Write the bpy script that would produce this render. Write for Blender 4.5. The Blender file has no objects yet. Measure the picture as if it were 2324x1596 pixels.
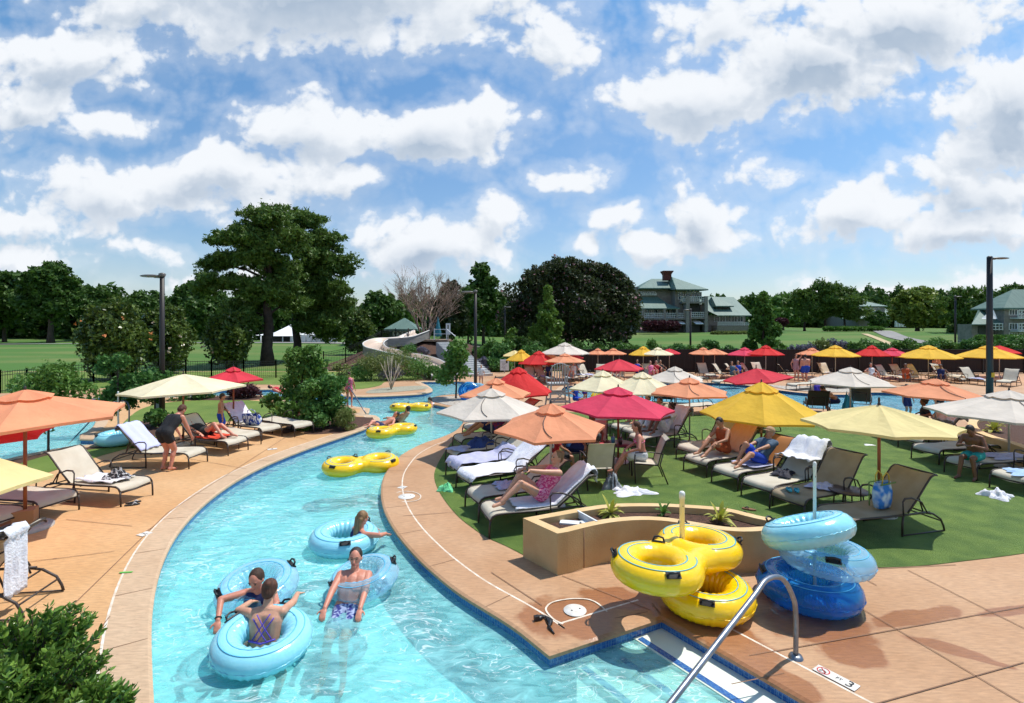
import bpy, bmesh, math, random
import numpy as np
from mathutils import Vector, Matrix, Quaternion, noise
from mathutils.geometry import delaunay_2d_cdt
PI = math.pi
random.seed(7)
S = bpy.context.scene
COL = S.collection
# ---------------------------------------------------------------- image coordinates
FL, CX, HZ, H = 1200.0, 1162.0, 735.0, 3.6
def G(px, py, z=0.0):
    Y = FL * (H - z) / (py - HZ)
    return Vector(((px - CX) * Y / FL, Y, z))
def at(px, py, Y):
    return Vector(((px - CX) * Y / FL, Y, H - (py - HZ) * Y / FL))
# ---------------------------------------------------------------- materials
MATS = {}
def nn(nt, typ, **kw):
    n = nt.nodes.new(typ)
    for k, v in kw.items():
        if k.startswith('i_'):
            n.inputs[k[2:].replace('_', ' ')].default_value = v
        else:
            setattr(n, k, v)
    return n
def rgba(c): return (c[0], c[1], c[2], 1.0)
def mat(name, col, rough=.6, col2=None, scale=6.0, amt=1.0, bump=0.0, bscale=30.0, metal=0.0, spec=.5, transl=0.0,
        island=0.0, detail=4.0, coat=0.0, alpha=1.0, contrast=(.35, .65), stretch=None, sheen=0.0, bdist=.02):
    if name in MATS: return MATS[name]
    m = bpy.data.materials.new(name); m.use_nodes = True
    nt = m.node_tree; b = nt.nodes['Principled BSDF']; L = nt.links.new
    b.inputs['Roughness'].default_value = rough
    b.inputs['Metallic'].default_value = metal
    b.inputs['Specular IOR Level'].default_value = spec
    b.inputs['Coat Weight'].default_value = coat
    b.inputs['Base Color'].default_value = rgba(col)
    tc = nn(nt, 'ShaderNodeTexCoord')
    src = tc.outputs['Object']
    if stretch:
        mp = nn(nt, 'ShaderNodeMapping'); mp.inputs['Scale'].default_value = stretch
        L(src, mp.inputs['Vector']); src = mp.outputs['Vector']
    out = None
    if col2 is not None:
        nz = nn(nt, 'ShaderNodeTexNoise'); nz.inputs['Scale'].default_value = scale; nz.inputs['Detail'].default_value = detail
        L(src, nz.inputs['Vector'])
        mr = nn(nt, 'ShaderNodeMapRange'); mr.inputs['From Min'].default_value = contrast[0]; mr.inputs['From Max'].default_value = contrast[1]
        mr.inputs['To Max'].default_value = amt
        L(nz.outputs['Fac'], mr.inputs['Value'])
        fac = mr.outputs['Result']
        if island > 0:
            ge = nn(nt, 'ShaderNodeNewGeometry')
            mx = nn(nt, 'ShaderNodeMix'); mx.inputs['Factor'].default_value = island
            L(fac, mx.inputs['A']); L(ge.outputs['Random Per Island'], mx.inputs['B']); fac = mx.outputs['Result']
        mc = nn(nt, 'ShaderNodeMix'); mc.data_type = 'RGBA'
        mc.inputs[6].default_value = rgba(col); mc.inputs[7].default_value = rgba(col2)
        L(fac, mc.inputs[0]); out = mc.outputs[2]
        L(out, b.inputs['Base Color'])
    if bump > 0:
        n2 = nn(nt, 'ShaderNodeTexNoise'); n2.inputs['Scale'].default_value = bscale; n2.inputs['Detail'].default_value = 3
        L(src, n2.inputs['Vector'])
        bp = nn(nt, 'ShaderNodeBump'); bp.inputs['Strength'].default_value = bump; bp.inputs['Distance'].default_value = bdist
        L(n2.outputs['Fac'], bp.inputs['Height']); L(bp.outputs['Normal'], b.inputs['Normal'])
    if transl > 0:
        tr = nn(nt, 'ShaderNodeBsdfTranslucent'); ms = nn(nt, 'ShaderNodeMixShader')
        ms.inputs[0].default_value = transl
        tr.inputs['Color'].default_value = rgba(col)
        if out is not None: L(out, tr.inputs['Color'])
        L(b.outputs[0], ms.inputs[1]); L(tr.outputs[0], ms.inputs[2])
        L(ms.outputs[0], nt.nodes['Material Output'].inputs['Surface'])
    if alpha < 1:
        b.inputs['Alpha'].default_value = alpha
    MATS[name] = m
    return m
# ---------------------------------------------------------------- mesh builder
def frame_z(d):
    d = Vector(d).normalized()
    up = Vector((0, 0, 1)) if abs(d.z) < .95 else Vector((1, 0, 0))
    a = d.cross(up).normalized(); b = a.cross(d).normalized()
    return a, b
class MB:
    def __init__(s): s.v = []; s.f = []; s.m = []; s.sm = []
    def add(s, vs, fs, mi=0, smooth=False):
        o = len(s.v); s.v.extend([tuple(v) for v in vs])
        for f in fs: s.f.append(tuple(o + i for i in f)); s.m.append(mi); s.sm.append(smooth)
        return s
    def box(s, c, size, rz=0.0, mi=0, M=None):
        hx, hy, hz = size[0] / 2, size[1] / 2, size[2] / 2
        R = M if M is not None else Matrix.Rotation(rz, 3, 'Z')
        vs = [Vector(c) + R @ Vector((x * hx, y * hy, z * hz)) for x, y, z in
              [(-1,-1,-1),(1,-1,-1),(1,1,-1),(-1,1,-1),(-1,-1,1),(1,-1,1),(1,1,1),(-1,1,1)]]
        return s.add(vs, [(0,3,2,1),(4,5,6,7),(0,1,5,4),(1,2,6,5),(2,3,7,6),(3,0,4,7)], mi)
    def bar(s, a, b, w, h=None, mi=0):
        a, b = Vector(a), Vector(b); h = h or w
        d = (b - a); x, y = frame_z(d)
        vs = []
        for p in (a, b):
            for i, j in ((-1,-1),(1,-1),(1,1),(-1,1)): vs.append(p + x * i * w / 2 + y * j * h / 2)
        return s.add(vs, [(3,2,1,0),(4,5,6,7),(0,1,5,4),(1,2,6,5),(2,3,7,6),(3,0,4,7)], mi)
    def tube(s, pts, r, n=8, mi=0, closed=False, smooth=True, flat=1.0):
        pts = [Vector(p) for p in pts]; N = len(pts)
        rs = r if isinstance(r, (list, tuple)) else [r] * N
        vs = []; ref = None
        for i, p in enumerate(pts):
            if closed: d = pts[(i + 1) % N] - pts[i - 1]
            else: d = pts[min(i + 1, N - 1)] - pts[max(i - 1, 0)]
            if d.length < 1e-9: d = Vector((0, 0, 1))
            d.normalize()
            if ref is None: a, b = frame_z(d)
            else:
                a = ref - d * ref.dot(d)
                if a.length < 1e-6: a, b = frame_z(d)
                else: a.normalize(); b = a.cross(d).normalized()
            ref = a
            for k in range(n):
                t = 2 * PI * k / n
                vs.append(p + (a * math.cos(t) + b * math.sin(t) * flat) * rs[i])
        fs = []
        for i in range(N if closed else N - 1):
            j = (i + 1) % N
            for k in range(n):
                k2 = (k + 1) % n
                fs.append((i * n + k, i * n + k2, j * n + k2, j * n + k))
        s.add(vs, fs, mi, smooth)
        if not closed:
            o = len(s.v) - len(vs)
            s.f.append(tuple(o + k for k in reversed(range(n)))); s.m.append(mi); s.sm.append(False)
            s.f.append(tuple(o + (N - 1) * n + k for k in range(n))); s.m.append(mi); s.sm.append(False)
        return s
    def ell(s, c, r, nu=12, nv=8, mi=0, M=None, smooth=True):
        c = Vector(c); r = (r, r, r) if isinstance(r, (int, float)) else r
        vs = []; fs = []
        for j in range(nv + 1):
            ph = PI * j / nv
            for i in range(nu):
                th = 2 * PI * i / nu
                q = Vector((r[0] * math.sin(ph) * math.cos(th), r[1] * math.sin(ph) * math.sin(th), r[2] * math.cos(ph)))
                if M is not None: q = M @ q
                vs.append(c + q)
        for j in range(nv):
            for i in range(nu):
                i2 = (i + 1) % nu
                fs.append((j * nu + i, (j + 1) * nu + i, (j + 1) * nu + i2, j * nu + i2))
        return s.add(vs, fs, mi, smooth)
    def lathe(s, prof, n=20, c=(0, 0, 0), mi=0, smooth=True, M=None):
        c = Vector(c); vs = []; fs = []
        for r, z in prof:
            for i in range(n):
                t = 2 * PI * i / n; q = Vector((r * math.cos(t), r * math.sin(t), z))
                if M is not None: q = M @ q
                vs.append(c + q)
        for j in range(len(prof) - 1):
            for i in range(n):
                i2 = (i + 1) % n
                fs.append((j * n + i, j * n + i2, (j + 1) * n + i2, (j + 1) * n + i))
        return s.add(vs, fs, mi, smooth)
    def disc(s, c, r, n=24, mi=0, ry=None):
        vs = [Vector(c) + Vector((r * math.cos(2 * PI * i / n), (ry or r) * math.sin(2 * PI * i / n), 0)) for i in range(n)]
        return s.add(vs, [tuple(range(n))], mi)
    def strip(s, A, B, mi=0, smooth=False):
        n = len(A); return s.add(list(A) + list(B), [(i, i + 1, n + i + 1, n + i) for i in range(n - 1)], mi, smooth)
    def prism(s, poly, z0, z1, mi=0, cap_mi=None):
        n = len(poly); vs = [(p[0], p[1], z0) for p in poly] + [(p[0], p[1], z1) for p in poly]
        s.add(vs, [(i, (i + 1) % n, n + (i + 1) % n, n + i) for i in range(n)], mi)
        o = len(s.v) - 2 * n
        s.f.append(tuple(o + n + i for i in range(n))); s.m.append(mi if cap_mi is None else cap_mi); s.sm.append(False)
        s.f.append(tuple(o + i for i in reversed(range(n)))); s.m.append(mi); s.sm.append(False)
        return s
    def mesh(s, name, mats):
        me = bpy.data.meshes.new(name); me.from_pydata(s.v, [], s.f)
        if not isinstance(mats, (list, tuple)): mats = [mats]
        for m in mats: me.materials.append(m)
        me.polygons.foreach_set('material_index', s.m); me.polygons.foreach_set('use_smooth', s.sm)
        me.update(); return me
    def build(s, name, mats, parent=None, loc=None, fixn=False):
        me = s.mesh(name, mats)
        if fixn:
            bm = bmesh.new(); bm.from_mesh(me); bmesh.ops.recalc_face_normals(bm, faces=bm.faces); bm.to_mesh(me); bm.free()
        return put(name, me, parent, loc)
def put(name, me, parent=None, loc=None):
    o = bpy.data.objects.new(name, me); COL.objects.link(o)
    if parent is not None: o.parent = parent
    if loc is not None: o.location = loc
    return o
def tag(o, label=None, cat=None, group=None, kind=None):
    if label: o['label'] = label
    if cat: o['category'] = cat
    if group: o['group'] = group
    if kind: o['kind'] = kind
    return o
def thing(name, label, cat, loc=(0, 0, 0), rz=0.0, group=None, sc=1.0, rot=None):
    o = bpy.data.objects.new(name, None); COL.objects.link(o)
    o.location = loc; o.rotation_euler = rot if rot is not None else (0, 0, rz); o.scale = (sc, sc, sc)
    o.empty_display_size = .2
    return tag(o, label, cat, group)
def dup(root, loc=None, rz=None, label=None, sc=None, group=None, rot=None):
    def cp(o, par):
        c = o.copy(); COL.objects.link(c); c.parent = par
        for ch in list(o.children):
            if ch is not c: cp(ch, c)
        return c
    r = cp(root, None)
    if loc is not None: r.location = loc
    if rz is not None: r.rotation_euler = (0, 0, rz)
    if rot is not None: r.rotation_euler = rot
    if label: r['label'] = label
    if group: r['group'] = group
    if sc: r.scale = (sc, sc, sc) if isinstance(sc, (int, float)) else sc
    return r
# ---------------------------------------------------------------- curves / polygons
def catmull(P, n=5, closed=False):
    out = []; N = len(P)
    rng = range(N) if closed else range(N - 1)
    for i in rng:
        p0 = P[i - 1] if (i > 0 or closed) else P[0] * 2 - P[1]
        p1 = P[i]; p2 = P[(i + 1) % N]
        p3 = P[(i + 2) % N] if (i + 2 < N or closed) else p2 * 2 - p1
        for k in range(n):
            t = k / n
            out.append(.5 * ((2 * p1) + (p2 - p0) * t + (2 * p0 - 5 * p1 + 4 * p2 - p3) * t * t + (3 * p1 - p0 - 3 * p2 + p3) * t ** 3))
    if not closed: out.append(P[-1].copy())
    return out
def inpoly(x, y, poly):
    c = False; n = len(poly); j = n - 1
    for i in range(n):
        yi, yj = poly[i][1], poly[j][1]
        if (yi > y) != (yj > y) and x < (poly[j][0] - poly[i][0]) * (y - yi) / (yj - yi) + poly[i][0]: c = not c
        j = i
    return c
def sheet(name, polys, test, z, m, extra=None, zf=None):
    """triangulates all outlines together and keeps the triangles where test(x, y) holds"""
    vs = []; es = []
    for p in polys:
        o = len(vs); n = len(p)
        vs += [Vector((q[0], q[1])) for q in p]; es += [(o + i, o + (i + 1) % n) for i in range(n)]
    if extra: vs += [Vector(e) for e in extra]
    r = delaunay_2d_cdt(vs, es, [], 0, 1e-5)
    V = [(v.x, v.y, z if zf is None else zf(v.x, v.y)) for v in r[0]]
    F = []
    for f in r[2]:
        cx = sum(r[0][i].x for i in f) / 3; cy = sum(r[0][i].y for i in f) / 3
        if test(cx, cy): F.append(f)
    b = MB(); b.add(V, F)
    me = b.mesh(name, m)
    bm = bmesh.new(); bm.from_mesh(me)
    bmesh.ops.delete(bm, geom=[v for v in bm.verts if not v.link_faces], context='VERTS')
    for f in bm.faces:
        f.normal_update()
        if f.normal.z < 0: f.normal_flip()
    bm.to_mesh(me); bm.free()
    return put(name, me)
def offset_line(P, d, closed=False):
    out = []; N = len(P)
    for i in range(N):
        a = P[i - 1] if (i > 0 or closed) else P[i]
        b = P[(i + 1) % N] if (i < N - 1 or closed) else P[i]
        t1 = (P[i] - a); t2 = (b - P[i])
        t1 = t1.normalized() if t1.length > 1e-7 else t2.normalized(); t2 = t2.normalized() if t2.length > 1e-7 else t1
        n1 = Vector((-t1.y, t1.x, 0)); n2 = Vector((-t2.y, t2.x, 0)); n = n1 + n2
        n = n.normalized() if n.length > 1e-6 else n1
        k = max(.45, n.dot(n1)); out.append(P[i] + n * d / k)
    return out
# ---------------------------------------------------------------- foliage
def leafmesh(name, P, size, m, rng, aspect=.5, up=.0, fold=False, dirs=None):
    n = len(P)
    a = rng.normal(size=(n, 3)) if dirs is None else dirs + rng.normal(size=(n, 3)) * .25
    a[:, 2] += up * 0
    a /= np.linalg.norm(a, axis=1)[:, None] + 1e-9
    b = rng.normal(size=(n, 3)); b[:, 2] *= (1 - up)
    b -= a * (a * b).sum(1)[:, None]; b /= np.linalg.norm(b, axis=1)[:, None] + 1e-9
    s = (np.asarray(size) * rng.uniform(.65, 1.35, n))[:, None]
    if not fold:
        q = np.stack([P - a * s - b * s * aspect * .5, P - a * s * .2 + b * s * aspect, P + a * s, P + a * s * .3 - b * s * aspect], 1)
        k = 4; V = q.reshape(-1, 3); F = np.arange(n * 4, dtype=np.int32)
        me = bpy.data.meshes.new(name); me.vertices.add(n * 4); me.vertices.foreach_set('co', V.ravel().astype(np.float32))
        me.loops.add(n * 4); me.loops.foreach_set('vertex_index', F)
        me.polygons.add(n); me.polygons.foreach_set('loop_start', np.arange(0, n * 4, 4, dtype=np.int32))
    else:
        c = np.cross(a, b)
        w = s * aspect
        pts = [P - a * s, P - a * s * .3 + b * w + c * w * .4, P + a * s * .45 + b * w * .85 + c * w * .35, P + a * s,
               P + a * s * .45 - b * w * .85 + c * w * .35, P - a * s * .3 - b * w + c * w * .4]
        V = np.stack(pts, 1).reshape(-1, 3)
        base = (np.arange(n) * 6)[:, None]
        F = np.concatenate([base + np.array([[0, 3, 2, 1]]), base + np.array([[0, 5, 4, 3]])], 1).ravel().astype(np.int32)
        me = bpy.data.meshes.new(name); me.vertices.add(n * 6); me.vertices.foreach_set('co', V.ravel().astype(np.float32))
        me.loops.add(n * 8); me.loops.foreach_set('vertex_index', F)
        me.polygons.add(n * 2); me.polygons.foreach_set('loop_start', np.arange(0, n * 8, 4, dtype=np.int32))
    me.materials.append(m); me.update(calc_edges=True)
    return me
def blob_points(blobs, n, rng, shell=.55, lump=.18, freq=1.1, down=.75):
    """points through the outer part of lumpy ellipsoids (cx, cy, cz, rx, ry, rz)"""
    B = np.array(blobs, float); w = (B[:, 3] * B[:, 4] + B[:, 4] * B[:, 5]); w /= w.sum()
    idx = rng.choice(len(B), n, p=w)
    d = rng.normal(size=(n, 3)); d /= np.linalg.norm(d, axis=1)[:, None]
    d[:, 2] = np.where((d[:, 2] < 0) & (rng.random(n) < down * .5), -d[:, 2], d[:, 2])
    r = shell + (1 - shell) * rng.random(n) ** .6
    c = B[idx, :3]; k = B[idx, 3:]
    f = 1 + lump * (np.sin(d[:, 0] * 5 * freq + idx) * np.cos(d[:, 1] * 6 * freq + idx * 2) + .7 * np.sin(d[:, 2] * 7 * freq + d[:, 0] * 9 + idx * 3))
    return c + d * k * (r * f)[:, None]
def clumpy(blobs, nclump, per, csize, rng, flat=.6, shell=.7, lump=.15):
    C = blob_points(blobs, nclump, rng, shell=shell, lump=lump)
    P = np.repeat(C, per, 0); s = csize * rng.uniform(.5, 1.4, nclump); s = np.repeat(s, per)[:, None]
    g = rng.normal(size=P.shape) * .5; g[:, 2] *= flat
    return P + g * s
def trunk_mesh(b, base, top, r0, r1, limbs=(), rnd=None, n=9):
    rnd = rnd or random
    base, top = Vector(base), Vector(top); pts = []; rs = []
    K = 7
    for i in range(K + 1):
        t = i / K; p = base.lerp(top, t)
        p += Vector((rnd.uniform(-1, 1), rnd.uniform(-1, 1), 0)) * r0 * .35 * (1 if 0 < i < K else 0)
        pts.append(p); rs.append((r0 * 1.35 if i == 0 else r0 + (r1 - r0) * t))
    b.tube(pts, rs, n)
    for (t, end, r) in limbs:
        s = base.lerp(top, t); end = Vector(end); mid = s.lerp(end, .5) + Vector((rnd.uniform(-.2, .2), rnd.uniform(-.2, .2), rnd.uniform(0, .3))) * (end - s).length * .3
        b.tube([s, s.lerp(mid, .5), mid, mid.lerp(end, .6), end], [r, r * .85, r * .65, r * .45, r * .2], 6)
def tree(name, label, cat, loc, blobs, leafm, trunkm, trunk, n=9000, size=.3, seed=1, group=None, clump=None, aspect=.55, limbs=5, shell=.55, lump=.18, flat=.6, fold=False, sc=1.0):
    rng = np.random.default_rng(seed); rnd = random.Random(seed)
    t = thing(name, label, cat, loc, 0, group, sc)
    if clump: P = clumpy(blobs, clump[0], clump[1], clump[2], rng, flat=flat, shell=shell, lump=lump)
    else: P = blob_points(blobs, n, rng, shell=shell, lump=lump)
    me = leafmesh('crown', P, size, leafm, rng, aspect=aspect, fold=fold)
    put('crown', me, t)
    b = MB(); (tb, tt, r0, r1) = trunk
    bl = sorted(blobs, key=lambda q: q[2])
    L = []
    for q in (bl if limbs >= len(bl) else rnd.sample(bl, limbs)):
        h = (Vector(tt) - Vector(tb)).length
        L.append((min(.95, max(.35, (q[2] - tb[2]) / max(h, .1) * .75)), (q[0], q[1], q[2]), r0 * .4))
    trunk_mesh(b, tb, tt, r0, r1, L, rnd)
    b.build('trunk', trunkm, t)
    return t
# ================================================================ camera, sky, sun
cam = bpy.data.cameras.new('camera'); co = bpy.data.objects.new('camera', cam); COL.objects.link(co)
co.location = (0, 0, H); co.rotation_euler = (PI / 2, 0, 0)
cam.sensor_width = 36; cam.lens = 36 * FL / 2324; cam.shift_y = -(798 - HZ) / 2324; cam.clip_end = 3000; cam.clip_start = .05
S.camera = co
SV = Vector((.42, .22, 1.0)).normalized()
sun = bpy.data.lights.new('sun', 'SUN'); so = bpy.data.objects.new('sun', sun); COL.objects.link(so)
sun.energy = 4.2; sun.angle = math.radians(.5); sun.color = (1, .955, .88)
so.rotation_euler = SV.to_track_quat('Z', 'Y').to_euler()
W = bpy.data.worlds.new('World'); S.world = W; W.use_nodes = True
def build_sky():
    nt = W.node_tree; L = nt.links.new; bg = nt.nodes['Background']
    sky = nn(nt, 'ShaderNodeTexSky'); sky.sky_type = 'NISHITA'; sky.sun_disc = False
    sky.sun_elevation = math.asin(SV.z); sky.sun_rotation = math.atan2(SV.x, SV.y); sky.air_density = 1.0; sky.dust_density = .6; sky.ozone_density = 2.2
    bg.inputs['Strength'].default_value = .1
    def M(op, a, b=None, c=None, clamp=False, nt_=None):
        n = (nt_ or nt).nodes.new('ShaderNodeMath'); n.operation = op; n.use_clamp = clamp
        for i, x in enumerate((a, b, c)):
            if x is None: continue
            if isinstance(x, (int, float)): n.inputs[i].default_value = x
            else: (nt_ or nt).links.new(x, n.inputs[i])
        return n.outputs[0]
    tc = nn(nt, 'ShaderNodeTexCoord'); sp = nn(nt, 'ShaderNodeSeparateXYZ'); L(tc.outputs['Generated'], sp.inputs[0])
    y = M('MAXIMUM', M('ABSOLUTE', sp.outputs[1]), .12)
    u = M('DIVIDE', sp.outputs[0], y); v = M('DIVIDE', sp.outputs[2], y)
    cb = nn(nt, 'ShaderNodeCombineXYZ'); L(u, cb.inputs[0]); L(v, cb.inputs[1])
    # cloud field
    g = bpy.data.node_groups.new('cloud_field', 'ShaderNodeTree')
    g.interface.new_socket('p', in_out='INPUT', socket_type='NodeSocketVector')
    g.interface.new_socket('density', in_out='OUTPUT', socket_type='NodeSocketFloat')
    g.interface.new_socket('bulk', in_out='OUTPUT', socket_type='NodeSocketFloat')
    gi = g.nodes.new('NodeGroupInput'); go = g.nodes.new('NodeGroupOutput')
    nw = g.nodes.new('ShaderNodeTexNoise'); nw.inputs['Scale'].default_value = 5.0; nw.inputs['Detail'].default_value = 3
    g.links.new(gi.outputs[0], nw.inputs['Vector'])
    vm = g.nodes.new('ShaderNodeVectorMath'); vm.operation = 'MULTIPLY_ADD'
    vs = g.nodes.new('ShaderNodeVectorMath'); vs.operation = 'SUBTRACT'; vs.inputs[1].default_value = (.5, .5, .5)
    g.links.new(nw.outputs['Color'], vs.inputs[0]); g.links.new(vs.outputs[0], vm.inputs[0]); vm.inputs[1].default_value = (.16, .11, 0)
    g.links.new(gi.outputs[0], vm.inputs[2])
    P = vm.outputs[0]
    blobs = CLOUDS
    acc = None
    for (px, py, rx, ry, st) in blobs:
        m = g.nodes.new('ShaderNodeVectorMath'); m.operation = 'MULTIPLY_ADD'; g.links.new(P, m.inputs[0]); m.inputs[1].default_value = (FL / rx, FL / ry, 0)
        m.inputs[2].default_value = (-(px - CX) / rx, -(HZ - py) / ry, 0)
        l = g.nodes.new('ShaderNodeVectorMath'); l.operation = 'LENGTH'; g.links.new(m.outputs[0], l.inputs[0])
        q = M('MULTIPLY_ADD', l.outputs['Value'], -st, st, nt_=g)
        acc = q if acc is None else M('MAXIMUM', acc, q, nt_=g)
    g.links.new(acc, go.inputs[1])
    nz = g.nodes.new('ShaderNodeTexNoise'); nz.inputs['Scale'].default_value = 7.5; nz.noise_dimensions = '2D'; nz.inputs['Detail'].default_value = 7; nz.inputs['Roughness'].default_value = .57
    mp = g.nodes.new('ShaderNodeVectorMath'); mp.operation = 'MULTIPLY'; mp.inputs[1].default_value = (1, 1.35, 1); g.links.new(gi.outputs[0], mp.inputs[0])
    g.links.new(mp.outputs[0], nz.inputs['Vector'])
    vo = g.nodes.new('ShaderNodeTexVoronoi'); vo.inputs['Scale'].default_value = 24; vo.feature = 'F1'; vo.voronoi_dimensions = '2D'
    vo.inputs['Detail'].default_value = 1.5
    g.links.new(P, vo.inputs['Vector'])
    d = M('ADD', acc, M('MULTIPLY', M('SUBTRACT', nz.outputs['Fac'], .5, nt_=g), 2.0, nt_=g), nt_=g)
    d = M('SUBTRACT', d, M('MULTIPLY', vo.outputs['Distance'], .42, nt_=g), nt_=g)
    g.links.new(M('ADD', d, .16, nt_=g), go.inputs[0])
    def field(vec):
        n = nt.nodes.new('ShaderNodeGroup'); n.node_tree = g; L(vec, n.inputs[0]); return n.outputs
    def off(dx, dy):
        n = nn(nt, 'ShaderNodeVectorMath'); n.operation = 'ADD'; L(cb.outputs[0], n.inputs[0]); n.inputs[1].default_value = (dx, dy, 0); return n.outputs[0]
    f0 = field(cb.outputs[0]); f1 = field(off(.014, .036)); d0 = f0[0]; d1 = f1[0]; bulk = f1[1]
    def MR(x, a, b, c=0.0, e=1.0, smooth=True):
        n = nn(nt, 'ShaderNodeMapRange'); n.interpolation_type = 'SMOOTHSTEP' if smooth else 'LINEAR'
        L(x, n.inputs[0]); n.inputs[1].default_value = a; n.inputs[2].default_value = b; n.inputs[3].default_value = c; n.inputs[4].default_value = e; return n.outputs[0]
    cover = MR(d0, -.14, .38)
    # thickness toward the sun makes undersides grey
    sh = M('ADD', MR(M('SUBTRACT', d1, d0), -.40, .5, 0, .6), MR(M('MULTIPLY', bulk, M('ADD', .6, M('MULTIPLY', d0, .4))), .3, 1.35, 0, .85), None, True)
    nv = nn(nt, 'ShaderNodeTexNoise'); nv.inputs['Scale'].default_value = 3.2; nv.inputs['Detail'].default_value = 7
    L(cb.outputs[0], nv.inputs['Vector'])
    sh = M('MULTIPLY', sh, MR(M('ADD', M('MULTIPLY', nv.outputs['Fac'], .6), M('MULTIPLY', d0, .12)), .16, .52, .45, 1.0))
    mc = nn(nt, 'ShaderNodeMix'); mc.data_type = 'RGBA'; L(sh, mc.inputs[0]); mc.inputs[6].default_value = (8.1, 8.4, 8.8, 1); mc.inputs[7].default_value = (3.7, 4.6, 5.8, 1)
    # the blue of the day: deep overhead, pale low down
    tint = nn(nt, 'ShaderNodeMix'); tint.data_type = 'RGBA'; L(MR(v, .0, .62, 0, 1, False), tint.inputs[0])
    tint.inputs[6].default_value = (1.0, 1.02, 1.10, 1); tint.inputs[7].default_value = (.86, 1.30, 1.46, 1)
    mu = nn(nt, 'ShaderNodeMix'); mu.data_type = 'RGBA'; mu.blend_type = 'MULTIPLY'; mu.inputs[0].default_value = 1
    L(sky.outputs[0], mu.inputs[6]); L(tint.outputs[2], mu.inputs[7])
    # thin veil
    veil = M('MULTIPLY', MR(nv.outputs['Fac'], .50, .8, 0, .42), 1.0)
    veil = M('MAXIMUM', veil, MR(d0, -.7, .1, 0, .3))
    f = M('MAXIMUM', cover, veil)
    mx = nn(nt, 'ShaderNodeMix'); mx.data_type = 'RGBA'; L(f, mx.inputs[0]); L(mu.outputs[2], mx.inputs[6]); L(mc.outputs[2], mx.inputs[7])
    L(mx.outputs[2], bg.inputs['Color'])
CLOUDS = [(700, -40, 640, 190, 1.5), (330, 10, 230, 80, .9), (150, 150, 210, 110, 1.2), (60, 230, 170, 80, 1.1), (250, 280, 130, 55, .9),
          (700, 300, 200, 95, 1.2), (960, 300, 260, 85, 1.3), (1110, 290, 120, 60, 1.1), (500, 400, 300, 85, 1.2), (220, 430, 240, 75, 1.2), (90, 500, 200, 55, 1.0), (60, 590, 160, 50, .8),
          (330, 560, 100, 45, .8), (600, 480, 160, 50, .8), (1250, 110, 110, 85, .9), (1600, 220, 300, 105, 1.2), (1850, 150, 270, 150, 1.4), (2080, 50, 330, 110, 1.4), (1650, 50, 200, 120, .8),
          (1290, 412, 100, 58, 1.1), (1590, 490, 130, 100, 1.1), (1710, 410, 90, 50, .8), (1480, 570, 80, 45, .9), (1000, 560, 210, 68, 1.15), (1130, 510, 110, 60, .9), (880, 520, 90, 45, .7),
          (2290, 250, 200, 190, 1.3), (2200, 430, 230, 130, 1.2), (1960, 490, 190, 80, 1.2), (2200, 520, 300, 70, 1.2), (1400, 500, 90, 30, .6), (1330, 560, 60, 30, .8),
          (1830, 640, 90, 30, .8), (2050, 662, 140, 26, .8), (2260, 650, 110, 40, .9), (700, 620, 300, 40, .4), (2120, 120, 120, 40, .7), (780, 420, 120, 50, .7)]
build_sky(); W.cycles.sampling_method = 'NONE'
VS = S.view_settings; VS.view_transform = 'Standard'; VS.look = 'None'; VS.exposure = 0.18; VS.gamma = 1.0
S.cycles.use_denoising = True; S.cycles.max_bounces = 6; S.cycles.diffuse_bounces = 3; S.cycles.transparent_max_bounces = 10; S.cycles.use_adaptive_sampling = True; S.cycles.adaptive_threshold = .03; S.cycles.caustics_reflective = False; S.cycles.caustics_refractive = False
S.cycles.sample_clamp_indirect = 6

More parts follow.
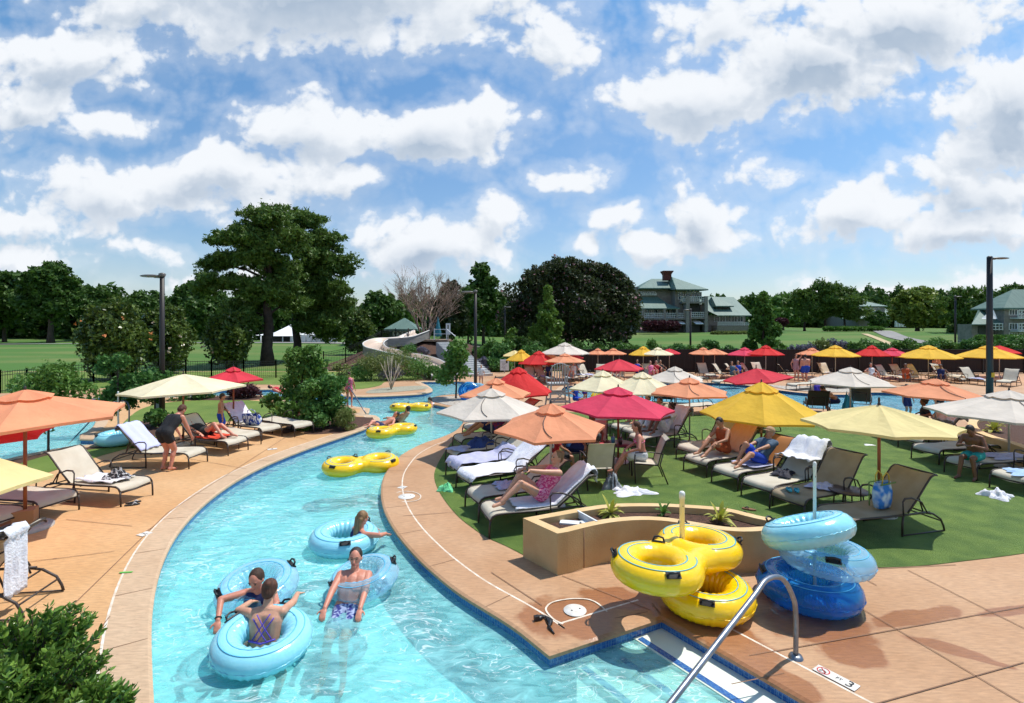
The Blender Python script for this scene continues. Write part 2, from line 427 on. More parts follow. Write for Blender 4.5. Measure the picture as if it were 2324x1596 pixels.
# ================================================================ ground materials
def deck_material(name, c1, c2, wet=None, joints=None, rough=.75):
    m = bpy.data.materials.new(name); m.use_nodes = True; nt = m.node_tree; L = nt.links.new; b = nt.nodes['Principled BSDF']
    tc = nn(nt, 'ShaderNodeTexCoord'); O = tc.outputs['Object']
    n1 = nn(nt, 'ShaderNodeTexNoise'); n1.inputs['Scale'].default_value = .55; n1.inputs['Detail'].default_value = 8; n1.inputs['Roughness'].default_value = .62; L(O, n1.inputs['Vector'])
    mp = nn(nt, 'ShaderNodeMapping'); mp.inputs['Scale'].default_value = (1, 5, 1); mp.inputs['Rotation'].default_value = (0, 0, .25); L(O, mp.inputs['Vector'])
    n2 = nn(nt, 'ShaderNodeTexNoise'); n2.inputs['Scale'].default_value = 7; n2.inputs['Detail'].default_value = 6; L(mp.outputs[0], n2.inputs['Vector'])
    r1 = nn(nt, 'ShaderNodeMapRange'); L(n1.outputs['Fac'], r1.inputs[0]); r1.inputs[1].default_value = .32; r1.inputs[2].default_value = .68
    a = nn(nt, 'ShaderNodeMix'); a.data_type = 'RGBA'; L(r1.outputs[0], a.inputs[0]); a.inputs[6].default_value = rgba(c1); a.inputs[7].default_value = rgba(c2)
    d = nn(nt, 'ShaderNodeMix'); d.data_type = 'RGBA'; d.blend_type = 'MULTIPLY'; d.inputs[0].default_value = .8; L(a.outputs[2], d.inputs[6])
    r2 = nn(nt, 'ShaderNodeMapRange'); L(n2.outputs['Fac'], r2.inputs[0]); r2.inputs[1].default_value = .25; r2.inputs[2].default_value = .75; r2.inputs[3].default_value = .72; r2.inputs[4].default_value = 1.18
    L(r2.outputs[0], d.inputs[7]); last = d.outputs[2]
    # small dark specks and scuffs
    n4 = nn(nt, 'ShaderNodeTexNoise'); n4.inputs['Scale'].default_value = 26; n4.inputs['Detail'].default_value = 4; L(O, n4.inputs['Vector'])
    r4 = nn(nt, 'ShaderNodeMapRange'); L(n4.outputs['Fac'], r4.inputs[0]); r4.inputs[1].default_value = .62; r4.inputs[2].default_value = .72; r4.inputs[4].default_value = .35
    e = nn(nt, 'ShaderNodeMix'); e.data_type = 'RGBA'; L(r4.outputs[0], e.inputs[0]); L(last, e.inputs[6]); e.inputs[7].default_value = rgba([c * .55 for c in c1]); last = e.outputs[2]
    rsock = None
    if wet:
        def M(op, x, y=None, clamp=False):
            n = nt.nodes.new('ShaderNodeMath'); n.operation = op; n.use_clamp = clamp
            for i, q in enumerate((x, y)):
                if q is None: continue
                if isinstance(q, (int, float)): n.inputs[i].default_value = q
                else: L(q, n.inputs[i])
            return n.outputs[0]
        nw = nn(nt, 'ShaderNodeTexNoise'); nw.inputs['Scale'].default_value = 2.4; nw.inputs['Detail'].default_value = 6; L(O, nw.inputs['Vector'])
        acc = None
        for (x, y, rx, ry, rot) in wet:
            q = nn(nt, 'ShaderNodeMapping'); q.vector_type = 'TEXTURE'; q.inputs['Location'].default_value = (x, y, 0); q.inputs['Rotation'].default_value = (0, 0, rot); q.inputs['Scale'].default_value = (rx, ry, 1)
            L(O, q.inputs['Vector']); s2 = nn(nt, 'ShaderNodeVectorMath'); s2.operation = 'LENGTH'; L(q.outputs[0], s2.inputs[0])
            k = M('SUBTRACT', 1.0, s2.outputs['Value']); acc = k if acc is None else M('MAXIMUM', acc, k)
        k = M('ADD', acc, M('MULTIPLY', M('SUBTRACT', nw.outputs['Fac'], .5), 1.3))
        wr = nn(nt, 'ShaderNodeMapRange'); L(k, wr.inputs[0]); wr.inputs[1].default_value = .0; wr.inputs[2].default_value = .2; wr.inputs[4].default_value = .85
        f = nn(nt, 'ShaderNodeMix'); f.data_type = 'RGBA'; f.blend_type = 'MULTIPLY'; L(wr.outputs[0], f.inputs[0]); L(last, f.inputs[6]); f.inputs[7].default_value = (.68, .47, .34, 1); last = f.outputs[2]
        rr = nn(nt, 'ShaderNodeMapRange'); L(wr.outputs[0], rr.inputs[0]); rr.inputs[3].default_value = rough; rr.inputs[4].default_value = .24; L(rr.outputs[0], b.inputs['Roughness'])
    else: b.inputs['Roughness'].default_value = rough
    L(last, b.inputs['Base Color'])
    bp = nn(nt, 'ShaderNodeBump'); bp.inputs['Strength'].default_value = .25; bp.inputs['Distance'].default_value = .01
    n3 = nn(nt, 'ShaderNodeTexNoise'); n3.inputs['Scale'].default_value = 60; L(O, n3.inputs['Vector']); L(n3.outputs['Fac'], bp.inputs['Height']); L(bp.outputs[0], b.inputs['Normal'])
    return m
wetspots = []
for (px, py, rx, ry, rot) in [(1290, 1400, .62, .55, .2), (1400, 1360, .55, .3, -.3), (1650, 1440, .7, .28, -.9), (1860, 1420, .75, .45, 0), (2080, 1400, .8, .17, .25), (2300, 1385, .6, .1, .2),
                              (2150, 1470, .45, .13, -.6), (1700, 1500, .55, .22, -.95), (1930, 1480, .4, .3, 0), (1560, 1415, .5, .25, -.8), (1780, 1545, .4, .18, -.95), (2240, 1500, .3, .06, -.6)]:
    p = G(px, py); wetspots.append((p.x, p.y, rx, ry, rot))
m_deckR = deck_material('deck_concrete', (.42, .225, .11), (.52, .315, .18), wetspots)
m_deckL = deck_material('island_concrete', (.54, .295, .125), (.64, .385, .19))
m_cope = deck_material('coping_concrete', (.50, .33, .20), (.60, .43, .28))
m_line = mat('line_paint', (.78, .70, .60), .7, (.6, .48, .36), 9)
m_joint = mat('joint_dark', (.24, .13, .075), .9)
m_turf = mat('turf', (.065, .135, .015), .85, (.15, .235, .035), 2.2, bump=1.0, bscale=90, detail=9, contrast=(.3, .7), bdist=.03)
m_lawn = mat('lawn_grass', (.09, .155, .018), .9, (.16, .22, .035), .9, bump=.8, bscale=40, detail=9, contrast=(.3, .7))
m_mulch = mat('mulch', (.045, .02, .012), .95, (.11, .05, .03), 25, bump=1, bscale=50, detail=6)
m_rock = mat('river_stone', (.30, .25, .20), .9, (.55, .50, .43), 9, bump=1.0, bscale=14, bdist=.06, detail=3)

# ================================================================ outlines of land and water
def Gs(L): return [G(x, y) for x, y in L]
V3 = lambda x, y: Vector((x, y, 0))
rightbank = catmull(Gs([(998, 866), (1050, 866), (1062, 873), (1060, 884), (1050, 893), (1010, 897), (985, 901), (974, 908), (976, 915), (1000, 920), (1035, 928), (1051, 939), (1054, 951), (1050, 962), (1034, 978), (1001, 993), (968, 1004), (940, 1016), (913, 1032), (893, 1052), (876, 1075), (868, 1100), (868, 1130), (877, 1163), (899, 1203), (933, 1245), (975, 1287), (1046, 1344), (1162, 1416), (1248, 1483)]), 4)
cA, cB = G(1248, 1483), G(1502, 1400)
dirS = (G(1782, 1561) - cB).normalized()
rb_end = cB + dirS * 7.0
rightbank = rightbank + [cB, rb_end]
farbank = catmull(Gs([(-400, 985), (-200, 955), (0, 932), (120, 915), (212, 903), (300, 893), (450, 887), (586, 884), (643, 884), (740, 890), (804, 900), (930, 896), (969, 891), (981, 885), (969, 874), (955, 867), (998, 866)]), 4)
mainbank = catmull([V3(-.6, .5), V3(-1.8, 2.6)] + Gs([(343, 1660), (340, 1540), (338, 1450), (341, 1385), (352, 1320), (372, 1260), (400, 1210), (440, 1163), (490, 1120), (550, 1081), (620, 1047), (700, 1016), (780, 989), (828, 972), (853, 960), (861, 950), (852, 943)]), 4)
backbank = Gs([(852, 943), (822, 940), (836, 937), (838, 927), (800, 922), (770, 916), (720, 912), (680, 914), (655, 911), (643, 901)]) + catmull(Gs([(586, 897), (450, 900), (330, 905), (262, 915), (240, 930), (222, 950), (214, 966), (200, 978)]), 4) + Gs([(183, 986), (183, 996), (228, 998), (230, 1008)]) + catmull(Gs([(160, 1013), (92, 1025), (0, 1046), (-200, 1100), (-400, 1180)]), 3)
island = mainbank + backbank[1:] + [V3(-45, 10), V3(-45, .5)]
river = farbank + rightbank[1:] + [V3(rb_end.x, .5), V3(-.6, .5)] + mainbank[1:] + backbank[1:] + [V3(-45, 10), V3(-45, 17)]
mpool = catmull(Gs([(1262, 885), (1286, 875), (1400, 870), (1520, 868), (1610, 868), (1700, 874), (1782, 886), (1852, 893), (1931, 894), (1959, 890), (2015, 890), (2225, 896), (2420, 902), (2520, 935), (2500, 972), (2330, 960), (2208, 950), (2083, 942), (1908, 933), (1800, 926), (1620, 918), (1450, 913), (1309, 906), (1262, 896)]), 4, True)
RECT = [V3(-45, .5), V3(48, .5), V3(48, 40), V3(-45, 40)]
def not_water(x, y): return not inpoly(x, y, river) and not inpoly(x, y, mpool)
o = sheet('pool_deck', [RECT, river, mpool, island], lambda x, y: not_water(x, y) and not inpoly(x, y, island), 0, m_deckR); tag(o, kind='structure')
o = sheet('island_deck', [island], lambda x, y: inpoly(x, y, island), 0, m_deckL); tag(o, kind='structure')
# pool basins
m_plaster = mat('pool_plaster', (.30, .74, .80), .7, (.38, .82, .86), 1.2, detail=4)
m_tile = bpy.data.materials.new('blue_mosaic'); m_tile.use_nodes = True
def tile_nodes():
    nt = m_tile.node_tree; L = nt.links.new; b = nt.nodes['Principled BSDF']; tc = nn(nt, 'ShaderNodeTexCoord')
    vo = nn(nt, 'ShaderNodeTexVoronoi'); vo.inputs['Scale'].default_value = 30; vo.inputs['Randomness'].default_value = 0.15; vo.distance = 'CHEBYCHEV'
    L(tc.outputs['Object'], vo.inputs['Vector'])
    mx = nn(nt, 'ShaderNodeMix'); mx.data_type = 'RGBA'; L(vo.outputs['Color'], mx.inputs[0]); mx.inputs[6].default_value = (.015, .07, .28, 1); mx.inputs[7].default_value = (.04, .16, .42, 1)
    r = nn(nt, 'ShaderNodeMapRange'); L(vo.outputs['Distance'], r.inputs[0]); r.inputs[1].default_value = .42; r.inputs[2].default_value = .5
    m2 = nn(nt, 'ShaderNodeMix'); m2.data_type = 'RGBA'; L(r.outputs[0], m2.inputs[0]); L(mx.outputs[2], m2.inputs[6]); m2.inputs[7].default_value = (.12, .25, .42, 1)
    L(m2.outputs[2], b.inputs['Base Color']); b.inputs['Roughness'].default_value = .2
tile_nodes()
WZ = -.15; FZ = -.85
inr = lambda x, y: inpoly(x, y, river)
inm = lambda x, y: inpoly(x, y, mpool)
o = sheet('river_floor', [river], inr, FZ, m_plaster); tag(o, kind='structure')
o = sheet('main_pool_floor', [mpool], inm, FZ, mat('main_pool_plaster', (.22, .62, .76), .7, (.30, .7, .8), 1.2)); tag(o, kind='structure')
def edge_kit(line, side, closed=False, cope=True, white=True, name='', cw=.42, cm=None):
    """pool wall, mosaic band, rounded coping and painted line along a bank; side=+1 when the land lies to the left"""
    n = len(line); P = line + [line[0]] if closed else line
    up = lambda L, z: [Vector((p.x, p.y, z)) for p in L]
    b = MB(); b.strip(up(P, -.045), up(P, -.30), 0); b.strip(up(P, -.30), up(P, FZ), 1)
    o = b.build('pool_wall', [m_tile, m_plaster]); tag(o, kind='structure')
    if cope:
        q1 = offset_line(line, -side * .025, closed); q2 = offset_line(line, side * .012, closed); q3 = offset_line(line, side * cw, closed); q4 = offset_line(line, side * (cw + .028), closed)
        if closed: q1, q2, q3, q4 = [q + [q[0]] for q in (q1, q2, q3, q4)]
        b = MB(); b.strip(up(q1, -.05), up(q1, -.012), 0, False); b.strip(up(q1, -.012), up(q2, .008), 0, True); b.strip(up(q2, .008), up(q3, .006), 0)
        b.strip(up(q1, -.05), up(P, -.045), 0)
        o = b.build('pool_coping', [cm or m_cope], fixn=False); tag(o, kind='structure')
        if white:
            b = MB(); b.strip(up(q3, .0065), up(q4, .0065)); o = b.build('painted_line', [m_line]); tag(o, kind='structure')
edge_kit(mainbank, 1)
edge_kit(backbank, 1, white=False, cw=.35)
edge_kit(rightbank[:rightbank.index(cB) + 1], 1, cm=m_deckR)
edge_kit([cB, rb_end], 1, cw=.45, cm=m_deckR)
edge_kit(farbank, 1, white=False, cw=.35)
edge_kit(mpool, -1, True, white=False, cw=.3)
# joints across coping and slabs
b = MB()
def joint(a, c, w=.012, z=.0105):
    a, c = Vector((a.x, a.y, z)), Vector((c.x, c.y, z)); d = (c - a).normalized(); n = Vector((-d.y, d.x, 0)) * w / 2
    b.add([a - n, c - n, c + n, a + n], [(0, 1, 2, 3)])
for line, st in ((mainbank, 5), (rightbank[:-2], 5)):
    q = offset_line(line, .42); q0 = offset_line(line, .01)
    acc = 0
    for i in range(2, len(line) - 1):
        acc += (line[i] - line[i - 1]).length
        if acc > 1.25: joint(q0[i], q[i], .010); acc = 0
for (a, c) in [((1276, 1308), (1475, 1386)), ((1115, 1300), (1230, 1375)), ((1875, 1335), (2324, 1600)), ((1700, 1490), (2324, 1378)), ((1950, 1610), (2324, 1505)), ((2060, 1295), (2330, 1430)), ((1770, 1210), (1990, 1330)),
               ((1900, 1296), (2170, 1283)), ((1500, 1395), (1480, 1370)), ((915, 1172), (1035, 1163)), ((1395, 1405), (1470, 1390)), ((1660, 1555), (1780, 1530))]:
    joint(G(*a), G(*c), .013)
for (a, c) in [((145, 1395), (380, 1165)), ((380, 1165), (700, 960)), ((120, 1270), (260, 1252)), ((0, 1285), (130, 1268)), ((300, 1195), (150, 1180)), ((560, 1065), (420, 1040)), ((330, 1208), (350, 1195)), ((700, 1000), (610, 975)), ((250, 1400), (90, 1600))]:
    joint(G(*a), G(*c), .012)
o = b.build('slab_joints', [m_joint]); tag(o, kind='structure')
# ---- water
def water_material(name, tint, milk, mcol, scale, bstr):
    m = bpy.data.materials.new(name); m.use_nodes = True; nt = m.node_tree; L = nt.links.new
    nt.nodes.remove(nt.nodes['Principled BSDF']); out = nt.nodes['Material Output']
    tc = nn(nt, 'ShaderNodeTexCoord'); O = tc.outputs['Object']
    wn = nn(nt, 'ShaderNodeTexNoise'); wn.inputs['Scale'].default_value = 1.3; wn.inputs['Detail'].default_value = 2; L(O, wn.inputs['Vector'])
    wa = nn(nt, 'ShaderNodeVectorMath'); wa.operation = 'MULTIPLY_ADD'; L(wn.outputs['Color'], wa.inputs[0]); wa.inputs[1].default_value = (.55, .55, 0); L(O, wa.inputs[2])
    mp = nn(nt, 'ShaderNodeMapping'); mp.inputs['Scale'].default_value = (1.0, 2.3, 1); mp.inputs['Rotation'].default_value = (0, 0, -.45); L(wa.outputs[0], mp.inputs['Vector'])
    n1 = nn(nt, 'ShaderNodeTexNoise'); n1.inputs['Scale'].default_value = scale; n1.inputs['Detail'].default_value = 6; n1.inputs['Roughness'].default_value = .62; n1.inputs['Distortion'].default_value = .6; L(mp.outputs[0], n1.inputs['Vector'])
    bp = nn(nt, 'ShaderNodeBump'); bp.inputs['Strength'].default_value = bstr; bp.inputs['Distance'].default_value = .12; L(n1.outputs['Fac'], bp.inputs['Height'])
    tr = nn(nt, 'ShaderNodeBsdfTransparent'); tr.inputs['Color'].default_value = rgba(tint)
    gl = nn(nt, 'ShaderNodeBsdfGlossy'); gl.inputs['Roughness'].default_value = .06; gl.inputs['Color'].default_value = (1, 1, 1, 1); L(bp.outputs[0], gl.inputs['Normal'])
    fr = nn(nt, 'ShaderNodeFresnel'); fr.inputs['IOR'].default_value = 1.33; L(bp.outputs[0], fr.inputs['Normal'])
    di = nn(nt, 'ShaderNodeBsdfDiffuse'); di.inputs['Color'].default_value = rgba(mcol)
    # milky patches and pale streaks: painted ripple light together with foam
    mr = nn(nt, 'ShaderNodeMapRange'); L(n1.outputs['Fac'], mr.inputs[0]); mr.inputs[1].default_value = .38; mr.inputs[2].default_value = .68; mr.inputs[3].default_value = milk[0]; mr.inputs[4].default_value = milk[1]
    n3 = nn(nt, 'ShaderNodeTexNoise'); n3.inputs['Scale'].default_value = scale * .9; n3.inputs['Detail'].default_value = 2; n3.inputs['Distortion'].default_value = 1.2; L(mp.outputs[0], n3.inputs['Vector'])
    ab = nt.nodes.new('ShaderNodeMath'); ab.operation = 'SUBTRACT'; L(n3.outputs['Fac'], ab.inputs[0]); ab.inputs[1].default_value = .5
    ab2 = nt.nodes.new('ShaderNodeMath'); ab2.operation = 'ABSOLUTE'; L(ab.outputs[0], ab2.inputs[0])
    n5 = nn(nt, 'ShaderNodeTexNoise'); n5.inputs['Scale'].default_value = .8; n5.inputs['Detail'].default_value = 3; L(O, n5.inputs['Vector'])
    lim = nn(nt, 'ShaderNodeMapRange'); L(n5.outputs['Fac'], lim.inputs[0]); lim.inputs[1].default_value = .45; lim.inputs[2].default_value = .65; lim.inputs[3].default_value = .004; lim.inputs[4].default_value = .045
    st = nn(nt, 'ShaderNodeMapRange'); L(ab2.outputs[0], st.inputs[0]); st.inputs[1].default_value = 0; L(lim.outputs[0], st.inputs[2]); st.inputs[3].default_value = milk[2]; st.inputs[4].default_value = 0
    dw = nn(nt, 'ShaderNodeBsdfDiffuse'); dw.inputs['Color'].default_value = (.85, .93, .93, 1)
    m1 = nn(nt, 'ShaderNodeMixShader'); L(mr.outputs[0], m1.inputs[0]); L(tr.outputs[0], m1.inputs[1]); L(di.outputs[0], m1.inputs[2])
    m3 = nn(nt, 'ShaderNodeMixShader'); L(st.outputs[0], m3.inputs[0]); L(m1.outputs[0], m3.inputs[1]); L(dw.outputs[0], m3.inputs[2])
    m2 = nn(nt, 'ShaderNodeMixShader'); L(fr.outputs[0], m2.inputs[0]); L(m3.outputs[0], m2.inputs[1]); L(gl.outputs[0], m2.inputs[2])
    L(m2.outputs[0], out.inputs['Surface']); return m
m_water = water_material('river_water', (.70, .97, .96), (.26, .60, .5), (.34, .80, .80), 3.4, .34)
m_water2 = water_material('pool_water', (.6, .9, .97), (.3, .6, .5), (.26, .70, .84), 3.4, .5)
tag(sheet('river_water', [river], inr, WZ, m_water), kind='structure')
tag(sheet('main_pool_water', [mpool], inm, WZ, m_water2), kind='structure')
# ---- turf, lawns, beds (sheets 4-8 mm above)
turf = catmull(Gs([(1076, 941), (1068, 960), (1045, 985), (1022, 1008), (1003, 1036), (988, 1066), (986, 1087), (994, 1111), (1012, 1140), (1040, 1173), (1078, 1203), (1110, 1223), (1148, 1240), (1195, 1264)]), 4) + \
       Gs([(1300, 1275), (1600, 1262), (1740, 1262)]) + catmull(Gs([(1800, 1285), (1975, 1289), (2082, 1286), (2199, 1273), (2324, 1257), (2520, 1225), (2800, 1170)]), 4) + \
       Gs([(2800, 1010), (2500, 1000)]) + catmull(Gs([(2330, 985), (2210, 972), (2100, 964), (1980, 964), (1820, 956), (1700, 950), (1586, 942), (1400, 937), (1250, 936), (1120, 933)]), 3)
tag(sheet('artificial_turf', [turf], lambda x, y: inpoly(x, y, turf), .008, m_turf), kind='structure')
def patch(name, pts, m, z=.008, sub=4):
    P = catmull(Gs(pts), sub, True); tag(sheet(name, [P], lambda x, y: inpoly(x, y, P), z, m), kind='structure'); return P
# lawn in the middle of the island, planting beds round it
patch('island_lawn', [(-300, 1160), (-60, 1115), (70, 1085), (150, 1060), (230, 1035), (300, 1015), (360, 990), (420, 965), (560, 954), (640, 945), (690, 940), (660, 925), (600, 912), (520, 908), (400, 912), (330, 925), (290, 950), (262, 985), (240, 1012), (150, 1025), (0, 1060), (-200, 1110)], m_lawn)
patch('island_lawn', [(690, 985), (720, 968), (800, 955), (845, 948), (835, 958), (800, 974), (750, 984)], m_mulch, .009)
patch('planting_bed', [(0, 1068), (60, 1048), (130, 1030), (230, 1018), (300, 1010), (330, 1000), (380, 980), (400, 968), (330, 955), (268, 985), (240, 1012), (150, 1020), (90, 1031), (0, 1052), (-150, 1090), (-150, 1105)], m_mulch, .012)
patch('planting_bed', [(640, 985), (700, 975), (760, 985), (800, 976), (838, 962), (846, 950), (800, 946), (740, 940), (700, 948), (660, 962)], m_mulch, .013)
patch('planting_bed', [(440, 908), (560, 909), (605, 903), (560, 899), (440, 902)], m_mulch, .012)
patch('planting_bed', [(835, 893), (900, 890), (960, 884), (972, 880), (950, 876), (880, 880), (840, 886)], mat('gravel_bed', (.22, .2, .14), .9, (.42, .40, .3), 30, bump=.6, bscale=40), .012)
patch('far_bank_lawn', [(-900, 905), (0, 893), (300, 878), (560, 873), (690, 876), (800, 884), (860, 876), (880, 866), (960, 860), (900, 846), (700, 844), (300, 844), (-200, 844), (-900, 850)], m_lawn)
patch('pebble_border', [(1782, 884), (1850, 890), (1931, 891), (1962, 886), (1930, 878), (1850, 876), (1790, 877), (1745, 874)], m_rock, .016)
patch('pebble_border', [(978, 909), (990, 914), (1030, 922), (1060, 915), (1063, 900), (1010, 901), (986, 904)], m_rock, .016)
# ---- terrain beyond the deck
def sstep(a, b, x):
    t = min(1, max(0, (x - a) / (b - a))); return t * t * (3 - 2 * t)
def hgt(x, y):
    z = 0.0
    z += 2.2 * sstep(52, 95, y) * sstep(-2, 16, x) * (1 - .3 * sstep(60, 110, x))
    z += 1.9 * sstep(95, 300, y) * sstep(-2, 16, x)
    m = math.hypot((x + 8.5) / 9.0, (y - 51) / 10.8)
    z += 2.0 * (1 - sstep(.25, 1.0, m))
    z += .35 * math.sin(x * .045 + 1) * math.sin(y * .06) * sstep(42, 70, y)
    z += .6 * sstep(60, 100, y) * (1 - sstep(-10, 0, x)) * sstep(-70, -20, x)
    return z - .012
def terrain():
    xs = sorted(set([-900, -600, -400, -300, -220, -160, -120, -90, -70] + [x for x in range(-56, 60, 2)] + [-45, 48, 70, 90, 120, 160, 220, 300, 400, 600, 900]))
    ys = sorted(set([-60, -20, .5, 10, 20, 30, 36] + [40 + i * 1.5 for i in range(30)] + list(range(86, 160, 4)) + [170, 190, 220, 260, 320, 400, 520, 700, 1000, 1500]))
    b = MB(); V = [(x, y, hgt(x, y)) for y in ys for x in xs]; nx = len(xs); F = []
    for j in range(len(ys) - 1):
        for i in range(nx - 1):
            if xs[i] >= -45 and xs[i + 1] <= 48 and ys[j] >= .5 and ys[j + 1] <= 40: continue
            F.append((j * nx + i, j * nx + i + 1, (j + 1) * nx + i + 1, (j + 1) * nx + i))
    b.add(V, F, 0, True)
    m = mat('golf_grass', (.055, .14, .012), .95, (.15, .175, .04), .07, bump=.5, bscale=8, detail=6, contrast=(.46, .7), stretch=(.5, 2.2, 1))
    tag(b.build('terrain', [m]), kind='structure')
terrain()

def slope_patch(name, poly, m, dz=.05):
    P = catmull([V3(x, y) for x, y in poly], 4, True); xs = [p.x for p in P]; ys = [p.y for p in P]; ex = []
    x = min(xs)
    while x < max(xs):
        y = min(ys)
        while y < max(ys):
            if inpoly(x, y, P): ex.append((x, y))
            y += 1.0
        x += 1.0
    tag(sheet(name, [P], lambda x, y: inpoly(x, y, P), 0, m, ex, lambda x, y: hgt(x, y) + dz), kind='structure')
slope_patch('slope_bed', [(-14.5, 40.6), (-16, 46), (-14, 52), (-8, 55), (-2, 54), (0, 49), (-1, 43), (-2, 40.7)], m_mulch, .07)
slope_patch('slope_bed', [(0, 40.6), (0, 44), (6, 47), (20, 46), (34, 46.5), (47, 46), (47.5, 40.6)], m_mulch, .06)
# ================================================================ fabrics, metals, plastics
def fabric(name, c, tr=.25): return mat(name, c, .85, [x * .84 for x in c], 1.4, transl=tr, bump=.5, bscale=4.5, bdist=.05)
F = {'cream': fabric('cream_canvas', (.97, .86, .58), .25), 'beige': fabric('beige_canvas', (.78, .69, .59), .2), 'orange': fabric('coral_canvas', (.98, .40, .21), .32), 'red': fabric('crimson_canvas', (.82, .045, .075), .32),
     'pink': fabric('raspberry_canvas', (.84, .055, .13), .32), 'scarlet': fabric('scarlet_canvas', (.82, .03, .03), .32), 'yellow': fabric('golden_canvas', (.98, .60, .05), .32), 'pale': fabric('pale_yellow_canvas', (.92, .76, .36), .28), 'teal': fabric('teal_canvas', (.05, .25, .32))}
m_wood = mat('stained_wood_pole', (.34, .10, .03), .5, (.22, .06, .02), 12, stretch=(1, 1, .2))
m_pole = mat('pale_metal_pole', (.45, .42, .38), .4, metal=.4)
m_dark = mat('bronze_frame', (.035, .022, .018), .45, (.05, .035, .028), 20)
m_black = mat('black_plastic', (.012, .012, .014), .4)
m_white = mat('white_plastic', (.75, .75, .72), .45)
m_steel = mat('brushed_steel', (.20, .22, .26), .42, (.30, .32, .36), 7, metal=.9, bump=.05)
m_sling = mat('cream_sling', (.70, .64, .52), .75, (.60, .53, .41), 3, transl=.18, bump=.2, bscale=200)
m_towel = mat('white_towel', (.80, .80, .84), .95, (.68, .69, .76), 7, bump=.8, bscale=40, bdist=.02)
m_base = mat('umbrella_base_stone', (.35, .33, .31), .8, (.5, .47, .43), 8)
m_side = mat('bronze_table', (.06, .03, .028), .4)
def umbrella(label, colour, top, base, w, rim, pole='metal', sides=6, vent=True, tilt=(0, 0), group='poolside umbrellas', rz=None, small=False, sag=.09):
    g = G(*base); Y = g.y; X = (top[0] - CX) * Y / FL
    zt = H - (top[1] - HZ) * Y / FL; zr = H - (rim - HZ) * Y / FL; R = w / 2 * Y / FL
    zr = min(zr, zt - .22 * R)
    t = thing('umbrella', label, 'umbrella', (X, Y, 0), random.uniform(0, 1) if rz is None else rz, group)
    b = MB(); b.tube([(0, 0, .02), (0, 0, zt + .02)], .028 if pole == 'wood' else .024, 8); b.build('pole', m_wood if pole == 'wood' else m_pole, t)
    n = sides; NR = 6; NL = 4
    def surf(u, ang, scal=0.0):
        k = ang * n / (2 * PI); fr = k - math.floor(k)
        mid = 4 * fr * (1 - fr)
        rr = R * u * (math.cos(PI / n) / math.cos((fr - .5) * 2 * PI / n)) * (1 - .05 * mid * u * u)
        z = zt - (zt - zr) * (u ** 1.12) - sag * mid * u * (1 - u) * 2.0
        return Vector((rr * math.cos(ang), rr * math.sin(ang), z))
    u0 = .2 if vent else 0.0
    vs = []; fs = []; A = n * NL
    for j in range(NR + 1):
        u = (.19 + (1 - .19) * j / NR) if vent else max(.015, j / NR)
        for i in range(A): vs.append(surf(u, 2 * PI * i / A))
    for i in range(A): p = surf(1.0, 2 * PI * i / A); vs.append(Vector((p.x * .995, p.y * .995, p.z - .05)))
    for j in range(NR + 1):
        for i in range(A): i2 = (i + 1) % A; fs.append((j * A + i, (j + 1) * A + i, (j + 1) * A + i2, j * A + i2))
    T = Matrix.Translation((0, 0, zt)) @ Matrix.Rotation(tilt[0], 4, 'X') @ Matrix.Rotation(tilt[1], 4, 'Y') @ Matrix.Translation((0, 0, -zt))
    T = Matrix.Rotation(-t.rotation_euler.z, 4, 'Z') @ T @ Matrix.Rotation(t.rotation_euler.z, 4, 'Z')
    b = MB(); b.add([T @ v for v in vs], fs, 0, False)
    if not vent:
        b.lathe([(.002, zt + .01), (R * .02, zt)], n)
    cn = b.build('canopy', F[colour], t)
    if vent:
        b = MB(); vs = []; fs = []
        for j in range(4):
            u = [.01, .1, .2, .27][j]
            for i in range(A):
                p = surf(u, 2 * PI * i / A); p.z += .085 - .012 * j; vs.append(T @ p)
        for j in range(3):
            for i in range(A): i2 = (i + 1) % A; fs.append((j * A + i, (j + 1) * A + i, (j + 1) * A + i2, j * A + i2))
        b.add(vs, fs); b.build('vent_cap', F[colour], cn)
    if not small:
        for k in range(n):
            b = MB(); a = 2 * PI * k / n
            p = [T @ (surf(u, a + 1e-4) + Vector((0, 0, -.02))) for u in (.03, .5, .99)]
            b.tube(p, .010, 5); q = T @ (surf(.5, a + 1e-4) + Vector((0, 0, -.02))); b.tube([q, T @ Vector((0, 0, zt - .62 * (zt - zr) - .25))], .008, 5)
            b.build('rib', m_wood if pole == 'wood' else m_pole, t)
    if vent and colour in ('beige', 'orange') and group == 'poolside umbrellas':
        a0 = -PI / 2 - t.rotation_euler.z - .35; b = MB(); b.tube([T @ (surf(.30 + .62 * k / 9, a0 + .30 * (k / 9) ** 2) + Vector((0, 0, .02))) for k in range(10)], .009, 5); b.build('cord', m_dark, t)
    b = MB(); b.lathe([(.004, .15), (.018, .13), (.022, .08), (.014, .05), (.03, .02), (.03, 0)], 8, (0, 0, zt)); b.build('finial', m_dark, t)
    b = MB(); b.lathe([(.001, .10), (.04, .10), (.045, .05), (.26, .045), (.29, .02), (.29, .0)], 20); b.build('base', m_base, t)
    return t
U = umbrella
U('cream octagonal umbrella on an orange wooden pole behind the lounger that holds the picture bag', 'pale', (1995, 919), (1995, 1168), 315, 962, 'wood', 8, False, rz=.35)
U('coral umbrella over the woman reading in the pink swimsuit', 'orange', (1250, 925), (1252, 1148), 262, 972, 'metal', 6, True, (math.radians(3), 0), rz=.2)
U('raspberry umbrella over the group seated at the small table', 'pink', (1403, 885), (1400, 1048), 262, 928, 'wood', 6, True, (0, math.radians(2)), rz=.0)
U('beige umbrella with a hanging cord loop, left edge over the river bank', 'beige', (1115, 888), (1117, 1034), 248, 934, 'metal', 6, True, rz=.1)
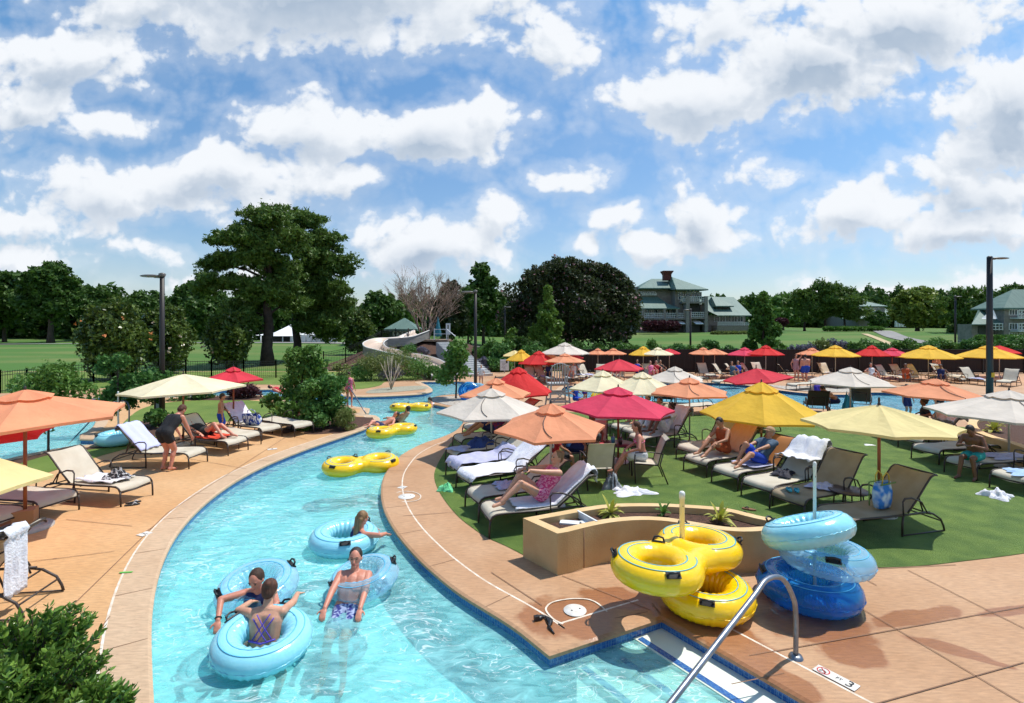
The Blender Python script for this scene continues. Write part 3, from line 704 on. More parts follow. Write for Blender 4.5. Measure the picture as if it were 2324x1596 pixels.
U('golden yellow umbrella with a gathered top cap, over the couple of loungers on the turf', 'yellow', (1728, 874), (1727, 1046), 266, 942, 'wood', 8, True, rz=.39)
U('coral umbrella on a bare pole in the middle of the turf', 'orange', (1565, 863), (1564, 1007), 184, 891, 'metal', 6, True, rz=.15)
U('beige umbrella at the right edge above the flat loungers', 'beige', (2290, 893), (2294, 1062), 310, 938, 'metal', 8, True, rz=.1)
U('coral umbrella at the main pool edge beside the standing wader', 'orange', (2123, 865), (2120, 1000), 200, 897, 'metal', 6, True, (0, math.radians(2)), rz=.4)
U('beige umbrella standing by the green-backed chairs at the main pool', 'beige', (1930, 838), (1933, 948), 184, 869, 'metal', 6, True, rz=.05)
U('red umbrella tipped down to its left behind the golden one', 'red', (1716, 836), (1716, 940), 148, 860, 'wood', 6, False, (0, math.radians(-7)), rz=.5)
U('light grey umbrella half hidden behind the coral one over the main pool', 'beige', (1532, 836), (1532, 925), 140, 862, 'metal', 6, True, rz=.2)
U('cream umbrella left of its twin beside the lifeguard chair', 'cream', (1368, 846), (1370, 966), 160, 880, 'metal', 6, True, rz=.2)
U('larger cream umbrella overlapping its twin, right of it', 'cream', (1458, 849), (1461, 972), 166, 886, 'metal', 8, True, rz=.3)
U('red domed umbrella with round vent holes left of the lifeguard chair', 'scarlet', (1177, 838), (1180, 958), 156, 890, 'metal', 8, True, rz=.2, sag=-.15)
U('coral umbrella between the red dome and the beige one', 'orange', (1125, 864), (1127, 1000), 168, 895, 'metal', 6, True, rz=.3)
U('red umbrella over the far loungers behind the cream pair', 'red', (1405, 815), (1405, 912), 114, 837, 'metal', 6, False, rz=.05)
fg = 'umbrellas along the far fence'
U('small red umbrella behind the red dome', 'scarlet', (1223, 799), (1223, 864), 100, 824, 'metal', 8, True, group=fg)
U('coral umbrella in front of the big sand coloured one', 'orange', (1282, 805), (1284, 870), 96, 820, 'metal', 6, True, group=fg)
U('big sand coloured umbrella rising above the far group', 'beige', (1282, 780), (1290, 862), 114, 802, 'metal', 8, True, group=fg)
U('yellow umbrella beside the white notice board', 'yellow', (1183, 796), (1183, 862), 70, 817, 'metal', 8, True, group=fg)
U('pale yellow umbrella peeping out behind the yellow one by the notice board', 'pale', (1168, 795), (1166, 856), 60, 807, 'metal', 6, False, group=fg)
U('coral umbrella wedged between the red one and the sand coloured one', 'orange', (1241, 801), (1243, 858), 62, 812, 'metal', 6, False, group=fg)
U('pinkish red umbrella just showing over the coral one', 'red', (1300, 803), (1303, 860), 50, 812, 'metal', 6, False, group=fg)
U('first coral umbrella right of the sand coloured one', 'orange', (1357, 793), (1358, 856), 54, 803, 'metal', 6, True, group=fg)
U('second coral umbrella right of the sand coloured one', 'orange', (1392, 793), (1392, 856), 62, 803, 'metal', 6, True, group=fg)
U('golden umbrella left of the cream one under the clubhouse', 'yellow', (1460, 788), (1461, 856), 66, 805, 'metal', 8, True, group=fg)
U('cream umbrella between the golden and crimson ones under the clubhouse', 'cream', (1493, 791), (1494, 858), 74, 804, 'metal', 6, True, group=fg)
U('crimson umbrella tucked behind the cream one under the clubhouse', 'red', (1519, 791), (1519, 854), 54, 802, 'metal', 6, False, group=fg)
U('left of the twin coral umbrellas right of the clubhouse lamp', 'orange', (1596, 791), (1596, 856), 66, 803, 'wood', 6, True, group=fg)
U('right of the twin coral umbrellas right of the clubhouse lamp', 'orange', (1622, 791), (1622, 854), 60, 803, 'metal', 6, False, group=fg)
U('crimson umbrella left of the bright red one in the far row', 'pink', (1690, 791), (1690, 856), 82, 805, 'metal', 6, True, group=fg)
U('bright red umbrella with a vent under the bushy tree', 'scarlet', (1738, 786), (1738, 862), 78, 804, 'metal', 8, True, group=fg)
U('coral umbrella partly behind the first golden one above the standing couple', 'orange', (1843, 792), (1843, 856), 66, 804, 'metal', 6, True, group=fg)
U('first golden umbrella from the standing couple in the far row', 'yellow', (1896, 786), (1897, 862), 98, 807, 'metal', 8, True, group=fg)
U('dark red umbrella with a vent beside the wine coloured one', 'scarlet', (1979, 786), (1980, 860), 76, 806, 'metal', 8, True, group=fg)
U('wine coloured umbrella on a dark pole beside the dark red one', 'pink', (2025, 792), (2026, 858), 80, 806, 'wood', 6, True, group=fg)
U('golden umbrella with the coral towel hung under it', 'yellow', (2107, 786), (2108, 864), 124, 811, 'metal', 8, True, group=fg)
U('golden umbrella cut by the tall lamp post', 'yellow', (2243, 786), (2243, 862), 124, 810, 'metal', 8, True, group=fg)
U('red umbrella showing behind the golden one at the tall lamp post', 'scarlet', (2268, 784), (2268, 856), 84, 800, 'metal', 6, False, group=fg)
lg = 'umbrellas on the river island'
U('big cream umbrella on a wooden pole over the river island loungers', 'cream', (416, 849), (419, 1010), 254, 884, 'wood', 6, False, (0, math.radians(-2)), lg, rz=.45)
U('crimson umbrella behind the big cream one on the river island', 'red', (530, 838), (519, 986), 130, 861, 'wood', 6, True, (0, math.radians(0)), lg, rz=.1)
CU = U('wide coral umbrella on a box foot at the left edge of the picture', 'orange', (57, 895), (62, 1200), 400, 945, 'wood', 6, True, (math.radians(1), math.radians(0)), lg, rz=.0)
b = MB(); b.box((0, 0, .22), (.30, .30, .25), .5); b.build('foot', mat('tan_box', (.40, .20, .09), .8), CU)
b = MB(); b.lathe([(.29, .06), (.36, .06), (.40, .035), (.40, .001)], 28); b.build('base_plate', m_base, CU)
U('crimson umbrella cut by the left edge below the wide coral one', 'red', (-75, 955), (-80, 1190), 322, 985, 'wood', 6, False, (math.radians(0), 0), lg, rz=0)
U('pale cream umbrella cut by the left edge below the crimson one', 'pale', (-105, 1020), (-100, 1318), 350, 1102, 'wood', 6, False, (0, 0), lg, rz=PI / 6)
# strap hanging from the crimson canopy, cord from beige and coral canopies
# ================================================================ sun loungers
SEAT = .36; BL = .76; KB = BL / .86
def lounger_proto(angle, lab):
    t = thing('sun_lounger', lab, 'sun lounger')
    a = math.radians(angle * .92); ca, sa = math.cos(a), math.sin(a); hw = .31
    # sling of the seat, rolled down at the foot end
    prof = [(-.12, SEAT), (.3, SEAT - .02), (.75, SEAT - .005), (.90, SEAT - .01), (.96, SEAT - .035), (.985, SEAT - .08), (.985, SEAT - .12)]
    b = MB()
    def slab(pr, th=.012):
        n = len(pr); L = []; 
        for sgn in (0, 1):
            for y in (-hw, 0, hw):
                for (x, z) in pr: L.append((x, y, z + (0 if sgn else -th) - (.02 if y == 0 else 0)))
        vs = L; fs = []
        for s_ in (0, 1):
            for c in (0, 1):
                for i in range(n - 1):
                    q = (s_ * 3 * n + c * n + i, s_ * 3 * n + c * n + i + 1, s_ * 3 * n + (c + 1) * n + i + 1, s_ * 3 * n + (c + 1) * n + i)
                    fs.append(q if s_ else q[::-1])
        b.add(vs, fs, 0, True)
    slab(prof); b.build('seat_sling', m_sling, t)
    h0 = Vector((-.12, 0, SEAT))
    def bk(s, n=0.0): s *= KB; return h0 + Vector((-ca * s + sa * n, 0, sa * s + ca * n))
    pr = [bk(.0), bk(.3, -.01), bk(.6, .0), bk(.78, .0), bk(.86, -.03), bk(.90, -.08)]
    b = MB(); slab([(p.x, p.z) for p in pr]); b.build('back_sling', m_sling, t)
    b = MB()
    for sgn in (-1, 1):
        y = sgn * (hw + .018)
        b.tube([(-.55, y, SEAT - .03)] + [(x, y, z - .004) for x, z in prof[1:5]] + [(1.0, y, SEAT - .1)], .017, 6)
    b.tube([(.985, -hw, SEAT - .125), (.985, hw, SEAT - .125)], .014, 6); b.tube([(.1, -hw, SEAT - .05), (.1, hw, SEAT - .05)], .014, 6)
    b.build('seat_frame', m_dark, t)
    b = MB()
    for sgn in (-1, 1):
        y = sgn * (hw + .012); b.tube([p + Vector((0, y, -.004)) for p in pr], .016, 6)
    b.tube([pr[-1] + Vector((0, -hw, 0)), pr[-1] + Vector((0, hw, 0))], .015, 6)
    b.build('back_frame', m_dark, t)
    for sgn in (-1, 1):
        y = sgn * (hw + .018)
        b = MB(); b.tube([(1.0, y, SEAT - .1), (1.01, y, SEAT - .2), (1.015, y, .0)], .016, 6); b.build('leg', m_dark, t)
        b = MB(); b.tube([(-.02, y, SEAT - .03), (-.0, y, .2), (.0, y, 0)], .017, 6); b.build('leg', m_dark, t)
        b = MB(); b.tube([(-.45, y, SEAT - .03), (-.62, y, SEAT - .06), (-.78, y, .2), (-.84, y, .09), (-.86, y, .015)], .016, 6); b.tube([(-.86, y, .015), (0, y, .02)], .011, 5); b.build('leg', m_dark, t)
        ya = sgn * (hw + .05)
        b = MB(); b.tube([(.02, ya, SEAT - .02), (.03, ya, SEAT + .19), (-.01, ya, SEAT + .235), (-.14, ya, SEAT + .235), (-.34, ya, SEAT + .16), (-.46, ya, SEAT - .02)], [.014, .014, .02, .022, .016, .013], 6, flat=.7); b.build('armrest', m_dark, t)
    b = MB()
    if angle > 8:
        for sgn in (-1, 1): b.tube([bk(.5, -.05) + Vector((0, sgn * .2, 0)), (-.5 - .12 * ca, sgn * .2, SEAT - .05)], .012, 5)
        q = bk(.5, -.055); b.tube([q + Vector((0, -.22, 0)), q + Vector((0, .22, 0))], .012, 5)
    b.tube([(-.6, -hw, SEAT - .07), (-.6, hw, SEAT - .07)], .012, 5); b.tube([(-.8, -hw, .17), (-.8, hw, .17)], .012, 5)
    b.build('back_prop', m_dark, t)
    return t
PROTO = {}
LSC = 1.1
def lounger(foot, head, angle, label, group='loungers on the turf', sc=LSC):
    f = G(*foot); h = G(*head); d = (f - h).normalized(); rz = math.atan2(d.y, d.x); sc_ = sc
    loc = f - d * 1.0 * sc_
    if angle not in PROTO:
        t = lounger_proto(angle, label); PROTO[angle] = t; t.location = loc; t.rotation_euler = (0, 0, rz); t.scale = (sc_,) * 3; t['group'] = group
    else: t = dup(PROTO[angle], loc, rz, label, sc_, group)
    t['_a'] = angle
    return t
def retint(t, m, only=('seat_sling', 'back_sling')):
    for ch in t.children:
        if ch.name.split('.')[0] in only: ch.material_slots[0].link = 'OBJECT'; ch.material_slots[0].material = m
def cloth_strip(name, t, prof, hw, m, seed=1, cat='towel', label='', group=None, wav=.012, y0=0.0, uneven=.08):
    """a towel lying along a profile given in the lounger's own coordinates; stays a top-level thing"""
    rnd = random.Random(seed); n = 14; vs = []; fs = []
    P = []
    for i in range(len(prof) - 1):
        a, c = Vector((prof[i][0], 0, prof[i][1])), Vector((prof[i + 1][0], 0, prof[i + 1][1])); k = max(1, int((c - a).length / .05))
        P += [a.lerp(c, j / k) for j in range(k)]
    P.append(Vector((prof[-1][0], 0, prof[-1][1]))); N = len(P)
    for side in (0, 1):
        for i, p in enumerate(P):
            d = (P[min(i + 1, N - 1)] - P[max(i - 1, 0)]).normalized(); nrm = Vector((-d.z, 0, d.x))
            if nrm.z < 0 and abs(nrm.z) > .2: nrm = -nrm
            for j in range(n + 1):
                u = j / n * 2 - 1; e = hw * (1 + uneven * noise.noise(Vector((i * .17, seed * 3.1, u * .4))))
                y = y0 + u * e; w = wav * (1 + 1.6 * noise.noise(Vector((i * .22 + seed, j * .55, seed)))) + wav * .8 * math.sin(j * 1.3 + seed)
                ex = Vector((0, 0, 0))
                if i in (0, N - 1): ex = d * (.03 * noise.noise(Vector((j * .4, seed, 2)))) * (1 if i else -1) * 2
                vs.append(p + nrm * (abs(w) + (.010 if side else .002)) + Vector((0, y, 0)) + ex)
    o = N * (n + 1)
    for i in range(N - 1):
        for j in range(n):
            q = (i * (n + 1) + j, (i + 1) * (n + 1) + j, (i + 1) * (n + 1) + j + 1, i * (n + 1) + j + 1); fs.append(q); fs.append(tuple(o + k for k in q[::-1]))
    for i in range(N - 1):
        for j in (0, n): a = i * (n + 1) + j; c = (i + 1) * (n + 1) + j; fs.append((a, c, o + c, o + a))
    for j in range(n):
        for i in (0, N - 1): a = i * (n + 1) + j; fs.append((a, a + 1, o + a + 1, o + a))
    b = MB(); b.add(vs, fs, 0, True); ob = b.build(name, m, None, fixn=True)
    ob.location = t.location; ob.rotation_euler = t.rotation_euler; ob.scale = t.scale
    return tag(ob, label, cat, group)
def bprof(angle, s0, s1, over=0.0, lift=.012, rollx=None):
    a = math.radians(angle * .92); ca, sa = math.cos(a), math.sin(a)
    P = [(-.12 - ca * s * KB + sa * lift, SEAT + sa * s * KB + ca * lift) for s in (s0, (s0 + s1) / 2, s1)]
    if over > 0:
        e = P[-1]; P += [(e[0] - .05, e[1] + .01), (e[0] - .09, e[1] - .05), (e[0] - .09 + ca * 0, e[1] - over)]
    return P
def heap(name, loc, rx, ry, h, m, label, cat, seed=1, rz=0, group=None, res=22):
    vs = []; fs = []; n = res
    for j in range(n + 1):
        for i in range(n + 1):
            u, v = i / n * 2 - 1, j / n * 2 - 1
            rr = math.hypot(u, v); ang = math.atan2(v, u); k = 1 + .28 * math.sin(ang * 3 + seed) + .15 * math.sin(ang * 7 + seed * 2)
            s = max(abs(u), abs(v)); cx_ = (u / rr * s if rr > 1e-6 else 0) * k; cy_ = (v / rr * s if rr > 1e-6 else 0) * k
            fold = .5 + .5 * noise.noise(Vector((u * 2.4 + seed, v * 2.4, seed))) + .35 * noise.noise(Vector((u * 6, v * 6 + seed, 3)))
            z = h * max(.03, (1 - s ** 3) * max(.12, fold))
            vs.append((cx_ * rx, cy_ * ry, z if s < .999 else .002))
    for j in range(n):
        for i in range(n): fs.append((j * (n + 1) + i, j * (n + 1) + i + 1, (j + 1) * (n + 1) + i + 1, (j + 1) * (n + 1) + i))
    b = MB(); b.add(vs, fs, 0, True); o = b.build(name, m); o.location = loc; o.rotation_euler = (0, 0, rz)
    return tag(o, label, cat, group)
def on(t, x, y, z):
    """a point given in a placed thing's own coordinates"""
    M = Matrix.LocRotScale(t.location, t.rotation_euler, t.scale); return M @ Vector((x, y, z))
# river island
gi = 'loungers on the river island'
A1 = lounger((310, 1137), (150, 1124), 50, 'cream lounger with a patterned wrap on its seat, alone on the river island deck', gi)
A2 = lounger((449, 1056), (330, 1054), 50, 'lounger with a lavender towel over its back, the woman in black bending over it', gi)
A3 = lounger((540, 1028), (442, 1020), 50, 'lounger with a red towel and a sunbather under the big cream umbrella', gi)
A4 = lounger((567, 1014), (500, 1003), 0, 'flat lounger next behind the sunbather with the red towel', gi)
A5 = lounger((617, 996), (535, 984), 45, 'lounger holding the blue striped bag and white towel', gi)
A6 = lounger((690, 988), (590, 972), 0, 'flat empty lounger nearest the island bushes', gi)
A7 = lounger((134, 1172), (-40, 1156), 30, 'grey shaded lounger under the low cream umbrella', gi)
A8 = lounger((8, 1218), (-120, 1205), 30, 'lounger cut by the left edge beside the stone umbrella foot', gi)
A9 = lounger((-300, 1400), (80, 1375), 58, 'lounger with a white towel hung over its back above the leafy bush', gi, 1.05)
cloth_strip('towel', A9, bprof(58, .30, .90, .78), .17, m_towel, 4, label='long white towel hung over the back of the lounger by the leafy bush', y0=.16)
cloth_strip('towel', A2, bprof(50, .02, .90, .12), .31, mat('lavender_towel', (.55, .57, .85), .95, bump=.6, bscale=40), 5, label='lavender towel covering the back of the lounger with the woman in black')
cloth_strip('towel', A1, [(-.1, SEAT + .02), (.35, SEAT), (.72, SEAT + .01)], .25, m_towel, 6, label='white towel spread on the lone island lounger', wav=.02)
cloth_strip('towel', A3, [(-.1, SEAT + .02), (.3, SEAT), (.6, SEAT + .01)], .3, mat('red_towel', (.75, .07, .03), .95), 7, label='red towel under the sunbather on the island')
cloth_strip('towel', A5, bprof(45, .05, .90, .2), .31, m_towel, 8, label='white towel over the lounger back behind the boy in blue trunks')
m_zebra = mat('zebra_wrap', (.02, .02, .025), .9, (.5, .5, .52), 14, contrast=(.5, .56), stretch=(1, 3, 1), bump=.5, bscale=30)
heap('wrap', on(A1, .52, .05, SEAT + .02), .22, .18, .30, m_zebra, 'black and white patterned wrap heaped on the lone island lounger', 'wrap', 3, .4)
m_bagst = mat('blue_striped_bag', (.02, .06, .35), .8, (.75, .78, .85), 7, contrast=(.48, .52), stretch=(3, .3, 1))
def tote(loc, rz, sx, sy, sz, m, label, straps=True, lean=0.0, hm=None):
    t = thing('tote_bag', label, 'bag', loc, rz, rot=(lean, 0, rz))
    b = MB(); vs = []; n = 10
    for (k, z) in ((.82, 0), (.95, sz * .25), (1.0, sz * .6), (.93, sz)):
        for i in range(16):
            a = 2 * PI * i / 16; c, s = math.cos(a), math.sin(a)
            x = sx / 2 * k * (abs(c) ** .5) * (1 if c > 0 else -1); y = sy / 2 * (k if z < sz else .55) * (abs(s) ** .6) * (1 if s > 0 else -1)
            vs.append((x, y, z))
    fs = [(j * 16 + i, j * 16 + (i + 1) % 16, (j + 1) * 16 + (i + 1) % 16, (j + 1) * 16 + i) for j in range(3) for i in range(16)]
    fs.append(tuple(reversed(range(16)))); b.add(vs, fs, 0, True); b.build('bag_body', m, t)
    if straps:
        for sg in (-1, 1):
            b = MB(); b.tube([(-sx * .25, sg * sy * .3, sz * .9), (-sx * .2, sg * sy * .35, sz * 1.25), (0, sg * sy * .38, sz * 1.4), (sx * .2, sg * sy * .35, sz * 1.25), (sx * .25, sg * sy * .3, sz * .9)], .012, 6); b.build('strap', hm or m, t)
    return t
tote(on(A5, .22, .0, SEAT + .02), A5.rotation_euler.z + .3, .62, .26, .34, m_bagst, 'blue and white striped beach bag on the island lounger', lean=.5)
def flipflops(loc, rz, m, label, n=2, sep=.16, strap=None):
    t = thing('flip_flops', label, 'flip flops', loc, rz, 'flip flops on the ground')
    for k in range(n):
        b = MB(); pts = []
        for i in range(18):
            a = 2 * PI * i / 18; w = .048 + .012 * math.cos(a); pts.append(((.13 * math.cos(a)) , k * sep + w * math.sin(a) + .02 * k * math.cos(a)))
        b.prism(pts, .0, .022); s = b.build('sole', m, t)
        b = MB(); b.tube([(-.0, k * sep - .045, .02), (.04, k * sep - .02, .05), (.08, k * sep, .024)], .007, 5); b.tube([(-.0, k * sep + .045, .02), (.04, k * sep + .02, .05), (.08, k * sep, .024)], .007, 5); b.build('thong', strap or m_black, s)
    return t
m_ff = mat('black_rubber', (.02, .02, .02), .7); m_ffb = mat('brown_leather', (.20, .09, .04), .8); m_fft = mat('teal_rubber', (.01, .30, .38), .6)
flipflops(G(300, 1147), .5, m_ff, 'black flip flops under the lone island lounger', strap=mat('white_strap', (.5, .5, .5), .7))
flipflops(G(1700, 1157, .01), 2.6, m_ffb, 'brown flip flops on the turf by the planter', sep=.30)
# turf, left group
B1 = lounger((1100, 1204), (1292, 1180), 42, 'lounger with the woman in the pink swimsuit on a white towel')
B2 = lounger((1072, 1164), (1246, 1136), 40, 'empty grey lounger next behind the woman in pink')
B3 = lounger((1052, 1118), (1200, 1092), 38, 'lounger with bright white towels along its whole length in the sun')
B4 = lounger((1026, 1088), (1160, 1068), 36, 'lounger with a lavender towel in the shade of the beige umbrella')
B5 = lounger((1024, 1056), (1140, 1040), 36, 'lounger with the navy cloth hanging over its side')
B6 = lounger((1038, 1022), (1146, 1010), 42, 'lounger with the person in the red patterned top beside the river bend')
B7 = lounger((1062, 994), (1140, 984), 30, 'lounger with a folded white towel farthest up the river bend')
B8 = lounger((1108, 968), (1186, 960), 36, 'lounger with a blue bag beside the yellow tube on the grass')
cloth_strip('towel', B1, [(.55, SEAT + .01), (.2, SEAT), (-.12, SEAT + .01)] + bprof(42, .05, .92, .18), .28, m_towel, 11, label='white towel under the woman in the pink swimsuit')
cloth_strip('towel', B3, [(.98, SEAT - .08), (.9, SEAT + .01), (.3, SEAT), (-.12, SEAT + .01)] + bprof(38, .05, .9, .1), .36, m_towel, 12, label='bright white towel on the lounger beside the palm plant', wav=.02, uneven=.35)
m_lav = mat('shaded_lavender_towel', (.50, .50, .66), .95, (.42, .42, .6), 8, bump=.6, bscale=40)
cloth_strip('towel', B4, [(.98, SEAT - .12), (.9, SEAT + .01), (.3, SEAT), (-.12, SEAT + .01)] + bprof(36, .05, .4), .36, m_lav, 13, label='rumpled lavender towel on the shaded lounger', wav=.025, uneven=.3)
m_navy = mat('navy_cloth', (.015, .04, .16), .9, (.03, .07, .25), 5, bump=.5, bscale=20)
heap('cloth', on(B5, .15, -.2, SEAT - .05), .42, .28, .34, m_navy, 'navy blue cloth heaped over the shaded lounger', 'cloth', 5, B5.rotation_euler.z)
heap('towel', on(B5, .8, 0, SEAT), .28, .26, .08, m_lav, 'pale towel crumpled at the foot of the lounger with the navy cloth', 'towel', 6, .3)
heap('towel', on(B7, .5, 0, SEAT), .42, .22, .10, m_towel, 'white towel folded on the farthest river bend lounger', 'towel', 7, B7.rotation_euler.z)
heap('towel', on(B2, .3, -.1, SEAT), .28, .2, .13, m_lav, 'lavender towel by the knees of the woman in pink', 'towel', 8, .3)
heap('bag', on(B8, .1, 0, SEAT), .3, .2, .2, mat('blue_nylon', (.04, .08, .45), .7), 'blue bag on the lounger beside the yellow tube', 'bag', 9, .3)
# turf middle
D1 = lounger((1444, 1020), (1560, 1004), 55, 'lounger with the man in the white shirt, knees drawn up')
D2 = lounger((1428, 1003), (1520, 990), 50, 'lounger next behind the man in the white shirt')
D3 = lounger((1402, 994), (1490, 982), 50, 'lounger with the person whose knees are under a white towel')
D4 = lounger((1352, 978), (1440, 966), 20, 'low lounger in the shade behind the seated group')
cloth_strip('towel', D1, bprof(55, .1, .92, .2), .3, m_towel, 14, label='white towel over the lounger back of the man in the white shirt')
E1 = lounger((1560, 1048), (1690, 1022), 52, 'white-backed empty lounger under the golden umbrella')
E2 = lounger((1578, 1076), (1712, 1052), 50, 'lounger with the bare-chested person under the golden umbrella')
E3 = lounger((1645, 1105), (1790, 1078), 50, 'lounger with the man in the cap and blue shorts')
cloth_strip('towel', E3, [(.5, SEAT + .01), (.0, SEAT), (-.12, SEAT + .01)], .3, m_lav, 15, label='white towel under the man in the cap')
cloth_strip('towel', E2, bprof(50, .02, .91, .15), .31, mat('orange_glow_towel', (.85, .42, .25), .95, bump=.5, bscale=40), 16, label='towel coloured for orange light on the lounger back of the bare-chested person')  # orange light reflected on the lounger back, painted as this cloth's colour
F1 = lounger((1718, 1137), (1872, 1100), 48, 'lounger with a big white towel thrown over its back')
F2 = lounger((1786, 1169), (1948, 1132), 55, 'lounger with teal flip flops on its seat beside the round table')
F3 = lounger((1888, 1216), (2085, 1190), 52, 'nearest tan lounger with the picture bag on its seat')
cloth_strip('towel', F1, [(-.02, SEAT + .3), ] + bprof(48, .45, .94, .42, lift=.03), .36, m_towel, 17, label='big white towel thrown over the lounger back on the turf', wav=.03, uneven=.3)
heap('towel', on(F2, .05, 0, SEAT), .28, .22, .11, m_lav, 'pale lavender towel on the lounger with teal flip flops', 'towel', 19, .2)
q = flipflops(on(F2, .72, -.02, SEAT + .01), 1.2, m_fft, 'teal flip flops on the lounger seat', sep=.13, strap=m_fft); q['group'] = 'flip flops on the loungers'
heap('bag', on(F1, .15, -.05, SEAT), .24, .18, .16, mat('dark_bag', (.02, .02, .035), .8), 'small dark bag on the lounger with the big white towel', 'bag', 20, .4)
m_pic = mat('printed_bag', (.02, .20, .62), .6, (.55, .70, .80), 4.5, contrast=(.42, .55), detail=2)
pb = tote(on(F3, .05, .04, SEAT + .01), F3.rotation_euler.z + .15, .40, .18, .44, m_pic, 'picture bag in blue and yellow on the nearest lounger', True, .0, mat('bag_yellow', (.6, .42, .05), .7))
b = MB(); b.tube([(-.18, -.10, .02), (-.2, -.10, .43), (.2, -.10, .43), (.19, -.10, .02)], .012, 5); b.tube([(-.2, .1, .43), (.2, .1, .43)], .014, 5); b.build('trim', mat('bag_green', (.12, .22, .05), .7), pb)
m_tan = mat('tan_sling', (.50, .40, .27), .75, (.42, .32, .2), 3, transl=.35, bump=.2, bscale=200)
for q in (F2, F3): retint(q, m_tan)
retint(E3, mat('amber_glow_sling', (.62, .26, .08), .75, transl=.35), ('back_sling',))  # orange light through the umbrella is put into the back sling's colour
gr = 'loungers by the round planter'
G0 = lounger((2048, 1006), (2200, 998), 42, 'lounger with the white towel over its raised back by the round planter', gr)
G1 = lounger((2066, 1022), (2220, 1012), 0, 'flat lounger with the blue striped towel', gr)
G2 = lounger((2100, 1048), (2270, 1034), 0, 'flat empty lounger next to the seated boy', gr)
G3 = lounger((2180, 1082), (2360, 1066), 0, 'flat lounger the boy sits on', gr)
G4 = lounger((2290, 1118), (2460, 1100), 20, 'lounger cut by the right edge above the dropped towel', gr)
cloth_strip('towel', G0, bprof(42, .35, .94, .3), .34, m_towel, 21, label='white towel over the raised lounger back by the round planter', wav=.03)
heap('towel', on(G1, .55, 0, SEAT), .30, .2, .12, mat('stripe_towel', (.60, .68, .82), .9, (.12, .25, .5), 10, contrast=(.5, .6)), 'blue striped towel on the flat lounger', 'towel', 23, .2)
heap('towel', on(G3, -.25, 0, SEAT), .5, .27, .10, m_lav, 'lavender towel on the lounger behind the seated boy', 'towel', 24, G3.rotation_euler.z)
heap('towel', on(G4, .6, 0, SEAT), .4, .27, .10, mat('pale_blue_towel', (.35, .5, .72), .9), 'pale blue towel on the lounger at the right edge', 'towel', 25, G4.rotation_euler.z)
heap('towel', G(2262, 1127, .01), .27, .24, .2, m_towel, 'white towel dropped on the turf at the right edge', 'towel', 26)
heap('towel', G(1433, 1118, .01), .42, .26, .16, m_towel, 'white towel crumpled on the turf behind the planter', 'towel', 27)
heap('napkin', G(1972, 1010, .01), .14, .1, .03, m_white, 'pale napkin lying alone on the turf', 'napkin', 28)
heap('cloth', G(1013, 1112, .01), .16, .16, .2, mat('mint_plush', (.16, .62, .30), .95, bump=1, bscale=20), 'mint green plush heap at the turf corner', 'cloth', 29)
# chairs at the main pool, seen from behind
gp = 'loungers facing the main pool'
for i, (x, y, a, lab) in enumerate([(1858, 945, 55, 'dark-backed lounger left of the man dipping in the pool'), (1952, 936, 58, 'green-backed lounger with the teal towel hanging beside it'), (1500, 930, 55, 'dark lounger with a grey towel over its top'), (1542, 926, 45, 'small dark lounger between the coral umbrella and the pool')]):
    retint(lounger((x + 12 * (i - 1), y - 14), (x, y), a, lab, gp), mat('dark_sling', (.035, .045, .035), .8))
lounger((1530, 944), (1606, 938), 0, 'grey flat lounger at the turf edge behind the coral umbrella', gp)
lounger((1640, 984), (1745, 976), 0, 'low lounger seen under the golden umbrella rim', gp)
g_ = G(1923, 934); b = MB()
heap('towel', g_ + Vector((0, 0, .0)), .2, .1, 1.0, mat('teal_towel', (.01, .22, .32), .9), 'teal towel hanging by the green-backed lounger', 'towel', 33)
# far rows: white backs towards us
far = [(1203, 866, .1, 'first'), (1230, 866, .5, ''), (1290, 864, .2, ''), (1313, 862, .3, ''), (1330, 862, .6, ''), (1362, 862, -.3, ''), (1398, 860, 0, ''), (1474, 860, .1, ''), (1507, 860, .5, ''), (1599, 858, .05, ''), (1640, 860, .9, ''), (1668, 860, 1.0, ''), (1702, 858, .8, ''), (1724, 856, .1, ''),
       (1877, 858, .1, ''), (2012, 864, .35, ''), (2043, 862, .15, ''), (2082, 862, .3, ''), (2138, 860, .25, ''), (2150, 868, .3, ''), (2208, 872, .1, ''), (2290, 876, -1.0, ''), (1790, 862, 1.2, '')]
nearby = ['behind the red dome umbrella', 'second behind the red dome umbrella', 'beside the lifeguard chair, left one', 'beside the lifeguard chair, right one', 'with the navy bundle, behind the red umbrella', 'just left of the red umbrella behind the cream pair', 'under the red umbrella behind the cream pair', 'with the seated pair under the golden far umbrella', 'right of the seated pair under the golden far umbrella', 'straight white one under the twin coral umbrellas',
          'turned aside right of the twin coral umbrellas', 'with a reader under the crimson far umbrella', 'left of the bright red umbrella pole', 'at the bright red umbrella pole', 'with a towel right of the standing couple', 'left of the two dark poles in the far row', 'between the dark red and wine coloured poles', 'left of the golden pole with the coral towel', 'right of the golden pole, rear one', 'right of the golden pole, front one', 'with a blue bag left of the tall lamp post', 'side-on right of the tall lamp post', 'at the feet of the standing couple']
for (x, y, dx, _), nb in zip(far, nearby):
    g0 = G(x, y); ang = -PI / 2 + dx
    e = g0 + Vector((math.cos(ang), math.sin(ang), 0)) * 2
    f = (CX + e.x * FL / e.y, HZ + FL * H / e.y)
    t = lounger(f, (x, y), 60, 'far white lounger ' + nb, 'white loungers across the main pool', 1.0)
    t.location = g0
    if nb[0] in 'wb' or 'second' in nb:
        heap('towel', on(t, .3, 0, SEAT), .38, .24, .10, m_towel if x % 2 else m_lav, 'towel on the far lounger ' + nb, 'towel', x, ang, 'towels on the far loungers', res=8)
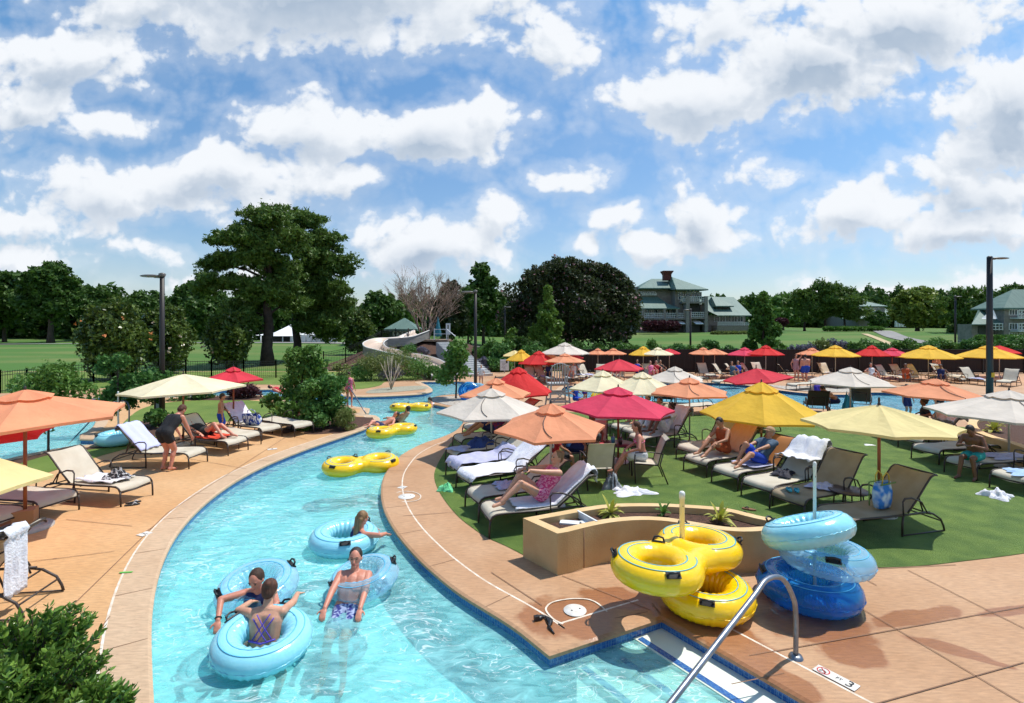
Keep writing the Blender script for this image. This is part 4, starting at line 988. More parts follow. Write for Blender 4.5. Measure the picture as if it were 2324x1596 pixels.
for (x, y, w_, lab) in [(1812, 886, 0, 'low bench-like lounger left of the rock border'), (1860, 880, 0, 'flat far lounger behind the rock border'), (1905, 882, 0, 'flat far lounger behind the beige umbrella'), (1640, 878, 0, 'flat far lounger left of the tipped red umbrella'), (1560, 872, 0, 'flat far lounger right of the light grey umbrella'), (2180, 866, 0, 'flat far lounger by the tall lamp post')]:
    lounger((x - 16, y), (x + 34, y - 3), 0, lab, 'flat loungers across the main pool', 1.0)
# ================================================================ sling chairs and table of the seated group
def chair(loc, rz, label, group='sling chairs round the small table', sc=1.1):
    t = thing('sling_chair', label, 'chair', loc, rz, group, sc)
    hw = .26
    b = MB(); b.add([(.25, -hw, .42), (-.2, -hw, .38), (-.2, hw, .38), (.25, hw, .42), (.25, -hw, .405), (-.2, -hw, .365), (-.2, hw, .365), (.25, hw, .405)], [(0,3,2,1), (4,5,6,7), (0,1,5,4), (1,2,6,5), (2,3,7,6), (3,0,4,7)]); b.build('seat', m_sling, t)
    b = MB(); p = [(-.2, .40), (-.27, .65), (-.36, .88), (-.42, .93)]
    for k in range(3):
        (x0, z0), (x1, z1) = p[k], p[k + 1]; b.add([(x0, -hw, z0), (x1, -hw, z1), (x1, hw, z1), (x0, hw, z0), (x0 - .014, -hw, z0), (x1 - .014, -hw, z1), (x1 - .014, hw, z1), (x0 - .014, hw, z0)], [(0,1,2,3), (7,6,5,4), (0,4,5,1), (3,2,6,7)])
    b.build('backrest', m_sling, t)
    for sg in (-1, 1):
        y = sg * (hw + .02)
        b = MB(); b.tube([(-.42, y, .93), (-.36, y, .88), (-.27, y, .65), (-.2, y, .39), (.26, y, .41)], .015, 6); b.build('side_rail', m_dark, t)
        b = MB(); b.tube([(.26, y, .60), (.27, y, .4), (.25, y, 0)], .015, 6); b.build('leg', m_dark, t)
        b = MB(); b.tube([(-.3, y, .62), (-.24, y, .4), (-.4, y, 0)], .015, 6); b.build('leg', m_dark, t)
        b = MB(); b.tube([(-.31, y, .62), (0, y, .66), (.26, y, .63)], .019, 6, flat=.6); b.build('armrest', m_dark, t)
    return t
K1 = chair(G(1354, 1100), PI / 2 + .1, 'sling chair turned its back to the planter')
K2 = chair(G(1466, 1090), PI - .1, 'sling chair seen side-on at the right of the seated group')
K3 = chair(G(1300, 1062), .2, 'sling chair under the man in the blue shirt')
K4 = chair(G(1350, 1050), -PI / 2 - .2, 'sling chair under the bare-shouldered person facing us')
def round_table(loc, r, h, label, group=None):
    t = thing('side_table', label, 'table', loc, 0, group)
    b = MB(); b.lathe([(.001, h), (r, h), (r + .012, h - .012), (r, h - .028), (.001, h - .028)], 28); b.build('tabletop', m_side, t)
    for k in range(4):
        a = PI / 4 + k * PI / 2; b = MB(); b.tube([(r * .7 * math.cos(a), r * .7 * math.sin(a), h - .02), (r * .8 * math.cos(a), r * .8 * math.sin(a), 0)], .013, 6); b.build('leg', m_dark, t)
    return t
round_table(G(1926, 1164), .33, .44, 'round bronze side table between the two nearest loungers')
TB = round_table(G(1404, 1062), .4, .62, 'round drinks table of the seated group')
for (dx, dy, m, lab) in [(-.15, -.05, mat('blue_cup', (.05, .2, .3), .3), 'blue grey cup on the drinks table'), (.02, -.12, m_side, 'dark red tumbler on the drinks table')]:
    t = thing('cup', lab, 'cup', TB.location + Vector((dx, dy, .62)), 0, 'cups on the drinks table'); b = MB(); b.lathe([(.001, .0), (.045, 0), (.055, .17), (.048, .17), (.04, .02), (.001, .02)], 14); b.build('cup_body', m, t)
    b = MB(); b.tube([(0, 0, .1), (.02, 0, .26)], .005, 5); b.build('straw', m_white, t)
heap('bag', G(1388, 1108), .2, .18, .45, mat('grey_print_bag', (.10, .12, .14), .8, (.3, .33, .36), 8), 'grey patterned bag on the turf by the sling chair', 'bag', 41, 0)
# ================================================================ swim tubes
def vinyl(name, c, c2=None, clear=False, rough=.25):
    m = bpy.data.materials.new(name); m.use_nodes = True; nt = m.node_tree; L = nt.links.new; b = nt.nodes['Principled BSDF']
    b.inputs['Base Color'].default_value = rgba(c); b.inputs['Roughness'].default_value = rough; b.inputs['Coat Weight'].default_value = .4; b.inputs['Coat Roughness'].default_value = .12
    tc = nn(nt, 'ShaderNodeTexCoord'); w = nn(nt, 'ShaderNodeTexNoise'); w.inputs['Scale'].default_value = 9; w.inputs['Detail'].default_value = 2
    L(tc.outputs['Object'], w.inputs['Vector']); bp = nn(nt, 'ShaderNodeBump'); bp.inputs['Strength'].default_value = .35; bp.inputs['Distance'].default_value = .02; L(w.outputs['Fac'], bp.inputs['Height']); L(bp.outputs[0], b.inputs['Normal'])
    if clear:
        tr = nn(nt, 'ShaderNodeBsdfTransparent'); tr.inputs['Color'].default_value = rgba(c2); ms = nn(nt, 'ShaderNodeMixShader')
        lw = nn(nt, 'ShaderNodeLayerWeight'); lw.inputs['Blend'].default_value = .35; mr = nn(nt, 'ShaderNodeMapRange'); mr.inputs[3].default_value = clear; mr.inputs[4].default_value = .85
        L(lw.outputs['Facing'], mr.inputs[0]); L(mr.outputs[0], ms.inputs[0]); L(tr.outputs[0], ms.inputs[1]); L(b.outputs[0], ms.inputs[2]); L(ms.outputs[0], nt.nodes['Material Output'].inputs['Surface'])
    else:
        b.inputs['Subsurface Weight'].default_value = .25; b.inputs['Subsurface Radius'].default_value = (.08, .08, .08)
    return m
vy = vinyl('yellow_vinyl', (.98, .60, .004)); vb = vinyl('light_blue_vinyl', (.30, .70, .82)); vc = vinyl('clear_vinyl', (.50, .75, .90), (.80, .93, .98), .16, .12); vd = vinyl('deep_blue_vinyl', (.03, .28, .68), (.12, .50, .92), .30, .12); vcc = vinyl('clear_blue_vinyl', (.35, .65, .88), (.72, .90, .98), .25, .12)
m_stripe = mat('stripe_teal', (.05, .45, .55), .4); m_stripeb = mat('stripe_blue', (.12, .50, .75), .4)
def torus_pts(R, r, n=44, k=16, wrinkle=.017, oval=1.0):
    vs = []; fs = []
    for i in range(n):
        a = 2 * PI * i / n
        for j in range(k):
            t = 2 * PI * j / k; rr = r
            inner = max(0, -math.cos(t)); outer = max(0, math.cos(t)) * max(0, -math.sin(t) + .35)
            rr += wrinkle * (inner * math.sin(a * 22) + outer * .6 * math.sin(a * 36)) * 1.0
            x = (R + rr * math.cos(t)); vs.append(Vector((x * math.cos(a), x * math.sin(a) * oval, rr * .92 * math.sin(t))))
    for i in range(n):
        for j in range(k): fs.append((i * k + j, ((i + 1) % n) * k + j, ((i + 1) % n) * k + (j + 1) % k, i * k + (j + 1) % k))
    return vs, fs
def handle(parent, a, R, r, T=Matrix.Identity(4), ang=.9, cx=0.0):
    b = MB(); c = Vector((cx, 0, 0)); d = Vector((math.cos(a), math.sin(a), 0)); s = Vector((-math.sin(a), math.cos(a), 0)); u = Vector((0, 0, 1))
    nrm = (d * math.cos(ang) + u * math.sin(ang)); tan = s
    base = c + d * (R + r * math.cos(ang)) + u * r * .92 * math.sin(ang)
    side = nrm.cross(tan)
    b.box(base + nrm * .008, (.17, .075, .016), M=Matrix((tan, side, nrm)).transposed())
    b.tube([base + tan * .07 + nrm * .01, base + tan * .055 + nrm * .055, base + nrm * .07, base - tan * .055 + nrm * .055, base - tan * .07 + nrm * .01], .013, 6)
    b.build('handle', m_black, parent)
def tube_single(label, loc, m, Ro=.60, r=.19, rot=(0, 0, 0), group=None, stripe=None, handles=((.6, .9), (3.7, .9)), seed=0, sc=1.0):
    t = thing('swim_tube', label, 'swim tube', loc, 0, group, sc, rot)
    R = Ro - r; vs, fs = torus_pts(R, r, 88); b = MB(); b.add(vs, fs, 0, True); b.build('ring', m, t)
    b = MB()
    for rr, th in ((R + r * .42, .008), (R - r * .12, .007)):
        zz = .92 * math.sqrt(max(0, r * r - (rr - R) ** 2)); b.tube([(rr * math.cos(2 * PI * i / 60), rr * math.sin(2 * PI * i / 60), zz) for i in range(60)], th, 5, closed=True, flat=.35)
    b.build('painted_stripe', stripe or m_stripeb, t)
    b = MB(); rr = R + r * .995; b.tube([((rr + .004 * math.sin(i * .9)) * math.cos(2 * PI * i / 120), (rr + .004 * math.sin(i * .9)) * math.sin(2 * PI * i / 120), -.01 + .006 * math.sin(i * 2.1)) for i in range(120)], .006, 4, closed=True); b.build('seam', m, t)
    for (a, an) in handles: handle(t, a, R, r, ang=an)
    return t
def tube_double(label, loc, m, rot=(0, 0, 0), Ro=.60, r=.2, sc=1.0, group='yellow double tubes', D=.50):
    """two rings joined into a figure of eight, one welded skin"""
    t = thing('double_swim_tube', label, 'swim tube', loc, 0, group, sc, rot)
    R = Ro - r; me_b = MB()
    for sx in (-D, D):
        vs, fs = torus_pts(R, r, 60, 16, .008); me_b.add([v + Vector((sx, 0, 0)) for v in vs], fs, 0, True)
    for sy in (-1, 1): me_b.tube([(-.34, sy * (R * .82), -.01), (0, sy * R * .62, 0), (.34, sy * (R * .82), -.01)], [.17, .155, .17], 14)
    me = me_b.mesh('ring', m); o = put('ring', me, t); remesh(o, .022, 3)
    b = MB()
    for sx in (-D, D):
        for rr in (R + r * .45, R - r * .15):
            zz = .92 * math.sqrt(max(0, r * r - (rr - R) ** 2)) - .001; pts = [(sx + rr * math.cos(a_), rr * math.sin(a_), zz) for a_ in [(.75 + (2 * PI - 1.5) * i / 50 + (PI if sx < 0 else 0) - PI + 0) for i in range(51)]]
            pts = [(sx + rr * math.cos(a_), rr * math.sin(a_), zz) for a_ in [((-PI + .8) if sx > 0 else .8) + (2 * PI - 1.6) * i / 50 for i in range(51)]]
            b.tube(pts, .009, 5, flat=.4)
    b.build('painted_stripe', m_stripe, t)
    for (cx, a, an) in ((D, .9, .8), (D, -.9, .8), (-D, PI - .9, .8), (-D, PI + .9, .8), (-D, .5, 1.3)): handle(t, a, R, r, ang=an, cx=cx)
    return t
def remesh(o, vox, smooth=4, fac=.6):
    m = o.modifiers.new('r', 'REMESH'); m.mode = 'VOXEL'; m.voxel_size = vox; m.use_smooth_shade = True
    if smooth: s = o.modifiers.new('s', 'SMOOTH'); s.iterations = smooth; s.factor = fac
    dg = bpy.context.evaluated_depsgraph_get(); ev = o.evaluated_get(dg); me = bpy.data.meshes.new_from_object(ev)
    old = o.data; o.modifiers.clear(); o.data = me; me.name = o.name
    if not me.materials:
        for mm in old.materials: me.materials.append(mm)
    return o
# ================================================================ people
def skin(name, c): 
    m = mat(name, c, .5, [x * .8 for x in c], 6, bump=.08, bscale=60)
    b = m.node_tree.nodes['Principled BSDF']; b.inputs['Subsurface Weight'].default_value = .12; b.inputs['Subsurface Radius'].default_value = (.02, .008, .005); return m
SK = {'fair': skin('fair_skin', (.66, .34, .22)), 'tan': skin('tanned_skin', (.52, .24, .13)), 'brown': skin('brown_skin', (.22, .09, .045)), 'pinkish': skin('sunburnt_skin', (.66, .27, .18))}
HR = {'brown': mat('brown_hair', (.03, .014, .007), .7, (.07, .03, .015), 30, stretch=(1, 1, .15), bump=.6, bscale=60), 'dark': mat('dark_hair', (.012, .008, .006), .5, (.03, .02, .015), 30, bump=.6, bscale=60), 'blond': mat('blond_hair', (.30, .17, .07), .6, (.14, .07, .03), 26, stretch=(1, 1, .15), bump=.6, bscale=60),
      'auburn': mat('auburn_hair', (.05, .015, .007), .7, (.11, .035, .015), 30, stretch=(1, 1, .15), bump=.6, bscale=60), 'grey': mat('grey_hair', (.35, .33, .3), .7)}
def cl(name, c, c2=None, sc=14): return mat('cloth_' + name, c, .85, c2 or [x * .75 for x in c], sc, bump=.3, bscale=30, contrast=(.45, .55) if c2 else (.3, .7))
def ik(a, b, l1, l2, pole):
    a, b, pole = Vector(a), Vector(b), Vector(pole); d = b - a; D = min(d.length, (l1 + l2) * .999)
    if d.length < 1e-6: d = Vector((0, 0, -1))
    dn = d.normalized(); b2 = a + dn * D
    x = (l1 * l1 - l2 * l2 + D * D) / (2 * D) if D > 1e-6 else 0; h = math.sqrt(max(0, l1 * l1 - x * x))
    p = pole - dn * pole.dot(dn)
    p = p.normalized() if p.length > 1e-6 else Vector((0, 0, 1))
    return a + dn * x + p * h, b2
def capsule(b, p, q, r0, r1, n=10, flat=1.0):
    p, q = Vector(p), Vector(q); d = q - p; L = d.length
    if L < 1e-6: b.ell(p, r0, n, 6); return
    pts = []; rs = []
    for k in range(4): t = -r0 * math.cos(k / 4 * PI / 2); pts.append(p + d / L * t); rs.append(max(1e-3, r0 * math.sin(k / 4 * PI / 2)))
    for k in range(5): t = k / 4; pts.append(p + d * t); rs.append(r0 + (r1 - r0) * t)
    for k in range(3, -1, -1): t = r1 * math.cos(k / 4 * PI / 2); pts.append(q + d / L * t); rs.append(max(1e-3, r1 * math.sin(k / 4 * PI / 2)))
    b.tube(pts, rs, n, flat=flat)
def person(label, loc, yaw, pz=.93, lean=0.0, hands=((.12, .3, .75), (.12, -.3, .75)), feet=((.05, .11, .08), (.05, -.11, .08)), head=(0.0, 0.0), sk='fair', hair=('short', 'brown'),
           clothes=(), detail=1, sc=1.0, group=None, epole=(-.5, .8, -.5), kpole=(1, 0, .3), rot=None, footdir=None, twist=0.0, build=1.0, roll=0.0):
    t = thing('person', label, 'person', loc, yaw, group, sc, rot)
    m_skin = SK[sk]; V = Vector
    Pv = V((0, 0, pz)); U = V((math.sin(lean), math.sin(roll), math.cos(lean))).normalized(); Fw = V((math.cos(lean), 0, -math.sin(lean))); L0 = V((0, 1, 0))
    Ls = (Matrix.Rotation(twist, 3, U) @ L0); Fs = Ls.cross(U)
    neck = Pv + U * .50; sh = [Pv + U * .435 + Ls * s * .165 * build for s in (1, -1)]; hip = [Pv - U * .03 + L0 * s * .085 * build for s in (1, -1)]
    hp, hy = head; HU = (U * math.cos(hp) + Fs * math.sin(hp)).normalized(); HF = (Fs * math.cos(hp) - U * math.sin(hp)).normalized()
    Rh = Matrix.Rotation(hy, 3, HU); HF = Rh @ HF; HL = HU.cross(HF)
    hc = neck + HU * .15 + HF * .015
    B = MB(); w = build
    vox = {3: .0075, 2: .012, 1: .019, 0: .03}[detail]
    # trunk
    tors = []
    for s in (1, -1):
        q = V(sh[0 if s > 0 else 1]); tors.append((Pv + U * .36 + Ls * s * .085 * w, Pv + U * .12 + L0 * s * .065 * w, .098 * w, .085 * w)); tors.append((Pv + U * .12 + L0 * s * .065 * w, Pv + L0 * s * .075 * w, .085 * w, .105 * w))
    tors.append((Pv + U * .40 - Ls * .1 * w, Pv + U * .40 + Ls * .1 * w, .075 * w, .075 * w)); tors.append((Pv + U * .36 + Fs * .02, Pv + U * .05, .09 * w, .095 * w))
    for c in tors: capsule(B, *c, 12)
    capsule(B, Pv + U * .42, hc - HU * .06, .06, .05)
    for s in (0, 1): capsule(B, neck - U * .03, sh[s], .05, .05)
    # head
    HM = Matrix((HF, HL, HU)).transposed()
    B.ell(hc + HU * .02, (.098, .078, .105), 16, 12, M=HM); B.ell(hc + HF * .022 - HU * .055, (.066, .056, .06), 12, 8, M=HM)
    if detail >= 1:
        capsule(B, hc + HF * .092 + HU * .01, hc + HF * .108 - HU * .028, .009, .015, 8)
        for s in (1, -1): B.ell(hc + HL * s * .08 - HU * .005 - HF * .005, (.018, .010, .03), 8, 6, M=HM)
        B.ell(hc + HF * .075 - HU * .088, (.022, .026, .018), 8, 6, M=HM)
    if detail >= 3:
        B.ell(hc + HF * .083 + HU * .03, (.018, .055, .012), 10, 6, M=HM); capsule(B, hc + HF * .094 - HU * .052 - HL * .018, hc + HF * .094 - HU * .052 + HL * .018, .0085, .0085, 8)
    J = {}
    for s in (0, 1):
        sg = 1 - 2 * s; ep = V((epole[0], epole[1] * sg, epole[2]))
        el, wr = ik(sh[s], hands[s], .275, .245, ep); J['el', s] = el; J['wr', s] = wr
        capsule(B, sh[s], el, .053 * w, .042 * w); capsule(B, el, wr, .041 * w, .029)
        d = (wr - el).normalized()
        hd = (d + V((0, 0, -.25))).normalized(); side = hd.cross(V((0, 0, 1)));
        side = side.normalized() if side.length > .1 else L0; nrm = side.cross(hd).normalized()
        PM = Matrix((hd, side, nrm)).transposed(); pc = wr + hd * .05; B.ell(pc, (.052, .040, .017), 10, 8, M=PM)
        if detail >= 2:
            for k, (o_, ln) in enumerate(((-.030, .062), (-.010, .074), (.011, .070), (.030, .054))):
                a0 = pc + hd * .035 + side * o_; a1 = a0 + (hd + side * o_ * 3).normalized() * ln * .5 - nrm * .006; a2 = a1 + (hd * .85 - nrm * .5).normalized() * ln * .5
                capsule(B, a0, a1, .0105, .0098, 7); capsule(B, a1, a2, .0098, .0085, 7)
            th = -sg; a0 = pc - hd * .02 + side * th * .028; a1 = a0 + (hd * .6 + side * th * .8).normalized() * .04; a2 = a1 + (hd * .9 + side * th * .3).normalized() * .03
            capsule(B, a0, a1, .013, .0115, 7); capsule(B, a1, a2, .0115, .0095, 7)
        else: capsule(B, pc, pc + hd * .07 - nrm * .02, .028, .02, 8, )
        kp = V((kpole[0], kpole[1] * sg, kpole[2])); kn, an = ik(hip[s], feet[s], .43, .42, kp); J['kn', s] = kn; J['an', s] = an
        capsule(B, hip[s], kn, .092 * w, .058 * w); sh_ = (an - kn); back = -kp.normalized()
        capsule(B, kn, an, .055 * w, .036); B.ell(kn + sh_ * .3 + (back - sh_.normalized() * back.dot(sh_.normalized())) * .018, (.05 * w, .05 * w, .09), 10, 8, M=Matrix((*frame_z(sh_), sh_.normalized())).transposed())
        if footdir is not None: fd = V(footdir).normalized()
        else:
            fd = V((1, .12 * sg, -.12)).normalized()
        capsule(B, an - fd * .03 - V((0, 0, .02)) * (1 if abs(fd.z) < .7 else 0), an + fd * .15 - V((0, 0, .03)) * (1 if abs(fd.z) < .7 else 0), .036, .028, 10)
    body = B.build('body', m_skin, t); remesh(body, vox, 5 if detail < 3 else 6, .55)
    # hair
    st, hcx = hair; hm = HR.get(hcx) or HR['brown']
    if st != 'none':
        b = MB(); b.ell(hc + HU * .038 - HF * .018, (.098, .087, .098), 16, 10, M=HM); b.ell(hc - HF * .05 + HU * .0, (.062, .076, .085), 12, 8, M=HM)
        if st in ('long', 'pony', 'bun'):
            if st == 'bun': b.ell(hc - HF * .09 + HU * .07, .045, 10, 8)
            else:
                wd = .055 if st == 'long' else .03; e = hc - HF * (.075 if st == 'long' else .12) - HU * .30
                for k in (-1, 0, 1): capsule(b, hc - HF * .07 + HL * k * wd * .7, e + HL * k * wd * .6 + V((0, 0, -.03 * abs(k))), wd * .9, wd * .45)
        if st == 'curly':
            for k in range(26):
                a = k * 2.4; z = (k % 7) / 7; q = HL * math.cos(a) * .085 + HF * (math.sin(a) * .085 - .02) + HU * (.0 + z * .13)
                b.ell(hc + q * (1 if q.dot(HF) < .06 else .9) + HU * .02, .033, 6, 5)
        o = b.build('hair', hm, t); remesh(o, max(.009, vox * .8), 2)
    if st == 'capped':
        pass
    if detail >= 3:
        b = MB()
        for s in (1, -1): b.ell(hc + HF * .088 + HL * s * .031 + HU * .014, (.010, .014, .0075), 8, 6, M=HM)
        b.build('eyes', mat('eye_dark', (.03, .02, .015), .3), t)
        b = MB()
        for s in (1, -1): b.tube([hc + HF * .093 + HL * s * .016 + HU * .032, hc + HF * .095 + HL * s * .032 + HU * .037, hc + HF * .085 + HL * s * .05 + HU * .031], .004, 5)
        b.build('eyebrows', hm, t)
        b = MB(); b.tube([hc + HF * .094 - HU * .048 - HL * .024, hc + HF * .103 - HU * .053, hc + HF * .094 - HU * .048 + HL * .024], [.004, .007, .004], 6, flat=.7); b.build('mouth', mat('lips', (.45, .10, .09), .4), t)
    for c in clothes:
        kind, cm = c[0], c[1]; b = MB(); g = .010 + vox * .25
        if kind in ('shirt', 'suit', 'dress', 'tank'):
            for (p, q, r0, r1) in tors[:6]: capsule(b, p, q, r0 + g, r1 + g, 12)
            if kind == 'shirt':
                for s in (0, 1): capsule(b, neck - U * .04, sh[s], .05 + g, .055 + g); capsule(b, sh[s], V(sh[s]).lerp(J['el', s], .6), .057 + g, .055 + g)
            if kind == 'dress' or kind == 'suit':
                for s in (0, 1): capsule(b, hip[s], V(hip[s]).lerp(J['kn', s], .12 if kind == 'suit' else .35), .10 + g, .098 + g)
        if kind in ('trunks', 'shorts', 'bikini'):
            k = {'trunks': .55, 'shorts': .65, 'bikini': .06}[kind]
            for s in (0, 1): capsule(b, hip[s], V(hip[s]).lerp(J['kn', s], k), .097 * w + g, (.095 if k > .2 else .09) * w + g)
            capsule(b, Pv + L0 * .07, Pv - L0 * .07, .105 * w + g, .105 * w + g)
        if kind == 'towelwrap':
            for s in (0, 1): capsule(b, hip[s], J['kn', s], .13, .10); capsule(b, J['kn', s], J['an', s], .1, .08)
            capsule(b, J['kn', 0], J['kn', 1], .1, .1)
        if kind == 'bikinitop':
            for s in (1, -1): b.ell(Pv + U * .33 + Fs * .085 + Ls * s * .065, (.05, .06, .05), 10, 8, M=Matrix((Fs, Ls, U)).transposed())
            b.tube([Pv + U * .30 + (Fs * .108 * math.cos(a) + Ls * .175 * math.sin(a)) for a in [2 * PI * i / 24 for i in range(24)]], .010, 6, closed=True)
        if kind == 'crossstraps':
            def bs(x, z): return Pv + U * z + Ls * x - Fs * (.118 * w - abs(x) * .22 + g * .0) 
            for (a, c_) in (((-.11, .40), (.06, .16)), ((.11, .40), (-.06, .16)), ((-.07, .44), (.10, .19)), ((.07, .44), (-.10, .19))):
                b.tube([bs(a[0] + (c_[0] - a[0]) * k / 6, a[1] + (c_[1] - a[1]) * k / 6) for k in range(7)], .0065, 5)
            b.tube([bs(x, .155 + .2 * abs(x)) for x in (-.14, -.1, -.05, 0, .05, .1, .14)], .011, 5)
            b.build('swimsuit_straps', cm, t); continue
        if kind == 'cap':
            b.ell(hc + HU * .055 - HF * .005, (.112, .098, .085), 14, 8, M=HM); b.ell(hc + HU * .045 + HF * .12, (.08, .075, .012), 12, 6, M=HM); b.build('cap', cm, t); continue
        if kind == 'band':
            wr, el = J['wr', c[2]], J['el', c[2]]; d = (wr - el).normalized(); a_, b_ = frame_z(d); b.tube([wr - d * .02 + (a_ * math.cos(k * PI / 6) + b_ * math.sin(k * PI / 6)) * .034 for k in range(12)], .007, 5, closed=True); b.build('wristband', cm, t); continue
        if kind == 'phone':
            b.box(J['wr', c[2]] + V((.05, 0, .06)), (.012, .08, .14)); b.build('phone', m_black, t); continue
        nm = {'shirt': 'shirt', 'suit': 'swimsuit', 'dress': 'dress', 'tank': 'top', 'trunks': 'swim_trunks', 'shorts': 'shorts', 'bikini': 'bikini_bottom', 'towelwrap': 'towel_wrap', 'bikinitop': 'bikini_top'}[kind]
        o = b.build(nm, cm, t)
        if kind != 'bikinitop' or detail < 2: remesh(o, max(.011, vox), 4)
    return t
def facing(a, b): d = b - a; return math.atan2(d.y, d.x)
# ---- swimmers and tubes on the river
def TubeAt(px, py, z): return G(px, py, z)
tube_single('light blue tube with the girl in the cross-back swimsuit', TubeAt(596, 1452, .02), vb, .535, .158, (.10, .02, .3), 'blue single tubes on the river', handles=((1.15, .7), (2.4, .7)))
tube_single('clear tube under the arms of the girl facing us', TubeAt(585, 1332, .04), vc, .52, .16, (.18, -.05, .2), 'clear tubes on the river', handles=((-.25 + .8, .9), (3.6, .9)))
tube_single('clear tube round the man with the blue patterned trunks', TubeAt(826, 1312, .04), vc, .48, .15, (.10, -.16, .2), 'clear tubes on the river', handles=((.15, .9), (3.6, .9)))
tube_single('light blue tube with the long-haired girl farther up the river', TubeAt(782, 1221, .02), vb, .565, .17, (.03, .03, 0), 'blue single tubes on the river', handles=((-1.25, .9), (1.1, .9)))
tube_double('empty yellow double tube drifting mid river', TubeAt(820, 1054, .05), vy, (.06, .0, .42), .56, .2, .9)
tube_double('yellow double tube with two bathers lying on it', TubeAt(890, 977, .05), vy, (0, 0, .75), .56, .2, .85)
tube_double('yellow double tube farthest up the river near the stone wall', TubeAt(932, 924, .02), vy, (0, 0, .12), .56, .2, .85)
m_blu = cl('blue_print', (.03, .04, .22), (.35, .42, .62), 22); m_viol = mat('violet_strap', (.10, .06, .45), .6); m_navyc = cl('navy', (.01, .02, .10)); m_blk = cl('black', (.012, .012, .015)); m_pinkc = cl('pink_print', (.62, .04, .18), (.80, .30, .42), 30)
m_bluet = cl('royal_blue', (.01, .06, .48)); m_lbl = cl('light_blue', (.08, .28, .65)); m_gry = cl('slate', (.07, .12, .18)); m_redc = cl('red', (.55, .02, .04)); m_whc = cl('white', (.75, .75, .78)); m_tealc = cl('teal', (.02, .35, .30)); m_rust = cl('rust', (.50, .09, .02)); m_cap = cl('cap_tan', (.50, .30, .16)); m_purp = cl('purple', (.06, .02, .30)); m_red2 = cl('red_plaid', (.35, .02, .05), (.05, .03, .2), 25)
# girl seen from behind
person('girl seen from behind with auburn hair and violet cross straps, in the light blue tube', Vector((-2.86, 6.08, -1.0)), PI / 2 + .1, .74, .25, ((.52, .33, 1.08), (.62, -.18, 1.10)), ((-.1, .12, .22), (-.15, -.12, .22)), (.15, 0), 'fair', ('bun', 'auburn'),
       (('crossstraps', m_viol), ('bikini', m_viol)), 3, 1.05, epole=(-.2, 1, -.1))
person('girl facing us with arms folded over the clear tube', Vector((-3.26, 6.88, -1.0)), -PI / 2 - .05, .62, .10, ((.50, .30, .98), (.40, -.30, .92)), ((.1, .12, .22), (.1, -.12, .22)), (.25, .0), 'pinkish', ('short', 'brown'),
       (('suit', m_navyc), ('band', m_white, 0), ('band', m_black, 1)), 3, 1.06, epole=(.1, 1, .35))
person('dark-haired man hanging his arms over the clear tube, blue patterned trunks under water', Vector((-2.17, 6.98, -1.0)), -PI / 2, .75, -.72, ((.30, .22, .87), (.36, -.22, .86)), ((.56, .12, .26), (.50, -.14, .24)), (.62, .1), 'pinkish', ('short', 'dark'),
       (('trunks', m_blu),), 3, 1.06, epole=(-.2, 1, .3), build=1.08, kpole=(1, 0, -.2))
person('long-haired girl leaning on the far side of her light blue tube', Vector((-2.58, 8.78, -1.0)), .75, .70, .12, ((.36, .1, 1.08), (.40, -.25, 1.08)), ((.0, .12, .22), (.0, -.12, .22)), (.1, .2), 'pinkish', ('long', 'blond'), (('suit', m_navyc),), 3, 1.0, epole=(-.1, 1, .2))
g = G(878, 968, .25)
person('bather lying in the near ring of the yellow double tube, dark hair', G(868, 975, 0) + Vector((0, 0, -.1)), .6 + PI, .22, -1.05, ((.0, .42, .3), (-.05, -.42, .3)), ((.55, .15, .33), (.5, -.15, .33)), (.35, 0), 'pinkish', ('short', 'dark'), (('trunks', m_navyc),), 1, .95)
person('bather in the far ring of the yellow double tube, only head and shoulders showing', G(908, 963, 0) + Vector((0, 0, -.1)), 2.6, .2, -.7, ((.2, .35, .3), (.2, -.35, .3)), ((.55, .15, .33), (.5, -.15, .33)), (.2, 0), 'tan', ('short', 'dark'), (('trunks', m_blk),), 1, .95)
person('swimmer at the stone wall beside the farthest yellow tube', G(992, 921, -.1) + Vector((0, 0, -.9)), PI, .6, .5, ((.4, .2, .8), (.4, -.2, .8)), head=(.0, 0), sk='fair', hair=('short', 'dark'), clothes=(('tank', m_whc),), detail=1)
# ---- on the island
person('woman in a black dress bending over the lounger with the lavender towel', G(374, 1070), PI / 2 - .25, .90, .75, ((.62, .15, .62), (.60, -.22, .60)), head=(.1, .1), sk='pinkish', hair=('short', 'auburn'), clothes=(('dress', m_blk),), detail=2, sc=1.05, build=1.12)
person('boy in blue trunks standing by the white towel on the island', G(500, 1001), .5, .93, .05, ((.2, .2, 1.05), (.08, -.24, .78)), head=(.15, .1), sk='tan', hair=('short', 'dark'), clothes=(('trunks', m_bluet),), detail=2, sc=.86)
def onlounger(L, angle, x=.02, **kw):
    """root of a person reclining on lounger L"""
    M = Matrix.LocRotScale(L.location, L.rotation_euler, (1, 1, 1)); return M @ Vector((x * L.scale[0], kw.get('y', 0), 0))
def recline(label, L, lean, knees=(0, 0), x=.03, hands=((.35, .22, .75), (.3, -.22, .75)), head=(.5, 0), y=0, detail=2, sc=1.02, pz=None, **kw):
    ft = []
    for i, k in enumerate(knees):
        s = 1 - 2 * i; ft.append((.80 - .38 * k, s * .13, SEAT * L.scale[0] + .08))
    return person(label, onlounger(L, 0, x, y=y), L.rotation_euler.z, (SEAT * L.scale[0] + .13 if pz is None else pz), -math.radians(lean), hands, ft, head, detail=detail, sc=sc, kpole=(.1, 0, 1), **kw)
